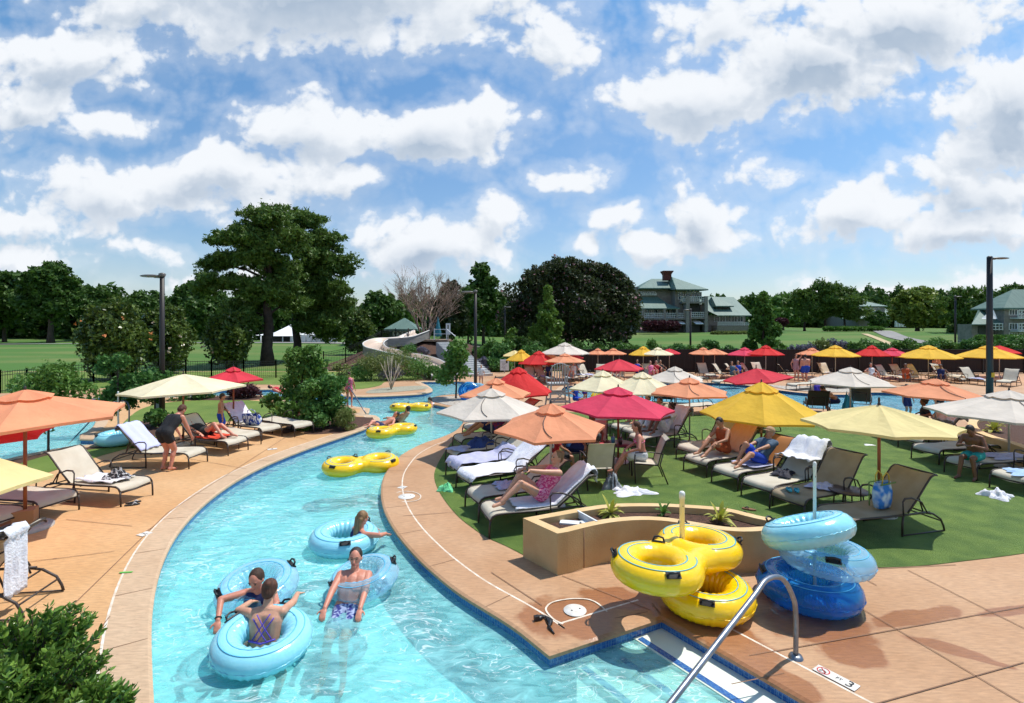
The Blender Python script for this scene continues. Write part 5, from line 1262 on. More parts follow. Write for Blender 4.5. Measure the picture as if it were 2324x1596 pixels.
recline('sunbather lying on the red towel under the cream umbrella', A3, 75, (.1, .35), .0, ((.3, .35, .5), (.2, -.3, .5)), (.1, 0), sk='pinkish', hair=('short', 'dark'), clothes=(('suit', m_blk),))
recline('woman reading in the pink patterned swimsuit with bare knees up', B1, 38, (.25, .6), .06, ((.42, .18, .98), (.42, -.1, .92)), (.55, .1), sk='fair', hair=('bun', 'blond'), clothes=(('suit', m_pinkc), ('phone', m_black, 0)), detail=3, sc=1.08, build=1.08)
recline('person in the red patterned top lying by the river bend', B6, 50, (.0, .15), .0, ((.25, .2, .72), (.2, -.3, .6)), (.4, 0), sk='tan', hair=('short', 'dark'), clothes=(('shirt', m_red2), ('shorts', m_navyc)))
recline('man in the white shirt with knees drawn up under the raspberry umbrella', D1, 35, (.75, .9), .05, ((.3, .22, .82), (.3, -.2, .8)), (.5, 0), sk='brown', hair=('curly', 'dark'), clothes=(('shirt', m_whc), ('shorts', m_whc)))
recline('person with a white towel over the knees beside the man in the white shirt', D2, 25, (.9, .9), .05, ((.35, .22, .85), (.35, -.2, .8)), (.4, 0), sk='tan', hair=('short', 'dark'), clothes=(('tank', m_blk), ('towelwrap', m_whc)))
recline('person in dark blue behind the towel-covered knees', D3, 20, (.6, .8), .0, ((.35, .22, .85), (.35, -.2, .8)), (.3, 0), sk='tan', hair=('short', 'dark'), clothes=(('shirt', m_navyc), ('shorts', m_navyc)), detail=1)
recline('woman lying back on the low lounger in the deep shade', D4, 70, (.2, .5), .0, ((.2, .3, .55), (.2, -.3, .55)), (.3, 0), sk='tan', hair=('short', 'dark'), clothes=(('suit', m_blk),), detail=1)
recline('bare-chested person leaning over a book under the golden umbrella', E2, -5, (.1, .3), .12, ((.45, .2, .72), (.4, -.2, .68)), (.5, .3), sk='tan', hair=('short', 'dark'), clothes=(('trunks', m_rust), ('tank', m_rust)))
recline('man in a tan cap, grey shirt and blue shorts under the golden umbrella', E3, 42, (.0, .7), .0, ((.32, .12, .72), (.35, -.16, .72)), (.55, 0), sk='tan', hair=('short', 'grey'), clothes=(('shirt', m_gry), ('shorts', m_bluet), ('cap', m_cap)), detail=2, build=1.12)
person('boy in teal trunks sitting sideways on the flat lounger, looking at his hands', on(G3, .70, .08, 0), G3.rotation_euler.z + .25, .54, .28, ((.34, .1, .78), (.34, -.08, .78)), ((.42, .16, .08), (.50, -.12, .08)), (.5, 0), 'brown', ('short', 'dark'), (('trunks', m_tealc),), 2, 1.0)
# seated group
def seated(label, loc, yaw, **kw):
    kw.setdefault('feet', ((.5, .14, .08), (.5, -.14, .08))); kw.setdefault('hands', ((.32, .2, .68), (.32, -.2, .68)))
    return person(label, loc, yaw, .58, kw.pop('lean', -.1), kpole=(1, 0, 1), **kw)
seated('man in a light blue shirt seated at the drinks table', G(1287, 1064), .1, sk='tan', hair=('short', 'dark'), clothes=(('shirt', m_lbl), ('shorts', m_navyc)), detail=2, build=1.1, sc=1.05)
seated('curly-haired child in a red shirt between the umbrella pole and the man in blue', G(1262, 1076), .1, sk='tan', hair=('curly', 'dark'), clothes=(('shirt', m_redc), ('shorts', m_blk)), detail=2, sc=.85)
seated('bare-shouldered dark-haired person facing us across the drinks table', G(1338, 1052), -1.3, sk='brown', hair=('short', 'dark'), clothes=(('shorts', m_blk), ('tank', m_redc)), detail=2, lean=.25)
seated('person in red slumped in the sling chair turned from us', G(1354, 1098), 2.0, sk='brown', hair=('short', 'dark'), clothes=(('shirt', m_redc), ('shorts', m_blk)), detail=2, sc=.85)
seated('long-legged person in white shorts in the side-on sling chair', G(1458, 1088), PI - .1, sk='pinkish', hair=('long', 'auburn'), clothes=(('bikinitop', m_pinkc), ('shorts', m_whc)), detail=2, lean=.2, feet=((.65, .12, .25), (.62, -.14, .1)))
# ---- around the main pool
wz = Vector((0, 0, -1.0))
def P0(label, px, py, yaw, z=0, **kw):
    kw.setdefault('detail', 1); g = G(px, py, z); 
    return person(label, Vector((g.x, g.y, z)), yaw, **kw)
def wade(label, px, py, yaw, depth=.85, **kw):
    g = G(px, py, WZ); kw.setdefault('detail', 1); kw.setdefault('pz', .93 if depth < .68 else .93 - (depth - .66)); depth = min(depth, .68); return person(label, Vector((g.x, g.y, WZ - depth)), yaw, **kw)
wade('boy in a dark top standing at the main pool edge left of the coral umbrella', 2058, 936, -PI / 2, .25, sk='tan', hair=('short', 'dark'), clothes=(('shirt', m_navyc), ('trunks', m_navyc)), sc=.85)
wade('adult in a white top and dark skirt under the coral umbrella in the pool', 2130, 938, -PI / 2, .2, sk='fair', hair=('short', 'brown'), clothes=(('shirt', m_whc), ('dress', m_blk)), sc=.95)
wade('person in purple holding on at the far pool edge below the rock border', 1857, 902, PI / 2, .75, lean=.3, sk='pinkish', hair=('short', 'brown'), clothes=(('suit', m_purp),))
P0('man bent over beside the dark-backed lounger at the pool', 1898, 940, PI * .9, lean=.8, pz=.55, feet=((.3, .1, .08), (.2, -.1, .08)), sk='tan', hair=('short', 'dark'), clothes=(('trunks', m_navyc),))
P0('dark head and shoulders of a person by the coral umbrella pole', 2098, 995, 2.6, pz=.5, feet=((.4, .1, .08), (.4, -.1, .08)), sk='brown', hair=('curly', 'dark'), clothes=(('shirt', m_blk),))
P0('person in purple at the pool edge beside the lifeguard chair', 1325, 915, -.8, lean=.3, sk='tan', hair=('short', 'dark'), clothes=(('shirt', m_purp), ('shorts', m_purp)), sc=.75)
P0('bather in blue sitting at the pool edge left of the person in purple', 1306, 925, -.8, pz=.5, feet=((.4, .1, .08), (.4, -.1, .08)), sk='tan', hair=('short', 'dark'), clothes=(('trunks', m_bluet), ('tank', m_bluet)), sc=.8)
wade('swimmer whose head shows beyond the golden umbrella top', 1741, 893, 0, .9, sk='tan', hair=('short', 'dark'), clothes=(('trunks', m_blk),))
wade('small swimmer right of the coral umbrella', 2212, 928, 0, 1.0, sk='tan', hair=('short', 'dark'), clothes=(('trunks', m_redc),), sc=.9)
P0('woman in a light dress standing with raised arm by the far fence', 1806, 866, -PI / 2, hands=((.1, .25, 1.75), (.1, -.3, .9)), sk='pinkish', hair=('long', 'brown'), clothes=(('dress', cl('mauve', (.45, .22, .25))),), detail=0)
P0('heavy man in royal blue trunks seen from behind by the far fence', 1828, 867, PI / 2, sk='pinkish', hair=('short', 'dark'), clothes=(('trunks', m_bluet),), detail=0, build=1.4)
gf = 'people on the far loungers'
for (x, y, lab, s, c) in [(1245, 868, 'person in navy on the far lounger left of the lifeguard chair', 'brown', m_navyc), (1301, 866, 'person in pale pink between the far white loungers', 'pinkish', m_whc), (1398, 862, 'sunlit person under the far red umbrella, left of two', 'pinkish', m_pinkc), (1412, 862, 'sunlit person under the far red umbrella, right of two', 'tan', m_whc),
                       (1478, 864, 'left of the seated trio under the far golden umbrella', 'pinkish', m_pinkc), (1489, 863, 'middle of the seated trio under the far golden umbrella', 'pinkish', m_redc), (1500, 862, 'right of the seated trio under the far golden umbrella', 'tan', m_blk), (1663, 866, 'reader on a far lounger under the crimson umbrella', 'tan', m_gry), (1676, 864, 'person in blue beside the far reader', 'tan', m_bluet),
                       (1979, 872, 'long-haired person in the far row beyond the beige umbrella', 'pinkish', m_whc), (2056, 874, 'dark-haired person with bare shoulders in the far row', 'brown', m_rust), (2136, 876, 'person seen just over the coral umbrella in the far row', 'brown', m_navyc), (1446, 860, 'person in blue on the ground under the far row', 'tan', m_bluet)]:
    P0(lab, x, y, -PI / 2 + random.uniform(-.5, .5), pz=.5, feet=((.55, .13, .3), (.55, -.13, .3)), kpole=(.3, 0, 1), lean=-.2, sk=s, hair=('short', 'dark'), clothes=(('tank', c), ('trunks', c)), detail=0, group=gf)
P0('woman in a pink and red swimsuit standing on the pier by the bushes', 792, 925, PI / 2, sk='pinkish', hair=('short', 'brown'), clothes=(('suit', m_pinkc),), detail=0, sc=.9)
P0('person in red lying on the far bank by the pale blue tube', 641, 898, 0, pz=.2, lean=-1.2, feet=((.8, .1, .1), (.8, -.1, .1)), kpole=(0, 0, 1), hands=((.3, .3, .1), (.3, -.3, .1)), sk='pinkish', hair=('short', 'dark'), clothes=(('tank', m_redc), ('trunks', m_redc)), detail=0)
P0('child crouching behind the flat lounger by the island bushes', 672, 958, -1.2, pz=.3, lean=.5, feet=((.1, .1, .08), (.1, -.1, .08)), hands=((.3, .1, .15), (.3, -.1, .15)), sk='pinkish', hair=('short', 'brown'), clothes=(('trunks', m_redc),), detail=1, sc=.8)
P0('bather at the foot of the slide behind the sapling', 1012, 873, -PI / 2, z=-.5, sk='pinkish', hair=('short', 'brown'), clothes=(('suit', m_redc),), detail=0, sc=.9)
P0('grey-haired bather standing right of the slide by the blue tubes', 1092, 878, -PI / 2, sk='fair', hair=('short', 'grey'), clothes=(('shirt', m_whc),), detail=0, sc=.75)
# ---- tube stacks
gy = Vector
tube_single('yellow single tube at the bottom of the stack by the pool corner', G(1602, 1345, .2), vy, .585, .19, (.03, 0, .3), None, m_stripe, ((.55, .9), (-2.2, .9)))
cD = (G(1491, 1289, .62) + G(1585, 1233, .62)) / 2; cD.z = .60
tube_double('yellow double tube on top of the stack by the pool corner', cD, vy, (0, math.radians(3), .76), .56, .18, 1.0, 'yellow double tubes', .53)
def post(label, loc, h, r=.028, holes=True, m=None, cat='post'):
    t = thing('tube_post', label, cat, loc, 0, 'white posts for the tubes'); b = MB(); b.lathe([(r, 0), (r, h - .09), (r * 1.15, h - .09), (r * 1.15, h - .01), (r * .7, h + .01), (.001, h + .012)], 14); b.build('shaft', m or m_white, t)
    b = MB(); b.lathe([(.001, .03), (.11, .03), (.13, .0)], 16); b.build('foot', m or m_white, t)
    if holes:
        for z in (h - .18, h * .55): b = MB(); b.ell((0, -r * 1.0, z), (.006, .004, .006), 8, 6); b.build('bolt', m_black, t)
    return t
pp = Vector((386 * 7.1 / 1200, 7.1, 0)); post('thick white post through the yellow tubes', pp, 1.34, .034)
cb_ = G(1835, 1330, .2)
tube_single('deep blue tube at the bottom of the blue stack', cb_, vd, .62, .20, (.0, .02, .4), 'tubes of the blue stack', m_stripeb, ((2.5, .9),))
tube_single('clear tube in the middle of the blue stack', cb_ + gy((.25, .05, .37)), vcc, .56, .165, (-.02, .05, 0), 'tubes of the blue stack', m_stripeb, ((-1.95, .9),))
tube_single('light blue tube tipped up on top of the blue stack', cb_ + gy((-.03, -.02, .73)), vb, .56, .175, (-.30, -.22, 0), 'tubes of the blue stack', m_stripeb, ((2.25, 1.2),))
post('slim white post of the blue stack', cb_ - gy((-.08, .0, .2)), 1.80, .02)
p2 = G(268, 1000); tube_single('light blue tube on the post by the island pool steps', G(270, 993, .2), vb, .60, .19, (.05, 0, 0), 'tubes by the island steps', None, ((3.9, .9),)); post('slim white post by the island pool steps', G(268, 993), 1.45, .022)
tube_single('cyan tube behind the island bushes', G(728, 903, .3), vb, .5, .17, (1.1, 0, 0), 'tubes behind the bushes', None, ()); tube_single('deep blue tube behind the island bushes', G(752, 906, .2), vd, .55, .2, (.2, 0, 0), 'tubes behind the bushes', None, ())
post('short white post over the bushes', G(714, 906), 1.1, .022)
tube_single('deep blue tube leaning at the foot of the tall centre lamp', G(1066, 890, .35), vd, .55, .2, (.9, 0, .3), 'tubes at the centre lamp', None, ()); tube_single('second blue tube at the foot of the tall centre lamp', G(1082, 888, .3), vcc, .5, .18, (.7, 0, -.2), 'tubes at the centre lamp', None, ())
tube_double('yellow double tube on the grass beyond the beige umbrella', G(1136, 946, .2), vy, (0, 0, .1), .56, .19, .66)
tube_single('yellow ring leaning at the main pool edge behind the cream pair', G(1366, 908, .35), vy, .5, .16, (1.1, 0, .2), None, m_stripe, ((1.5, .5),))
# ================================================================ pool steps, rails, planters, markings
def steps():
    nrm = Vector((-dirS.y, dirS.x, 0)); nrm = nrm if nrm.x < 0 else -nrm
    t = thing('pool_steps', 'white submerged pool steps edged with blue mosaic at the pool corner', 'steps', cB)
    cuts = [(0, .44, -.14), (.44, .84, -.19), (.84, 1.24, -.25), (1.24, 1.64, -.33), (1.64, 2.04, -.43)]
    m_st = mat('step_plaster', (.66, .72, .62), .7, (.74, .76, .66), 3)
    uL = (cA - cB).normalized(); 
    for (a, c, z) in cuts:
        b = MB(); Ln = 6.5
        k0 = a / max(.2, uL.dot(nrm)); k1 = c / max(.2, uL.dot(nrm)); s0, s1 = uL * k0, uL * k1
        lim = (cA - cB).length
        if k0 > lim: s0 = nrm * a + dirS * .3
        if k1 > lim: s1 = nrm * c + dirS * .3
        e0, e1 = nrm * a + dirS * Ln, nrm * c + dirS * Ln
        q = [s0, e0, e1, s1]
        b.add([Vector((p.x, p.y, z)) for p in q] + [Vector((p.x, p.y, FZ + .003)) for p in q], [(0, 1, 2, 3), (3, 2, 6, 7), (0, 3, 7, 4), (1, 0, 4, 5), (2, 1, 5, 6)])
        b.build('step', m_st, t, fixn=True)
        b = MB(); w1, w0 = -.02, -.10
        q = [s1 + nrm * w0 + dirS * .05, e1 + nrm * w0, e1 + nrm * w1, s1 + nrm * w1 + dirS * .05]; b.add([Vector((p.x, p.y, z + .004)) for p in q], [(0, 1, 2, 3)]); b.build('mosaic_edge', m_tile, t)
steps()
def handrail():
    base = G(1806, 1493); pbase = Vector((base.x, base.y, 0))
    top1 = at(1800, 1335, base.y * .985); corner = at(1740, 1316, base.y * .93)
    low = at(1522, 1596, 4.15); low = corner + (low - corner) * 1.55
    t = thing('handrail', 'curved stainless steel handrail running down into the pool at the steps', 'handrail')
    ctrl = [pbase + Vector((0, 0, .0)), pbase + Vector((0, 0, .45)), Vector((top1.x, top1.y, top1.z - .1)), (top1 + corner) / 2 + Vector((.02, 0, .055)), corner, corner.lerp(low, .12), corner.lerp(low, .5), low]
    b = MB(); b.tube(catmull(ctrl, 7), .026, 16); b.build('rail', m_steel, t)
    b = MB(); b.lathe([(.027, .035), (.06, .03), (.075, .0)], 24, (pbase.x, pbase.y, .002)); b.build('escutcheon', m_steel, t)
handrail()
def small_rail(pts, label):
    t = thing('handrail', label, 'handrail', group='small pool handrails'); b = MB(); b.tube(catmull([Vector(p) for p in pts], 6), .024, 8); b.build('rail', m_steel, t)
a = G(374 * .0 + 293, 968); 
small_rail([G(292, 978), G(292, 978) + Vector((0, 0, .85)), G(286, 976) + Vector((-.15, 0, .98)), G(250, 985) + Vector((-.2, 0, .85)), G(155, 1008, -.4)], 'steel handrail behind the post at the island pool steps')
small_rail([G(790, 926), G(790, 926) + Vector((0, 0, .8)), G(797, 927) + Vector((0, 0, .78)), G(828, 935, .1), G(832, 940, -.3)], 'steel handrail at the pier by the bushes')
def planter(outer, inner_off, h, label, soil=True, name='planter'):
    t = thing('planter', label, 'planter'); m_st = mat('tan_stucco', (.50, .32, .145), .85, (.60, .42, .21), 2.2, bump=.35, bscale=45, detail=8, contrast=(.3, .7)); m_cap = mat('stucco_cap', (.62, .41, .19), .8, (.68, .48, .25), 4, bump=.2, bscale=40)
    n = len(outer); inn = offset_line(outer, -inner_off, True)
    A = sum(outer[i].x * outer[(i + 1) % n].y - outer[(i + 1) % n].x * outer[i].y for i in range(n))
    if A > 0: inn = offset_line(outer, inner_off, True)
    b = MB(); up = lambda L, z: [Vector((p.x, p.y, z)) for p in L + [L[0]]]
    b.strip(up(outer, 0), up(outer, h), 0); b.strip(up(outer, h), up(inn, h), 1); b.strip(up(inn, h), up(inn, h - .4), 0)
    w = b.build('wall', [m_st, m_cap], t, fixn=True)
    bv = w.modifiers.new('b', 'BEVEL'); bv.width = .012; bv.segments = 2; bv.limit_method = 'ANGLE'
    if soil:
        o = sheet('soil', [inn], lambda x, y: inpoly(x, y, inn), h - .10, m_mulch); o.parent = t
    return t, inn
ph = .60
Gp = lambda L: [Vector((G(x, y, ph).x, G(x, y, ph).y, 0)) for x, y in L]
front = Gp([(1187, 1176), (1265, 1211), (1289, 1207)]) + catmull(Gp([(1289, 1207), (1346, 1193), (1399, 1184), (1458, 1180), (1517, 1183), (1577, 1193), (1648, 1204), (1710, 1206), (1800, 1199)]), 3)[1:]
back = Gp([(1835, 1192)]) + catmull(Gp([(1835, 1192), (1720, 1170), (1647, 1153), (1550, 1145), (1453, 1142), (1356, 1147), (1187, 1176)]), 3)[1:-1]
PL, inn = planter(front + back, .15, ph, 'curved tan stucco planter with three leafy plants and a square bin end')
m_board = mat('white_board', (.72, .74, .74), .5)
b = MB(); p1 = G(1311, 1160, ph); p2 = G(1355, 1184, ph); b.bar((p1.x, p1.y, ph - .16), (p2.x, p2.y, ph - .16), .03, .34); b.build('divider_board', m_board, PL)
b = MB(); q = G(1292, 1192, ph - .08); b.box((q.x + .02, q.y + .12, ph - .095), (.30, .14, .04), -.2); b.box((q.x + .25, q.y + .14, ph - .095), (.12, .1, .035), .3); b.build('bin_insert', m_board, PL)
for (x0, y0) in ((1326, 1199), (1560, 1190)): b = MB(); g = G(x0, y0, ph); b.tube([(g.x - .004, g.y - .004, .02), (g.x - .004, g.y - .004, ph + .003)], .007, 4); b.build('wall_joint', m_joint, PL)
Gq = lambda L: [Vector((G(x, y, .5).x, G(x, y, .5).y, 0)) for x, y in L]
op = catmull(Gq([(2212, 948), (2196, 958), (2205, 975), (2240, 990), (2290, 1005), (2350, 1025), (2450, 1040), (2480, 1000), (2420, 965), (2330, 945), (2260, 942)]), 3, True)
PL2, inn2 = planter(op, .22, .5, 'round tan stucco planter at the right by the main pool')
g1 = Gq([(1355, 905), (1400, 905), (1425, 925), (1300, 925)])
bx = Gq([(1640, 906), (1765, 910), (1762, 925), (1640, 920)])
planter(bx, .15, .5, 'low straight stucco planter behind the golden umbrella')
# deck markings
def plate(px, py, w, d, rz, label, text, sym=True, sz=.16):
    g = G(px, py); t = thing('depth_marker', label, 'depth marker', (g.x, g.y, .009), rz, 'depth markers on the deck')
    b = MB(); b.box((0, 0, 0), (w, d, .006)); b.build('plate', mat('marker_white', (.72, .70, .66), .6, (.6, .56, .5), 12), t)
    for (s, x, y, z) in text:
        c = bpy.data.curves.new('marking', 'FONT'); c.body = s; c.size = z; c.extrude = .001; c.align_x = 'CENTER'; c.align_y = 'CENTER'; c.materials.append(m_black)
        o = bpy.data.objects.new('marking', c); COL.objects.link(o); o.parent = t; o.location = (x, y, .0045); 
        me = bpy.data.meshes.new_from_object(o); nm = o.name; bpy.data.objects.remove(o); o = put('marking', me, t); o.location = (x, y, .0045)
    if sym:
        b = MB(); b.tube([(-w * .30 + .055 * math.cos(a_), .055 * math.sin(a_), .004) for a_ in [2 * PI * i / 28 for i in range(28)]], .006, 5, closed=True, flat=.4); b.tube([(-w * .30 - .038, .038, .004), (-w * .30 + .038, -.038, .004)], .005, 5)
        b.build('no_diving_ring', mat('sign_red', (.6, .05, .05), .5), t)
        b = MB(); b.tube([(-w * .30 - .03, -.02, .0035), (-w * .30, .01, .0035), (-w * .30 + .03, -.01, .0035)], .006, 5); b.tube([(-w * .30 - .03, -.035, .0035), (-w * .30 + .03, -.035, .0035)], .003, 4); b.build('diver_symbol', m_black, t)
    return t
aS = math.atan2(dirS.y, dirS.x)
plate(1897, 1540, .40, .13, aS, 'white depth marker reading 3 FT with a red no diving ring', [('3', .13, 0, .15), ('FT', .03, 0, .055)])
plate(328, 1213, .18, .16, 1.2, 'white depth marker with a black no diving figure on the island deck', [('3', .0, .03, .1), ('FT', .0, -.045, .05)], False)
plate(913, 1107, .17, .16, 1.2, 'white depth marker beside the drain circle on the river deck', [('3', .0, .03, .1), ('FT', 0, -.045, .05)], False)
plate(618, 1020, .25, .16, .5, 'pale depth marker on the island deck near the loungers', [('3', .0, .03, .1), ('FT', 0, -.045, .05)], False)
def lid(px, py, r, label, loop):
    g = G(px, py); t = thing('drain_cover', label, 'drain cover', (g.x, g.y, .010), 0, 'round covers in the deck'); b = MB(); b.lathe([(.001, .006), (r, .006), (r + .004, 0)], 32); b.build('lid', mat('lid_white', (.74, .72, .68), .6, (.6, .56, .5), 9), t)
    b = MB(); b.disc((-.3 * r, -.1 * r, .0075), .012); b.disc((.45 * r, .2 * r, .0075), .012); b.build('screw', m_black, t)
    b = MB(); P = catmull([Vector((G(x, y).x - g.x, G(x, y).y - g.y, .000)) for x, y in loop], 5); b.strip(offset_line(P, -.012), offset_line(P, .012)); b.build('painted_loop', m_line, t)
lid(1305, 1387, .14, 'white round cover inside a painted loop at the pool corner', [(1278, 1418), (1258, 1408), (1242, 1392), (1240, 1380), (1255, 1368), (1290, 1361), (1330, 1361), (1355, 1370), (1378, 1390)])
lid(923, 1128, .17, 'white round cover inside a painted loop by the river bend', [(900, 1119), (915, 1116), (940, 1118), (954, 1125), (952, 1134), (935, 1139), (912, 1140)])
g = G(286, 1301); b = MB(); b.box((0, 0, .014), (.17, .035, .004)); o = b.build('tape', mat('green_tape', (.10, .45, .06), .5)); o.location = g; o.rotation_euler = (0, 0, .1); tag(o, 'green tape stuck on the deck across the painted line', 'tape')
def strap():
    P = [G(x, y) for x, y in ((1218, 1410), (1235, 1404), (1248, 1415), (1246, 1428), (1258, 1442))]; t = thing('hose_nozzle', 'black strap with a buckle lying at the pool corner', 'strap', P[1]); L = [p - P[1] for p in P]
    b = MB(); Q = catmull([q + Vector((0, 0, .03)) for q in L[:4]], 4); b.tube(Q, [.03 + .012 * math.sin(i) for i in range(len(Q))], 7, flat=.6); b.build('webbing', m_black, t)
    b = MB(); b.box(L[0] + Vector((0, 0, .04)), (.06, .05, .05), .4); b.tube([L[3] + Vector((0, 0, .03)), L[4] + Vector((0, 0, .02))], [.02, .008], 6); b.build('buckle', m_black, t)
    t.name = 'strap'
strap()
# depth tile on the river wall
# ================================================================ lamps
m_lamp = mat('lamp_bronze', (.022, .016, .014), .5); m_head = mat('lamp_head', (.12, .11, .10), .4)
def lamp(label, px, ptop, pbase=None, Y=None, side=-1, hl=1.0, zb=0.0, th=1.0):
    g = G(px, pbase) if pbase else Vector(((px - CX) * Y / FL, Y, zb)); Y = g.y; zt = H - (ptop - HZ) * Y / FL
    t = thing('lamp_post', label, 'lamp post', (g.x, g.y, zb), 0, 'tall dark lamp posts'); h = zt - zb
    b = MB(); b.tube([(0, 0, 0), (0, 0, h * .5), (0, 0, h - .03)], [.095 * th, .085 * th, .075 * th], 10); b.build('pole', m_lamp, t)
    b = MB(); b.lathe([(.16 * th, 0), (.15 * th, .12), (.1 * th, .16)], 12); b.build('base_cover', m_lamp, t)
    b = MB(); b.tube([(0, 0, h - .12), (side * .28, 0, h - .10)], .04, 8)
    b.ell((side * .42 * hl, 0, h - .07), (.36 * hl, .17, .055), 16, 8); b.lathe([(.09, h - .1), (.12, h), (.05, h + .04), (.001, h + .045)], 12); b.build('lamp_head', m_head, t)
    return t
lamp('tall dark lamp post rising over the big cream umbrella', 368, 622, 968)
lamp('tall dark lamp post in the centre by the river head', 1079, 660, 886)
LR = lamp('thick dark lamp post at the right with a yellow tag', 2246, 583, 905, side=1, hl=1.2, th=1.55)
b = MB(); b.box((0, -.18, 1.15), (.15, .02, .22)); b.build('yellow_tag', mat('tag_yellow', (.75, .38, .02), .6), LR)
for lb, px, pt, Y, zb in [('thin lamp post in front of the big dark tree', 1146, 696, 52, .3), ('thin lamp post before the clubhouse', 1567, 702, 46, 0), ('dark lamp post between the willow and the hotel', 2168, 672, 50, .1), ('distant lamp post by the bare tree', 974, 652, 58, 1.6)]: lamp(lb, px, pt, None, Y, 1 if px in (1146, 2168) else -1, .8, zb)
def board(label, px, ptop, pbot, w, Y, m, zb=0, cat='sign', name='sign_board'):
    c = at(px, (ptop + pbot) / 2, Y); h = (pbot - ptop) * Y / FL; t = thing(name, label, cat, (c.x, Y, 0)); b = MB(); b.box((0, 0, c.z), (w * Y / FL, .05, h)); b.build('panel', m, t)
    b = MB(); b.box((0, .04, (c.z + zb) / 2), (.07, .05, c.z - zb)); b.build('support', m_pole, t); return t, c, h
m_sgn = mat('sign_white', (.62, .64, .66), .5)
t, c, h = board('white notice board at the left end of the far umbrella row', 1145, 816, 841, 20, 38.6, m_sgn)
b = MB()
for i in range(6): b.box((-.08 + (.05 if i % 2 else 0), -.028, c.z + .22 - i * .1), (.36 - .07 * (i % 3), .004, .02))
b.box((.16, -.028, c.z + .22), (.12, .006, .18)); b.build('notice_print', m_black, t)
t, c, h = board('white standing board at the top of the slide stairs', 1017, 734, 760, 10, 47, m_sgn, 1.8); b = MB(); b.box((.0, -.03, c.z + .2), (.12, .005, .35)); b.build('notice_print', m_head, t)
t = thing('teal_umbrella', 'closed teal umbrella at the top of the slide', 'umbrella', at(994, 775, 48)); b = MB(); b.lathe([(.30, .45), (.34, .6), (.2, 1.3), (.05, 2.1), (.001, 2.25)], 10); b.build('canopy', F['teal'], t); b = MB(); b.tube([(0, 0, -.3), (0, 0, .8)], .03, 6); b.build('pole', m_pole, t); t.name = 'closed_umbrella'
t = thing('outdoor_shower', 'grey metal shower post with a box between the island bushes and the lamp', 'shower', G(361, 964)); b = MB(); b.box((0, 0, .95), (.16, .16, 1.9)); b.build('column', mat('galvanised', (.35, .36, .38), .45, metal=.6), t); b = MB(); b.box((-.2, -.03, 1.75), (.26, .14, .28)); b.build('control_box', m_sgn, t)
m_or = F['orange']; c0 = at(2125, 822, 35.2); heap('towel', c0 + Vector((0, 0, -.35)), .28, .08, .95, m_or, 'coral cloth hung under the golden umbrella', 'towel', 51)
# lifeguard chair
def guard():
    g = G(1266, 922); t = thing('lifeguard_chair', 'grey slatted lifeguard chair with a rounded back, seen from behind', 'lifeguard chair', g, .15)
    m = mat('grey_plastic_wood', (.42, .42, .42), .6, (.36, .36, .37), 8); w = .36
    for sx in (-1, 1):
        for sy in (-1, 1): b = MB(); b.bar((sx * (w + .1), sy * .42, 0), (sx * w, sy * .28, 1.0), .09, .05); b.build('leg', m, t)
    b = MB(); b.box((0, 0, 1.0), (.86, .7, .05)); b.build('seat', m, t)
    b = MB()
    for k in range(7):
        x = (k - 3) * .115; hh = .78 + .16 * math.cos(x / .42 * PI / 2); b.bar((x, -.30, .98), (x, -.40, .98 + hh), .105, .022)
    b.tube([(.42 * math.cos(a_), -.41, 1.55 + .35 * math.sin(a_)) for a_ in [PI * i / 12 for i in range(13)]], .02, 6)
    b.build('backrest', m, t)
    for sx in (-1, 1): b = MB(); b.box((sx * .44, 0, 1.25), (.1, .66, .04)); b.bar((sx * .44, .3, 1.0), (sx * .44, .3, 1.25), .05); b.build('armrest', m, t)
    for (z, y) in ((.25, -.40), (.6, -.35), (.25, .40), (.6, .35)): b = MB(); b.box((0, y, z), (.9, .04, .1)); b.build('crossboard', m, t)
    b = MB(); b.bar((-.4, -.42, .2), (.35, -.34, .75), .06, .03); b.bar((.4, -.42, .2), (-.35, -.34, .75), .06, .03); b.build('crossbrace', m, t)
guard()
# ================================================================ fences
m_fence = mat('black_fence', (.012, .012, .013), .5)
def fence(pts, label, h=1.15, step=.13, bar=.014, group=None, solid=False):
    t = thing('fence', label, 'fence', (0, 0, 0), 0, group); pk = MB(); rl = MB()
    for a_, c_ in zip(pts[:-1], pts[1:]):
        L = (c_ - a_).length; n = max(1, int(L / step)); d = (c_ - a_) / n
        for i in range(n):
            p = a_ + d * i; z = hgt(p.x, p.y) if p.y > 40 else 0; p = Vector((p.x, p.y, z)); pk.bar(p, p + Vector((0, 0, h)), bar)
        for z in (h - .06, h - .22, .12): rl.bar(a_ + Vector((0, 0, z + (hgt(a_.x, a_.y) if a_.y > 40 else 0))), c_ + Vector((0, 0, z + (hgt(c_.x, c_.y) if c_.y > 40 else 0))), .03)
        m_ = max(1, int(L / 2.4))
        for i in range(m_ + 1):
            p = a_.lerp(c_, i / m_); z = hgt(p.x, p.y) if p.y > 40 else 0; b = MB(); b.box((p.x, p.y, z + h / 2 + .03), (.07, .07, h + .1)); b.build('post', m_fence, t)
    pk.build('pickets', m_fence, t); rl.build('rails', m_fence, t); return t
def seg(L, n=8):
    out = []
    for a_, c_ in zip(L[:-1], L[1:]): out += [a_.lerp(c_, i / n) for i in range(n)]
    return out + [L[-1]]
fence(seg([G(-260, 925), G(0, 893), G(165, 871), G(300, 862), G(480, 857), G(700, 858)], 3), 'black picket fence along the golf lawn on the left')
fence(seg([Vector((-16.5, 41, 0)), Vector((-13, 47, 0)), Vector((-11, 56, 0)), Vector((-4, 60, 0)), Vector((3, 58, 0)), Vector((9, 50, 0))], 3), 'black fence up the slope behind the slide', 1.3, .16)
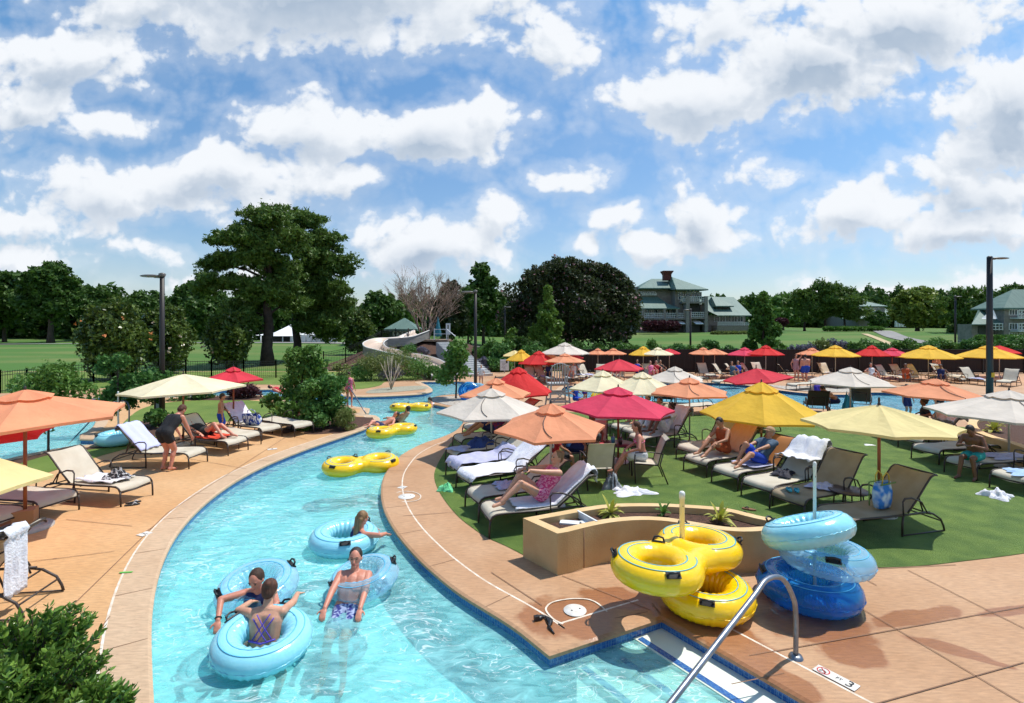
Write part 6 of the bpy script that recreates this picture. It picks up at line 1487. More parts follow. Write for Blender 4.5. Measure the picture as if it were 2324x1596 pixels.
def dark_screen():
    A, B_ = Vector((4.5, 38.7, 0)), Vector((46, 38.2, 0)); t = thing('screen_fence', 'dark screened fence behind the far umbrella row', 'fence', (0, 0, 0))
    n = 14; m = mat('dark_screen', (.016, .010, .010), .9, (.028, .018, .016), 3, stretch=(6, 1, .4))
    for i in range(n):
        a_, c_ = A.lerp(B_, i / n), A.lerp(B_, (i + 1) / n)
        b = MB(); b.add([a_ + Vector((0, .02, .05)), c_ + Vector((0, .02, .05)), c_ + Vector((0, .02, 1.72)), a_ + Vector((0, .02, 1.72)), a_ + Vector((0, .045, .05)), c_ + Vector((0, .045, .05)), c_ + Vector((0, .045, 1.72)), a_ + Vector((0, .045, 1.72))], [(0, 1, 2, 3), (7, 6, 5, 4), (0, 4, 5, 1), (3, 2, 6, 7)])
        if i < n - 3: b.build('screen_panel', m, t)
        b = MB(); b.box(a_ + Vector((0, 0, .9)), (.08, .08, 1.85)); b.build('post', m_fence, t)
    pk = MB(); k = 0
    x = A.x
    while x < B_.x: pk.bar((x, 38.63, .05), (x, 38.63, 1.8), .018); x += .28
    pk.bar((A.x, 38.62, 1.72), (B_.x, 38.2 + .0, 1.72), .035); pk.bar((A.x, 38.62, .2), (B_.x, 38.2, .2), .03)
    pk.build('pickets', m_fence, t)
dark_screen()
# ================================================================ water slide
def slide():
    C = [at(957, 760, 47.5), at(940, 767, 46.5), at(918, 775, 45.5), at(893, 778, 45), at(866, 780, 44.5), at(848, 789, 43.2), at(853, 799, 41.8), at(878, 806, 40.6), at(905, 813, 39.6), at(940, 820, 38.4), at(968, 828, 37.2), at(988, 840, 36), at(1002, 853, 34.9), at(1010, 866, 33.6)]
    P = catmull(C, 6); t = thing('water_slide', 'pale curving water slide running down the planted slope', 'water slide')
    prof = [(-.82, .40), (-.72, .42), (-.68, .15), (-.4, 0), (.4, 0), (.68, .15), (.72, .42), (.82, .40)]
    rows = []
    for i, p in enumerate(P):
        d = (P[min(i + 1, len(P) - 1)] - P[max(i - 1, 0)]); d.z = 0; d.normalize(); s = Vector((d.y, -d.x, 0)); rows.append([p + s * x + Vector((0, 0, z)) for x, z in prof])
    b = MB(); k = len(prof); vs = [v for r in rows for v in r]; b.add(vs, [(i * k + j, i * k + j + 1, (i + 1) * k + j + 1, (i + 1) * k + j) for i in range(len(P) - 1) for j in range(k - 1)], 0, True)
    b.build('chute', mat('slide_inside', (.56, .44, .34), .4, (.58, .45, .36), 3), t)
    b = MB()
    for e in (0, k - 1):
        up = [r[e] for r in rows]; lo = [Vector((q.x, q.y, max((hgt(q.x, q.y) if q.y > 40 else 0), q.z - .7))) for q in up]
        b.strip(up, lo)
    b.build('outer_wall', mat('slide_wall', (.22, .21, .19), .7, (.30, .28, .25), 2, stretch=(1, 1, 4)), t)
    b = MB()
    for e in (0, 1, k - 2, k - 1)[::3]: b.tube([r[e] for r in rows], .05, 6)
    b.build('rim', mat('slide_rim', (.66, .64, .60), .5), t)
    # stairs
    t = thing('staircase', 'pale stone steps climbing beside the slide', 'stairs'); A, Bz = at(1092, 854, 36.2), at(1012, 778, 45.0); n = 18; m = mat('stair_stone', (.42, .42, .42), .8, (.52, .52, .5), 6)
    d = (Bz - A); h = Vector((d.x, d.y, 0)); rz = math.atan2(h.y, h.x)
    for i in range(n):
        c_ = A + d * ((i + .5) / n); b = MB(); b.box((c_.x, c_.y, c_.z / 2 + d.z / n * .5), (h.length / n * 1.02, 1.7, max(.12, c_.z + d.z / n)), rz); b.build('step', m, t)
    t = thing('slide_tower', 'timber start deck with rails at the top of the slide', 'deck', at(975, 775, 48)); b = MB(); b.box((0, 0, .1), (3.6, 2.6, .15)); b.build('platform', mat('deck_boards', (.20, .14, .10), .8, (.28, .2, .14), 5), t)
    for x in (-1.7, -.6, .6, 1.7): b = MB(); b.box((x, -1.2, .65), (.08, .08, 1.1)); b.build('post', m_sgn if x > 0 else m_dark, t)
    b = MB(); b.bar((.6, -1.2, 1.1), (1.7, -1.2, 1.1), .06); b.bar((1.7, -1.2, 1.1), (2.6, -2.2, .5), .06); b.bar((.6, -1.2, .7), (1.7, -1.2, .7), .05); b.build('rail', m_sgn, t)
slide()
# ================================================================ buildings
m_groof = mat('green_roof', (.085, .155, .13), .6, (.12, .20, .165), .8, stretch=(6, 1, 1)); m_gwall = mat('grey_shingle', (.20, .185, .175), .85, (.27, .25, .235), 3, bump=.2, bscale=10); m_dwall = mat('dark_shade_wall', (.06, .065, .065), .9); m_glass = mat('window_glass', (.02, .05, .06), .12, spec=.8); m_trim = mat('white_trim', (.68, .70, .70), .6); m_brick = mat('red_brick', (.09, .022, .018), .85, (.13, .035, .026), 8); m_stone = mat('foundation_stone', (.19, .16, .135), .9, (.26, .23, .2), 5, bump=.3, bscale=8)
m_tealg = mat('teal_glass', (.01, .13, .13), .2, spec=.8); m_cloth = mat('awning_white', (.75, .76, .78), .8)
def bbox(b, x0, x1, y0, y1, z0, z1): b.box(((x0 + x1) / 2, (y0 + y1) / 2, (z0 + z1) / 2), (x1 - x0, y1 - y0, z1 - z0)); return b
def win(par, x, y, z, w, h, cols=2, rows=2, m=None):
    b = MB(); f = .07
    b.box((x, y - .03, z + h / 2), (w + .1, .06, f)); b.box((x, y - .03, z - h / 2), (w + .1, .06, f))
    for k in range(cols + 1): b.box((x - w / 2 + w * k / cols, y - .03, z), (f, .06, h - f))
    fr = b.build('window', m_trim, par)
    b = MB(); b.box((x, y - .008, z), (w, .012, h)); b.build('pane', m or m_glass, fr)
def hip(b, x0, x1, y0, y1, z0, z1, ins=None, over=.5, rx=None):
    x0 -= over; x1 += over; y0 -= over; y1 += over; cy_ = (y0 + y1) / 2
    r0, r1 = rx if rx else (x0 + (y1 - y0) / 2, x1 - (y1 - y0) / 2)
    V = [(x0, y0, z0), (x1, y0, z0), (x1, y1, z0), (x0, y1, z0), (r0, cy_, z1), (r1, cy_, z1)] + [(x0, y0, z0 - .18), (x1, y0, z0 - .18), (x1, y1, z0 - .18), (x0, y1, z0 - .18)]
    b.add([Vector(v) for v in V], [(0, 1, 5, 4), (1, 2, 5), (2, 3, 4, 5), (3, 0, 4), (6, 7, 1, 0), (7, 8, 2, 1), (8, 9, 3, 2), (9, 6, 0, 3), (9, 8, 7, 6)]); return b
def railing(par, x0, x1, y, z, h=1.0, m=None, n=None):
    b = MB(); n = n or max(2, int((x1 - x0) / .35))
    for zz in (z + h, z + .12, z + h * .55): b.box(((x0 + x1) / 2, y, zz), (x1 - x0, .07, .08))
    for k in range(n + 1): b.box((x0 + (x1 - x0) * k / n, y, z + h / 2), (.06, .07, h))
    b.build('railing', m or m_trim, par)
def clubhouse():
    Y = 95.0; s = Y / FL; X = lambda p: (p - CX) * s; Z = lambda p: H - (p - HZ) * s
    t = thing('clubhouse', 'large grey shingled clubhouse with green roofs, flared brick chimney and white railings', 'building')
    def P(nm, m, *bx): 
        b = MB()
        for q in bx: bbox(b, *q)
        return b.build(nm, m, t)
    zg = Z(775)
    P('tower_wall', m_gwall, (X(1536), X(1592), Y + 1, Y + 9, Z(735), Z(657)))
    P('lower_wall', m_stone, (X(1448), X(1592), Y + .6, Y + 9, zg, Z(723)))
    P('upper_wall', m_gwall, (X(1452), X(1540), Y + 3.5, Y + 10, Z(705), Z(648)))
    P('gallery_wall', m_tealg, (X(1456), X(1552), Y + 2.2, Y + 3.4, Z(723), Z(699)))
    b = MB(); hip(b, X(1464), X(1548), Y + 2.5, Y + 10.5, Z(652), Z(626), rx=(X(1500), X(1530)), over=.6); r = b.build('roof', m_groof, t)
    b = MB(); b.add([Vector(v) for v in [(X(1530), Y - 1.2, Z(657.5)), (X(1605), Y - .6, Z(657)), (X(1606), Y + 9, Z(657)), (X(1528), Y + 9, Z(655)), (X(1539), Y + 4, Z(623)), (X(1546), Y + 5, Z(624)), (X(1530), Y - 1.2, Z(659.5)), (X(1605), Y - .6, Z(659.5))]], [(0, 1, 5, 4), (1, 2, 5), (2, 3, 4, 5), (3, 0, 4), (6, 7, 1, 0), (3, 2, 7, 6)]); b.build('roof', m_groof, t)
    b = MB(); cx_ = X(1530); b.lathe([(.95, Z(632)), (.95, Z(619)), (1.1, Z(616)), (1.4, Z(611.5)), (1.4, Z(610)), (.001, Z(610))], 4, (cx_, Y + 4.5, 0), smooth=False, M=Matrix.Rotation(PI / 4, 3, 'Z')); b.build('chimney', m_brick, r)
    # sweeping lower roof of the left wing
    b = MB(); b.add([Vector(v) for v in [(X(1452), Y - .8, Z(700)), (X(1541), Y - .8, Z(700)), (X(1519), Y + 1.4, Z(688)), (X(1503), Y + 3.4, Z(671)), (X(1452), Y + 3.4, Z(671)), (X(1452), Y + 1.4, Z(687)), (X(1548), Y + 3.4, Z(700)), (X(1452), Y - .8, Z(702)), (X(1541), Y - .8, Z(702))]],
                       [(0, 1, 2, 5), (5, 2, 3, 4), (1, 6, 2), (2, 6, 3), (7, 8, 1, 0)]); b.build('roof', m_groof, t)
    for (a_, c_) in ((1461, 1503), (1510, 1550)): railing(t, X(a_), X(c_), Y - .6, Z(722), .85)
    P('balcony_floor', m_gwall, (X(1456), X(1553), Y - .9, Y + 2.2, Z(725.5), Z(722.5)))
    for x in (1458, 1506, 1534, 1552): P('column', m_gwall, (X(x) - .2, X(x) + .2, Y - .7, Y - .3, Z(722), Z(702)))
    for x in (1470, 1486, 1500, 1516, 1528, 1542): win(t, X(x), Y + 2.18, Z(711), .9, 1.3, 2)
    for (a_, c_) in ((1476, 1503), (1518, 1551), (1570, 1592)):
        b = MB(); b.add([Vector(v) for v in [(X(a_), Y + .5, Z(727)), (X(c_) - .3, Y + .5, Z(727)), (X(c_), Y - 1.2, Z(735)), (X(a_) + .3, Y - 1.2, Z(735)), (X(c_), Y - 1.2, Z(736)), (X(a_) + .3, Y - 1.2, Z(736))]], [(0, 1, 2, 3), (3, 2, 4, 5)]); b.build('awning', m_cloth, t)
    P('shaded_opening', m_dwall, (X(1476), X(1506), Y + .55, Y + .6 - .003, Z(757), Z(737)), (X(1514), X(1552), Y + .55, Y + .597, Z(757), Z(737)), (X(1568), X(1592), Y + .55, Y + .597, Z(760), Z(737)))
    P('stone_pier', m_gwall, (X(1553), X(1561), Y - 1, Y + .5, zg, Z(673)), (X(1595), X(1602), Y - 1, Y + .5, zg, Z(673)), (X(1507), X(1513), Y - .9, Y + .5, zg, Z(726)))
    P('tower_balcony', m_gwall, (X(1545), X(1598), Y - .9, Y + 1, Z(689), Z(685)), (X(1556), X(1600), Y - .9, Y + 1, Z(724), Z(720)))
    railing(t, X(1542), X(1598), Y - .8, Z(685), .85); railing(t, X(1562), X(1598), Y - .8, Z(720), .85)
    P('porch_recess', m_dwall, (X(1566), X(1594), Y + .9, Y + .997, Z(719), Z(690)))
    for x in (1549, 1565, 1580, 1591): win(t, X(x), Y + .99, Z(671), .85, 1.3, 2)
    for x in (1566, 1574, 1582, 1588): win(t, X(x), Y + .99, Z(661), .5, .5, 1)
    for x in (1466, 1480, 1494): win(t, X(x), Y + 3.48, Z(664), .9, .7, 2)
    railing(t, X(1462), X(1500), Y + 2.9, Z(669), .45)
    # right wing
    P('wing_wall', m_gwall, (X(1602), X(1700), Y + 1.5, Y + 12, zg, Z(715)))
    P('wing_gable', m_gwall, (X(1598), X(1604), Y + 1.2, Y + 9, zg, Z(690)))
    b = MB(); b.add([Vector(v) for v in [(X(1624), Y - .8, Z(716)), (X(1702), Y - .8, Z(716)), (X(1702), Y + 7, Z(670)), (X(1596), Y + 7, Z(669)), (X(1596), Y + 5, Z(683)), (X(1602), Y + 2, Z(698)), (X(1702), Y + 14, Z(700)), (X(1596), Y + 14, Z(700)), (X(1624), Y - .8, Z(718)), (X(1702), Y - .8, Z(718))]], [(0, 1, 2, 3, 4, 5), (3, 2, 6, 7), (8, 9, 1, 0)]); b.build('roof', m_groof, t)
    b = MB(); hip(b, X(1632), X(1666), Y + 1.0, Y + 7, Z(694), Z(671), rx=(X(1634), X(1646)), over=.3); bbox(b, X(1634), X(1664), Y + 1.6, Y + 6, Z(708), Z(694)); b.build('dormer', [m_groof], t)
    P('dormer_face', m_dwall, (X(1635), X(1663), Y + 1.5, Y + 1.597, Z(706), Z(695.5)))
    b = MB(); hip(b, X(1640), X(1700), Y + 6, Y + 13, Z(680), Z(667), rx=(X(1644), X(1660)), over=.3); b.build('roof', m_groof, t)
    for x in (1634, 1647, 1660, 1674, 1688): win(t, X(x), Y + 1.45, Z(724), .95, 1.0, 2)
    P('terrace_wall', m_stone, (X(1622), X(1712), Y - 1.2, Y + 1.5, zg, Z(739)))
    railing(t, X(1624), X(1710), Y - 1.1, Z(739), .55)
clubhouse()
def simple_house(name, label, px0, px1, pe, pt, pg, Y, depth, wins, m_w=None, rx=None, rails=(), wings=()):
    s = Y / FL; X = lambda p: (p - CX) * s; Z = lambda p: H - (p - HZ) * s; t = thing(name, label, 'building')
    b = MB(); bbox(b, X(px0), X(px1), Y, Y + depth, Z(pg) - 1, Z(pe)); b.build('wall', m_w or m_gwall, t)
    b = MB(); hip(b, X(px0), X(px1), Y, Y + depth, Z(pe), Z(pt), rx=None if rx is None else (X(rx[0]), X(rx[1])), over=.5); b.build('roof', m_groof, t)
    for (px, py, w, h, c_) in wins: win(t, X(px), Y - .002, Z(py), w * s, h * s, c_)
    for (a_, c_, z_) in rails:
        railing(t, X(a_), X(c_), Y - 1.0, Z(z_), .8); b = MB(); bbox(b, X(a_), X(c_), Y - 1.05, Y - .003, Z(z_) - .15, Z(z_)); b.build('balcony_floor', m_trim, t)
    return t, X, Z, s
t, X_, Z_, s_ = simple_house('hotel', 'grey three-storey hotel wing with a green roof and white balconies at the right edge', 2279, 2500, 699, 655, 772, 62, 3.5, [(2299, 709, 18, 12, 3), (2322, 709, 18, 12, 3), (2299, 741, 18, 14, 3), (2322, 741, 18, 14, 3), (2299, 760, 18, 8, 3), (2322, 760, 18, 8, 3)], rx=(2330, 2480), rails=((2292, 2330, 721), (2292, 2330, 750)))
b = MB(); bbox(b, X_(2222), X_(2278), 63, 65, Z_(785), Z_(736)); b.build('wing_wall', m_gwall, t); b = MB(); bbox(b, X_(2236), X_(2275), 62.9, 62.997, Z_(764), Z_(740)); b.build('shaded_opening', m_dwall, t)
b = MB(); b.add([Vector(v) for v in [(X_(2205), 62, Z_(736)), (X_(2280), 62, Z_(736)), (X_(2280), 65, Z_(700)), (X_(2262), 64.5, Z_(703)), (X_(2205), 62, Z_(738)), (X_(2280), 62, Z_(738))]], [(0, 1, 2, 3), (4, 5, 1, 0)]); b.build('roof', m_groof, t)
b = MB(); b.add([Vector(v) for v in [(X_(2228), 61.9, Z_(724)), (X_(2262), 61.9, Z_(724)), (X_(2262), 62.4, Z_(703)), (X_(2253), 62.4, Z_(708)), (X_(2228), 62.0, Z_(722))]], [(0, 1, 2, 3, 4)]); b.build('roof_panel', m_cloth, t); railing(t, X_(2240), X_(2272), 61.8, Z_(750), .8)
t, X_, Z_, s_ = simple_house('pavilion', 'distant pavilion with a pointed green roof and white lattice windows beyond the pines', 1949, 2008, 695, 675, 740, 150, 16, [(1958, 707, 14, 16, 4), (1976, 704, 12, 10, 4), (1990, 704, 12, 10, 4)], rx=(1975, 1978))
b = MB(); hip(b, X_(2005), X_(2060), 152, 162, Z_(716), Z_(698), over=.5); bbox(b, X_(2005), X_(2030), 153, 161, Z_(745), Z_(717)); b.build('annex', m_groof, t)
b = MB(); hip(b, X_(1922), X_(1968), 146, 152, Z_(723), Z_(711), over=.4); b.build('roof', m_groof, t)
b = MB(); bbox(b, X_(2012), X_(2034), 146, 147, Z_(722), Z_(717)); [bbox(b, X_(p) - .25, X_(p) + .25, 146.2, 146.7, Z_(742), Z_(722)) for p in (2013, 2019, 2026, 2033)]; b.build('portico', m_trim, t)
t, X_, Z_, s_ = simple_house('gazebo', 'small square hut with a pointed green roof above the slide', 884, 938, 747, 722, 772, 56, 2.6, [(897, 757, 9, 8, 1), (908, 757, 9, 8, 1), (919, 757, 9, 8, 1), (929, 757, 9, 8, 1)], m_w=mat('dark_green_wall', (.03, .07, .055), .8), rx=(911, 914)); t['category'] = 'hut'
t = thing('tent', 'white peaked party tent behind the pine pair', 'tent'); Y = 88.0; s = Y / FL; X = lambda p: (p - CX) * s; Z = lambda p: H - (p - HZ) * s
b = MB(); b.add([Vector(v) for v in [(X(606), Y, Z(763)), (X(672), Y, Z(763)), (X(672), Y + 12, Z(763)), (X(606), Y + 12, Z(763)), (X(630), Y + 6, Z(735)), (X(655), Y + 6, Z(735))]], [(0, 1, 5, 4), (1, 2, 5), (2, 3, 4, 5), (3, 0, 4)]); b.build('roof', m_cloth, t)
b = MB(); b.add([Vector(v) for v in [(X(565), Y + 2, Z(762)), (X(612), Y + 2, Z(762)), (X(612), Y + 9, Z(762)), (X(565), Y + 9, Z(762)), (X(585), Y + 5, Z(756)), (X(600), Y + 5, Z(756))]], [(0, 1, 5, 4), (1, 2, 5), (2, 3, 4, 5), (3, 0, 4)]); b.build('roof', m_cloth, t)
b = MB(); bbox(b, X(660), X(672), Y + .2, Y + 12, Z(786), Z(763)); b.build('side_wall', m_cloth, t)
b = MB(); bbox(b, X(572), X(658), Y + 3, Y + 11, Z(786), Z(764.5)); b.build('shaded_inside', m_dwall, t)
for p in (572, 590, 612, 640, 658): b = MB(); b.tube([(X(p), Y + .3, Z(787)), (X(p), Y + .3, Z(763))], .09, 6); b.build('pole', m_trim, t)
t = thing('white_hoarding', 'long white temporary wall right of the party tent', 'wall'); b = MB(); bbox(b, X(676), X(770), Y - 1, Y - .8, Z(783), Z(760)); b.build('panels', m_trim, t); b = MB(); [b.tube([(X(p), Y - 1.1, Z(784)), (X(p), Y - 1.1, Z(759.5))], .05, 5) for p in range(676, 771, 12)]; b.build('posts', m_pole, t)
# car park strip, road and path on the far slopes
def ground_strip(name, pts, w, m, dz=.03):
    P = catmull([Vector(p) for p in pts], 6); L = offset_line(P, w / 2); R = offset_line(P, -w / 2); b = MB(); n = 6
    for i in range(n):
        a_ = [Vector((*(l.lerp(r, i / n)).xy, 0)) for l, r in zip(L, R)]; c_ = [Vector((*(l.lerp(r, (i + 1) / n)).xy, 0)) for l, r in zip(L, R)]
        for v in a_ + c_: v.z = hgt(v.x, v.y) + dz + .05
        b.strip(a_, c_)
    tag(b.build(name, m), kind='structure')
m_asph = mat('pale_asphalt', (.22, .21, .20), .9, (.28, .27, .25), .5)
ground_strip('road', [(84, 122, 0), (72, 104, 0), (62, 88, 0), (56, 75, 0), (58, 66, 0), (70, 60, 0), (95, 57, 0)], 2.8, m_asph)
ground_strip('path', [(4, 60, 0), (10, 56, 0), (16, 55, 0), (24, 54, 0)], 1.2, m_asph)
ground_strip('cart_path', [(-120, 92, 0), (-80, 90, 0), (-50, 87, 0), (-20, 84, 0), (-5, 82, 0)], 3.0, m_asph)
ground_strip('path', [(44, 58, 0), (47, 64, 0), (51, 72, 0), (56, 84, 0)], .9, mat('sandy_path', (.5, .38, .22), .9))
# ================================================================ vegetation
def leaf(name, c1, c2, tr=.25, rough=.55, isl=.6, sc=.35): return mat(name, c1, rough, c2, sc, transl=tr, island=isl, contrast=(.3, .7), spec=.35)
L_oak = leaf('oak_leaves', (.035, .085, .015), (.09, .17, .028)); L_pine = leaf('pine_needles', (.045, .11, .02), (.15, .23, .04), sc=.5); L_mag = leaf('magnolia_leaves', (.03, .065, .012), (.16, .22, .045), rough=.3, isl=.8)
L_bright = leaf('young_leaves', (.08, .17, .02), (.19, .30, .05)); L_mid = leaf('shrub_leaves', (.06, .15, .022), (.15, .28, .05)); L_blue = leaf('blue_green_leaves', (.05, .15, .03), (.13, .27, .06)); L_dark = leaf('myrtle_leaves', (.02, .034, .012), (.065, .085, .026), sc=.8)
L_will = leaf('willow_leaves', (.12, .19, .025), (.24, .30, .05)); L_red = leaf('purple_leaves', (.04, .012, .02), (.10, .025, .035)); L_gr = leaf('ornamental_grass', (.11, .16, .03), (.24, .27, .08)); L_lav = leaf('lavender', (.10, .11, .12), (.22, .2, .28)); L_bush = leaf('glossy_bush_leaves', (.03, .09, .012), (.22, .36, .06), rough=.25, isl=.8, sc=2.5, tr=.2)
L_glow = leaf('variegated_leaves', (.28, .34, .03), (.55, .50, .12), sc=6, isl=.5); m_bark = mat('bark', (.05, .035, .028), .95, (.10, .075, .06), 5, bump=.8, bscale=8, stretch=(1, 1, .2)); m_barkp = mat('pine_bark', (.03, .02, .018), .95, (.06, .04, .035), 4, bump=.8, bscale=6); m_bare = mat('pale_twigs', (.26, .18, .14), .9, (.36, .27, .22), 3)
m_blos = mat('blossom', (.80, .60, .50), .7); m_blos2 = mat('orange_leaf', (.70, .25, .08), .7); m_pinkb = mat('myrtle_blossom', (.22, .10, .12), .8)
def T(name, label, px, ptop, pbase, half, Y, m, kind='round', n=9000, size=.3, seed=1, group=None, aspect=.55, trunk_r=None, cat='tree', lo=.25, zb=None, dx=0.0):
    s = Y / FL; X = (px - CX) * s; zt = H - (ptop - HZ) * s; zb = (hgt(X, Y) if Y > 40 else 0.0) if zb is None else zb
    h = zt - zb; R = half * s; rnd = random.Random(seed); B = []
    if kind == 'round':
        B.append((0, 0, h * (lo + 1) / 2, R * .62, R * .62, h * (1 - lo) * .42))
        for k in range(11):
            a = k * 2.4 + seed; e = rnd.uniform(.05, .95); rr = R * (.62 if e < .6 else .62 - (e - .6) * .9); q = R * rnd.uniform(.28, .44)
            B.append((math.cos(a) * rr, math.sin(a) * rr, h * (lo + (1 - lo) * (.18 + e * .66)), q, q, q * .8))
        B.append((rnd.uniform(-.2, .2) * R, 0, h - R * .3, R * .4, R * .4, R * .33))
    elif kind == 'cone':
        for k in range(14):
            e = k / 13; a = k * 2.4; rr = R * (1 - e) * .62 + .05; q = R * (.42 - .24 * e) * rnd.uniform(.7, 1.2); B.append((math.cos(a) * rr, math.sin(a) * rr, h * (lo + (1 - lo) * (.1 + e * .82)), q, q, q * 1.0))
    elif kind == 'egg':
        B.append((0, 0, h * (lo + 1) / 2, R * .8, R * .8, h * (1 - lo) * .5))
        for k in range(9): a = k * 2.4; e = (k + .5) / 9; rr = R * .45 * math.sin(PI * (.2 + e * .7)); q = R * .45; B.append((math.cos(a) * rr, math.sin(a) * rr, h * (lo + (1 - lo) * (.15 + .72 * e)), q, q, q))
    elif kind == 'loose':
        for k in range(13): a = k * 2.4 + seed; e = rnd.random(); rr = R * rnd.uniform(.1, .8) * (1 - .4 * e); q = R * rnd.uniform(.2, .38); B.append((math.cos(a) * rr, math.sin(a) * rr, h * (lo + (1 - lo) * (.1 + e * .75)), q, q, q * rnd.uniform(.7, 1.1)))
    return tree(name, label, cat, (X + dx, Y, zb), B, m, m_bark, ((0, 0, -.2), (0, 0, h * .8), trunk_r or max(.05, R * .075), R * .015 + .01), n=n, size=size, seed=seed, group=group, aspect=aspect, limbs=6, lump=.22, shell=.45)
gt = 'trees along the golf course'
T('oak_tree', 'dark tree cut by the left edge beyond the golf lawn', 10, 618, 778, 52, 105, L_oak, n=11000, size=.42, seed=3, group=gt, lo=.12)
T('oak_tree', 'tallest dark tree on the left with a bare trunk below', 115, 598, 779, 70, 100, L_oak, n=16000, size=.42, seed=4, group=gt, lo=.2, trunk_r=.55)
T('oak_tree', 'lower dark tree left of the magnolias', 215, 656, 779, 55, 112, L_oak, n=11000, size=.42, seed=5, group=gt, lo=.1)
T('oak_tree', 'lower dark tree behind the two magnolias', 310, 664, 779, 50, 108, L_oak, n=10000, size=.42, seed=6, group=gt, lo=.15)
T('oak_tree', 'dark tree between the left lamp post and the pines', 432, 640, 779, 62, 98, L_oak, n=12000, size=.4, seed=7, group=gt, lo=.08)
T('oak_tree', 'low dark tree directly left of the pine pair', 505, 668, 779, 46, 104, L_oak, n=9000, size=.4, seed=8, group=gt, lo=.08)
T('oak_tree', 'dark tree just outside the left corner of the golf lawn', -75, 630, 778, 60, 100, L_oak, n=8000, size=.45, seed=9, group=gt, lo=.1)
T('oak_tree', 'green tree right of the pine pair behind the hut', 862, 664, 790, 58, 82, L_oak, n=11000, size=.33, seed=10, group=gt, lo=.08)
T('oak_tree', 'lighter tree behind the green-roofed hut', 915, 690, 780, 40, 92, L_mid, n=6000, size=.33, seed=11, group=gt, lo=.1)
T('magnolia_tree', 'dark magnolia with white flowers between the pines and the hut', 812, 705, 808, 42, 62, L_mag, 'egg', n=8000, size=.2, seed=12, group='magnolias', lo=.05)
T('oak_tree', 'brownish tree behind the bare tree', 1018, 640, 785, 48, 78, L_dark, n=9000, size=.3, seed=13, lo=.05)
T('oak_tree', 'green tree rising left of the big dark myrtle', 1098, 600, 790, 52, 88, L_oak, n=10000, size=.34, seed=14, lo=.1)
T('oak_tree', 'low tree between the bare tree and the big dark myrtle', 1062, 655, 790, 36, 84, L_oak, n=7000, size=.33, seed=15, lo=.05)
T('oak_tree', 'green tree behind the right end of the clubhouse', 1775, 668, 750, 52, 125, L_mid, n=8000, size=.45, seed=16, lo=.1)
T('oak_tree', 'small round tree before the pavilion', 1992, 708, 745, 28, 120, L_oak, n=5000, size=.35, seed=17, lo=.05)
T('willow_tree', 'yellow-green rounded willow beside the road', 2082, 654, 770, 58, 98, L_will, n=14000, size=.36, seed=18, lo=.02)
T('oak_tree', 'dark tree behind the hotel roof at the right edge', 2295, 648, 760, 55, 112, L_oak, n=10000, size=.4, seed=19, lo=.1)
T('oak_tree', 'dark tree left of the hotel behind the lamp post', 2238, 668, 765, 42, 105, L_oak, n=9000, size=.4, seed=20, lo=.05)
# magnolias by the fence
t = T('magnolia_tree', 'large magnolia with white and orange flecks on the left', 255, 690, 862, 78, 34, L_mag, 'egg', n=15000, size=.13, seed=21, group='magnolias', lo=.03)
t2 = T('magnolia_tree', 'magnolia behind the left lamp post', 372, 697, 850, 64, 38, L_mag, 'egg', n=13000, size=.13, seed=22, group='magnolias', lo=.05)
t3 = T('magnolia_tree', 'rounded magnolia alone left of the pine trunk', 516, 711, 836, 56, 43, L_mag, 'egg', n=13000, size=.14, seed=23, group='magnolias', lo=.04)
for k, tt in enumerate((t, t2, t3)):
    rng = np.random.default_rng(60 + k); R = (78 * 34, 64 * 38, 56 * 43)[k] / FL; h = (4.6, 4.5, 4.2)[k]
    d = rng.normal(size=(12, 3)); d /= np.linalg.norm(d, axis=1)[:, None]; P = d * np.array([R * .95, R * .95, h * .45]) + np.array([0, 0, h * .55])
    me = leafmesh('flowers', np.repeat(P, 5, 0) + rng.normal(size=(60, 3)) * .05, .09, m_blos if k else m_blos2, rng, aspect=.6); tag(put('flowers', me, tt), kind='stuff')
# pines
def pine(label, px, ptop, Y, base_z, lobes, seed, tr, n=(300, 120)):
    s = Y / FL; X = (px - CX) * s; rng = np.random.default_rng(seed); rnd = random.Random(seed)
    t = thing('pine_tree', label, 'tree', (X, Y, base_z), 0, 'the tall pine pair' if n[0] > 200 else 'pines beside the clubhouse'); B = []
    for (lx, ly, rx, ry) in lobes:
        z = H - (ly - HZ) * s - base_z; B.append(((lx - px) * s, rnd.uniform(-.55, .55) * rx * s * 1.3, z, rx * s, rx * s * .9, ry * s))
    P = clumpy(B, n[0] * len(B) // 6, n[1], .36 * (Y / 45), rng, flat=.75, shell=.3, lump=.35)
    put('crown', leafmesh('crown', P, .17 * Y / 45, L_pine, rng, aspect=.32), t)
    b = MB(); top = H - (ptop - HZ) * s - base_z
    trunk_mesh(b, (0, 0, -.3), (0, 0, top * .93), tr, .06, [(max(.25, min(.9, q[2] / top * .92)), (q[0] * .8, q[1] * .8, q[2]), tr * .28) for q in B], rnd); b.build('trunk', m_barkp, t); return t
pine('tall pine with a black trunk, left of the pair', 608, 478, 46, hgt((608 - CX) * 46 / FL, 46), [(620, 505, 47, 24), (575, 540, 52, 26), (660, 540, 47, 28), (520, 590, 45, 19), (600, 590, 53, 24), (505, 640, 39, 17), (570, 650, 47, 19), (640, 640, 41, 21), (480, 655, 29, 12), (540, 700, 47, 19), (480, 600, 26, 10), (560, 752, 33, 14), (500, 545, 26, 12), (620, 480, 26, 10), (610, 668, 50, 24), (655, 690, 36, 20), (560, 725, 42, 18), (610, 560, 50, 26), (625, 612, 44, 22)], 31, .52, (380, 80))
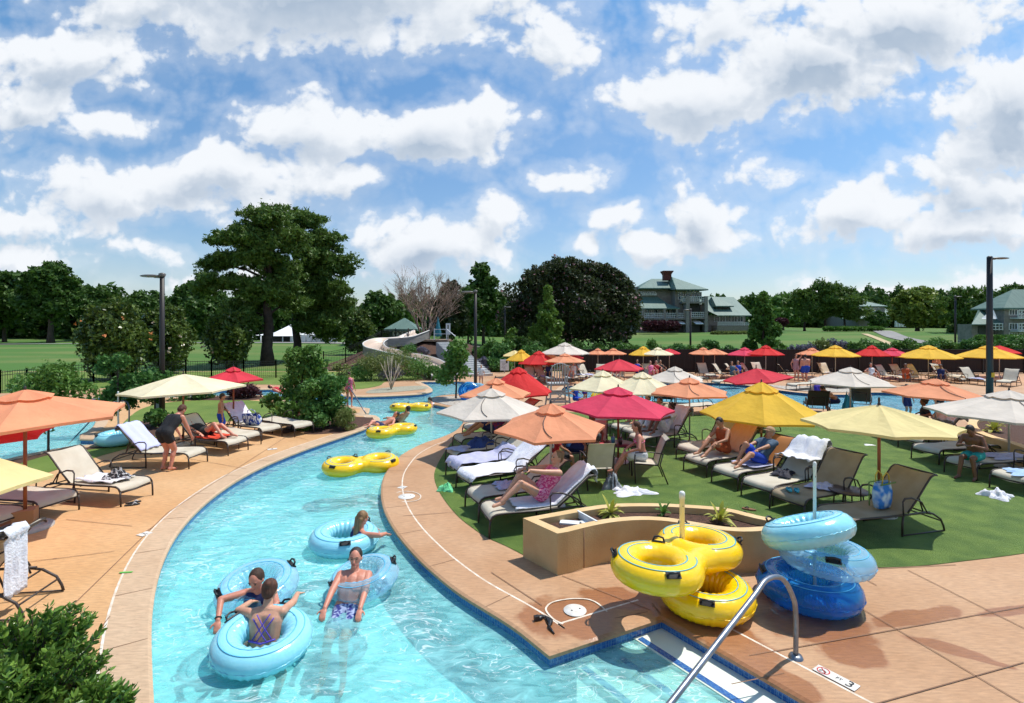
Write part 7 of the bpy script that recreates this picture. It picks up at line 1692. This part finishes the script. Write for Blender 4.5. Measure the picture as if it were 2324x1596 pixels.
pine('second tall pine, right of the pair', 672, 482, 52, hgt((672 - CX) * 52 / FL, 52), [(700, 505, 41, 22), (740, 550, 39, 24), (690, 560, 43, 26), (765, 600, 33, 21), (715, 620, 41, 21), (670, 660, 38, 21), (770, 660, 29, 17), (730, 680, 40, 19), (700, 720, 34, 19), (770, 715, 28, 17), (740, 760, 31, 15), (785, 690, 17, 12), (735, 655, 40, 22), (735, 590, 40, 26), (690, 700, 34, 20), (755, 735, 34, 18), (705, 745, 26, 14)], 32, .42, (380, 80))
for k, (px, pt_, lob, lab) in enumerate([(1826, 660, [(1826, 672, 26, 12), (1812, 690, 24, 10), (1838, 700, 24, 10), (1826, 715, 28, 9)], 'leftmost pine of the clump right of the clubhouse'), (1872, 644, [(1872, 658, 30, 13), (1858, 680, 28, 12), (1886, 690, 28, 12), (1872, 710, 34, 10)], 'tallest pine of the clump right of the clubhouse'), (1916, 650, [(1912, 664, 24, 13), (1925, 685, 24, 12), (1908, 700, 26, 11), (1930, 712, 26, 9)], 'right-hand pine of the clump with its flat lower branches'), (2180, 655, [(2180, 668, 26, 12), (2165, 690, 28, 12), (2196, 700, 30, 12), (2178, 722, 34, 12), (2190, 745, 30, 12)], 'dark pine right of the willow')]):
    Y = 100 if px < 2000 else 86; pine(lab, px, pt_, Y, hgt((px - CX) * Y / FL, Y), lob, 40 + k, .22, (120, 90))
# big dark crape myrtle
def big():
    Y = 62; s = Y / FL; X = (1290 - CX) * s; zb = hgt(X, Y); rng = np.random.default_rng(5); rnd = random.Random(5)
    B = [(0, 0, 5.6 - zb * .3, 7.2, 6, 4.4)]
    for k in range(34):
        a = rnd.uniform(0, 2 * PI); e = rnd.random() ** .8; z = 1.5 + e * 8.0; rr = 6.6 * math.sqrt(max(.1, 1 - ((z - 4.6) / 6.2) ** 2)); q = rnd.uniform(1.2, 2.0); B.append((math.cos(a) * rr, math.sin(a) * rr * .9, z, q, q, q * .85))
    B.append((-.5, 0, 9.9, 2.6, 2.4, 1.5)); B.append((2.6, -.5, 9.4, 2.2, 2, 1.4)); B.append((-3.4, -.5, 9.0, 2, 2, 1.3))
    t = tree('myrtle_tree', 'huge rounded dark crape myrtle with faint pink blossom', 'tree', (X, Y, zb), B, L_dark, m_bark, ((0, 0, -.2), (0, 0, 6), .5, .2), n=60000, size=.19, seed=5, limbs=9, shell=.6, lump=.16)
    P = blob_points(B, 1500, rng, shell=.98, lump=.16); put('blossoms', leafmesh('blossoms', P, .17, m_pinkb, rng, aspect=.7), t)
big()
T('young_tree', 'bright green young tree in front of the big dark myrtle', 1243, 644, 800, 50, 50, L_bright, 'cone', n=13000, size=.15, seed=25, lo=.05)
T('young_tree', 'bushy green tree at the end of the far umbrella row', 1732, 657, 800, 50, 50, L_mid, 'cone', n=13000, size=.16, seed=26, lo=.04)
t = T('sapling', 'slender sapling on the stone-edged spit in the river', 1035, 776, 905, 56, 25.4, L_mid, 'loose', n=3400, size=.085, seed=27, lo=.22, trunk_r=.05)
# bare tree
def bare():
    Y = 50; loc = at(965, 785, Y); t = thing('bare_tree', 'leafless tree with reddish twigs above the slide', 'tree', loc); rnd = random.Random(8); b = MB(); tips = []
    def br(p, d, L, r, k):
        q = p + d * L * .5 + Vector((rnd.uniform(-.1, .1), rnd.uniform(-.1, .1), 0)) * L; e = p + d * L; b.tube([p, q, e], [r, r * .8, r * .55], 5 if r < .05 else 7)
        if k == 0: return
        for i in range(3 if k > 1 else 4):
            nd = (d + Vector((rnd.gauss(0, .42), rnd.gauss(0, .42), rnd.uniform(-.05, .35)))).normalized(); br(e if i < 2 else q, nd, L * rnd.uniform(.6, .85), max(.010, r * .55), k - 1)
    for i in range(7): a = i * .9; br(Vector((math.cos(a) * .15, math.sin(a) * .15, 0)), Vector((math.cos(a) * .35, math.sin(a) * .3, 1)).normalized(), 2.3, .10, 5)
    b.build('branches', m_bare, t)
bare()
def bare_small():
    t = thing('bare_sapling', 'small leafless forked sapling in the gravel bed', 'tree', G(888, 884)); rnd = random.Random(3); b = MB()
    for i in range(7): a = i * .9; e = Vector((math.cos(a) * .55, math.sin(a) * .5, 1.1 + .3 * (i % 3))); b.tube([(0, 0, 0), e * .3 + Vector((0, 0, .1)), e], [.035, .025, .008], 5); [b.tube([e * .6, e * .9 + Vector((rnd.uniform(-.2, .2), rnd.uniform(-.2, .2), .3))], [.012, .005], 4) for _ in range(3)]
    b.build('branches', mat('white_bark', (.5, .42, .33), .9), t)
bare_small()
# ---------------- shrubs
def shrub(label, px, ptop, pbase, half, m, kind='loose', n=2500, size=.06, seed=1, name='shrub', group='island shrubs', Y=None, lo=.05, fold=False, zb=None, aspect=.5):
    g = G(px, pbase) if Y is None else Vector((0, Y, 0)); half *= 1.22; return T(name, label, px, ptop, pbase, half, g.y, m, kind, n=n, size=size, seed=seed, group=group, cat='shrub', lo=lo, trunk_r=.03, zb=zb, aspect=aspect)
shrub('leafy shrub rising over the wide coral umbrella by the pool', 110, 815, 1024, 92, L_mid, n=5200, size=.062, seed=50)
shrub('tall blue-green shrub between the magnolia and the white post', 268, 786, 975, 50, L_blue, n=4200, size=.07, seed=51, lo=.03)
shrub('shrub around the foot of the left lamp post', 352, 835, 968, 58, L_blue, n=4500, size=.07, seed=52, lo=.02)
shrub('low bright shrub beside the towel-covered lounger', 308, 1000, 1016, 16, L_bright, n=500, size=.045, seed=53)
shrub('large loose shrub behind the flat loungers', 685, 776, 950, 72, L_mid, n=7500, size=.078, seed=54, lo=.02)
shrub('blue-green shrub at the front of the island point', 745, 835, 968, 58, L_blue, n=5500, size=.072, seed=55, lo=.02)
shrub('round shrub with bright tips on the island point', 705, 862, 972, 45, L_mid, n=3800, size=.065, seed=56, lo=.02)
shrub('grassy yellow-green clump at the tip of the island point', 785, 932, 977, 28, L_gr, n=1800, size=.07, seed=57, aspect=.15)
shrub('thin sapling with red flowers on the island point', 770, 812, 932, 26, L_gr, n=700, size=.06, seed=58, lo=.2)
shrub('purple-leaved shrub behind the crimson island umbrella', 552, 880, 903, 40, L_red, n=2600, size=.06, seed=59)
shrub('blue-green shrub left of the crimson island umbrella', 450, 868, 905, 50, L_blue, n=2200, size=.07, seed=60)
gs = 'shrubs on the slide slope'
k = 61
for (px, pt_, pb, hf, m, lab) in [(842, 812, 866, 40, L_gr, 'leftmost grassy mound on the slide slope'), (893, 800, 864, 50, L_gr, 'tall grassy mound under the slide bend'), (948, 822, 862, 42, L_mid, 'low green mound right of the lavender'), (893, 835, 866, 26, L_lav, 'pale lavender clump under the slide bend'), (820, 838, 868, 30, L_blue, 'dark green mound at the left foot of the slope'), (985, 836, 862, 20, L_blue, 'small shrub where the slide meets the water'),
                          (930, 786, 812, 20, L_blue, 'shrub inside the slide loop'), (960, 790, 815, 16, L_lav, 'lavender inside the slide loop')]:
    shrub(lab, px, pt_, pb, hf, m, 'egg' if m is not L_lav else 'loose', n=2600, size=.075, seed=k, group=gs, aspect=.25, Y=34 + (864 - pb) * .12, zb=(.2 if pb > 850 else 1.1)); k += 1
for (px, pt_, hf, m, Y) in [(1112, 768, 28, L_mid, 43), (1140, 790, 32, L_blue, 41), (1170, 775, 26, L_mid, 44), (1205, 790, 30, L_blue, 42), (1130, 822, 26, L_blue, 40), (1100, 812, 16, L_lav, 40), (1240, 798, 26, L_mid, 43), (1330, 795, 34, L_blue, 42), (1380, 800, 26, L_mid, 41.5), (1420, 788, 28, L_mid, 43), (1455, 792, 26, L_blue, 42), (1500, 775, 24, L_mid, 44), (1540, 780, 26, L_blue, 43), (1585, 785, 28, L_mid, 43), (1610, 775, 24, L_blue, 44), (1650, 790, 26, L_blue, 43), (1770, 790, 26, L_mid, 43), (1820, 785, 28, L_lav, 44), (1860, 782, 26, L_gr, 44), (1905, 778, 26, L_lav, 44), (1950, 785, 24, L_mid, 43), (1990, 780, 30, L_blue, 43), (2040, 775, 30, L_mid, 43), (2090, 780, 30, L_blue, 43), (2140, 778, 30, L_mid, 43), (2190, 770, 28, L_blue, 44), (2240, 775, 30, L_mid, 43), (2290, 772, 32, L_blue, 43), (2330, 770, 30, L_mid, 43)]:
    shrub('green shrub behind the far fence, the one %s' % ('above the coral umbrellas' if px == 1330 else 'at column %s of the row' % ['one', 'two', 'three', 'four', 'five', 'six', 'seven', 'eight', 'nine', 'ten', 'eleven', 'twelve', 'thirteen', 'fourteen', 'fifteen', 'sixteen', 'seventeen', 'eighteen', 'nineteen', 'twenty', 'twenty-one', 'twenty-two', 'twenty-three', 'twenty-four', 'twenty-five', 'twenty-six', 'twenty-seven', 'twenty-eight', 'twenty-nine'][(k - 69) % 29]),
          px, pt_ - 6, 850, hf * 1.25, m, 'loose', n=3600, size=.10, seed=k, group='shrubs behind the far fence', Y=Y); k += 1
rs_ = random.Random(77)
for i, (px, pt_, hf, m) in enumerate([(1000, 800, 20, L_blue), (1128, 785, 30, L_oak), (1155, 812, 26, L_mid), (1090, 790, 20, L_blue), (1185, 762, 26, L_oak), (1215, 775, 30, L_oak), (1275, 782, 30, L_oak), (1310, 775, 32, L_oak), (1350, 780, 34, L_oak), (1400, 776, 32, L_oak), (1440, 782, 30, L_oak), (1160, 745, 18, L_bright)]):
    shrub('dark shrub of the slide slope, %s' % ['by the sapling', 'nearest the stairs', 'rising over the notice board', 'at the stair foot', 'high beside the thin lamp', 'right of the thin lamp', 'under the young tree', 'right of the young tree', 'over the sand coloured umbrella', 'under the myrtle crown', 'at the right end', 'pale one by the thin lamp'][i], px, pt_, 850, hf, m, 'round' if i % 2 else 'loose', n=2600, size=.13, seed=200 + i, group='dark slope shrubs', Y=45 + rs_.uniform(-1, 3))
def hedge(label, x0, x1, pt_, pb, Y, m, n=5000, size=.2):
    s = Y / FL; B = [((p - CX) * s, Y, H - ((pt_ + pb) / 2 - HZ) * s, 12 * s, 12 * s, (pb - pt_) / 2 * s) for p in range(x0, x1, 8)]; rng = np.random.default_rng(int(x0)); P = blob_points(B, n, rng, shell=.7, lump=.1)
    o = put('hedge', leafmesh('hedge', P, size, m, rng)); tag(o, label, 'hedge')
hedge('dark purple hedge sloping before the clubhouse awnings', 1468, 1535, 729, 752, 90, L_red); hedge('dark purple hedge right of the bushy tree', 1768, 1782, 722, 740, 90, L_red, 1200)
hedge('clipped light green hedge before the hotel', 2225, 2340, 762, 778, 56, L_mid); hedge('low green hedge along the far road', 1880, 2000, 742, 750, 92, L_mid, 4000, .25); hedge('green hedge at the foot of the clubhouse wing', 1625, 1700, 752, 762, 88, L_gr, 3000, .2)
# far-off woods
def woods(name, x0, x1, Y, top, rnd_s, n, m, size):
    rnd = random.Random(rnd_s); s = Y / FL; B = []
    for k in range(26):
        p = x0 + (x1 - x0) * k / 25; z = H - (top + rnd.uniform(-10, 12) - HZ) * s; g = hgt((p - CX) * s, Y); B.append(((p - CX) * s, Y + rnd.uniform(-6, 6), (z + g) / 2, (x1 - x0) * s / 34, 6, (z - g) / 2 + 1))
    rng = np.random.default_rng(rnd_s); P = blob_points(B, n, rng, shell=.75, lump=.2); o = put(name, leafmesh(name, P, size, m, rng)); tag(o, 'far-off wooded edge of the grounds', kind='stuff')
woods('far_woods', -400, 620, 128, 676, 1, 48000, L_oak, .75); woods('far_woods', 560, 1500, 135, 690, 2, 26000, L_oak, .75); woods('far_woods', 1900, 2700, 190, 668, 3, 40000, L_oak, .9); woods('far_woods', 1600, 1980, 175, 688, 4, 20000, L_oak, .8)
# front bush
def front_bush(label, px, py, Y, R, h, n, seed, zc):
    rng = np.random.default_rng(seed); rnd = random.Random(seed); X = (px - CX) * Y / FL; t = thing('leafy_bush', label, 'bush', (X, Y, 0), 0, 'bushes in the near corner'); C = []; D = []; b = MB()
    nst = n // 22
    for i in range(nst):
        a = rng.uniform(0, 2 * PI); e = rng.random() ** .6; u = rng.uniform(-.2, 1)
        tip = np.array([math.cos(a) * R * e, math.sin(a) * R * e, zc + (h - zc) * (u * (1 - .55 * e * e)) + rng.normal() * .03]); base = tip * np.array([.55, .55, 1]) - np.array([0, 0, .28])
        b.tube([tuple(base), tuple((base + tip) / 2 + rng.normal(size=3) * .01), tuple(tip)], [.005, .004, .002], 4)
        d = tip - base; d /= np.linalg.norm(d)
        for k in range(22):
            f = .25 + .78 * k / 22; an = k * 2.4; p1, p2 = frame_z(Vector(d)); o = np.array(p1) * math.cos(an) + np.array(p2) * math.sin(an); dr = d * (.5 + .5 * f) + o * .9; dr /= np.linalg.norm(dr); C.append(base + (tip - base) * f + dr * .03); D.append(dr)
    put('foliage', leafmesh('foliage', np.array(C), .034, L_bush, rng, aspect=.38, fold=True, dirs=np.array(D)), t)
    for i in range(6): a = i; b.tube([(0.05 * math.cos(a), .05 * math.sin(a), 0), (R * .3 * math.cos(a), R * .3 * math.sin(a), zc * .6), (R * .5 * math.cos(a), R * .5 * math.sin(a), zc)], [.02, .015, .006], 6)
    b.build('stems', m_bark, t)
front_bush('glossy leafy bush filling the near left corner', 60, 1500, 4.45, .56, 1.22, 7400, 71, .55)
front_bush('lower leafy bush right of the corner bush, reaching to the painted line', 215, 1600, 4.15, .27, .80, 3200, 72, .45)
front_bush('near bush low behind the corner bush, cut by the frame edge', -30, 1500, 4.0, .45, 1.0, 3500, 73, .4)
# planter plants
def rosette(label, loc, n, L, w, m, seed, up=.6):
    rnd = random.Random(seed); t = thing('potted_plant', label, 'plant', loc, 0, 'leafy plants in the tan planter'); b = MB()
    for i in range(n):
        a = i * 2.4; e = rnd.uniform(.15, 1.0) if i > 3 else 1.2; d = Vector((math.cos(a), math.sin(a), 0)); l = L * rnd.uniform(.7, 1.1); P = []; K = 6
        for k in range(K + 1):
            s = k / K; P.append(d * (l * s * (.45 + .4 * (1.2 - e))) + Vector((0, 0, .03 + l * (e * s - .62 * s * s * (1.25 - e * .5)))))
        sd = Vector((-d.y, d.x, 0)); vs = []
        for k, p in enumerate(P): ww = w * math.sin(PI * min(1, .12 + k / K * .88)) ; vs += [p - sd * ww + Vector((0, 0, ww * .35)), p, p + sd * ww + Vector((0, 0, ww * .35))]
        b.add(vs, [q for k in range(K) for q in ((k * 3, k * 3 + 1, k * 3 + 4, k * 3 + 3), (k * 3 + 1, k * 3 + 2, k * 3 + 5, k * 3 + 4))], 0, True)
    b.build('leaves', m, t); b = MB(); b.tube([(0, 0, -.02), (0, 0, .08)], .02, 6); b.build('stem', m_bark, t)
sz = ph - .09
rosette('yellow-green plant at the left of the tan planter', G(1386, 1172, sz), 22, .36, .032, L_glow, 1); rosette('small dark green plant in the middle of the tan planter', G(1506, 1172, sz), 13, .24, .035, L_mid, 2); rosette('yellow-green plant at the right of the tan planter', G(1634, 1188, sz), 20, .38, .034, L_glow, 3)
g = G(2255, 980, .4); rosette('yellow-green plant in the round planter', g, 20, .5, .06, L_glow, 4); g = G(1182, 1068, 0); t = rosette('spiky palm plant between the towel-covered loungers', g, 24, .62, .025, L_mid, 5)
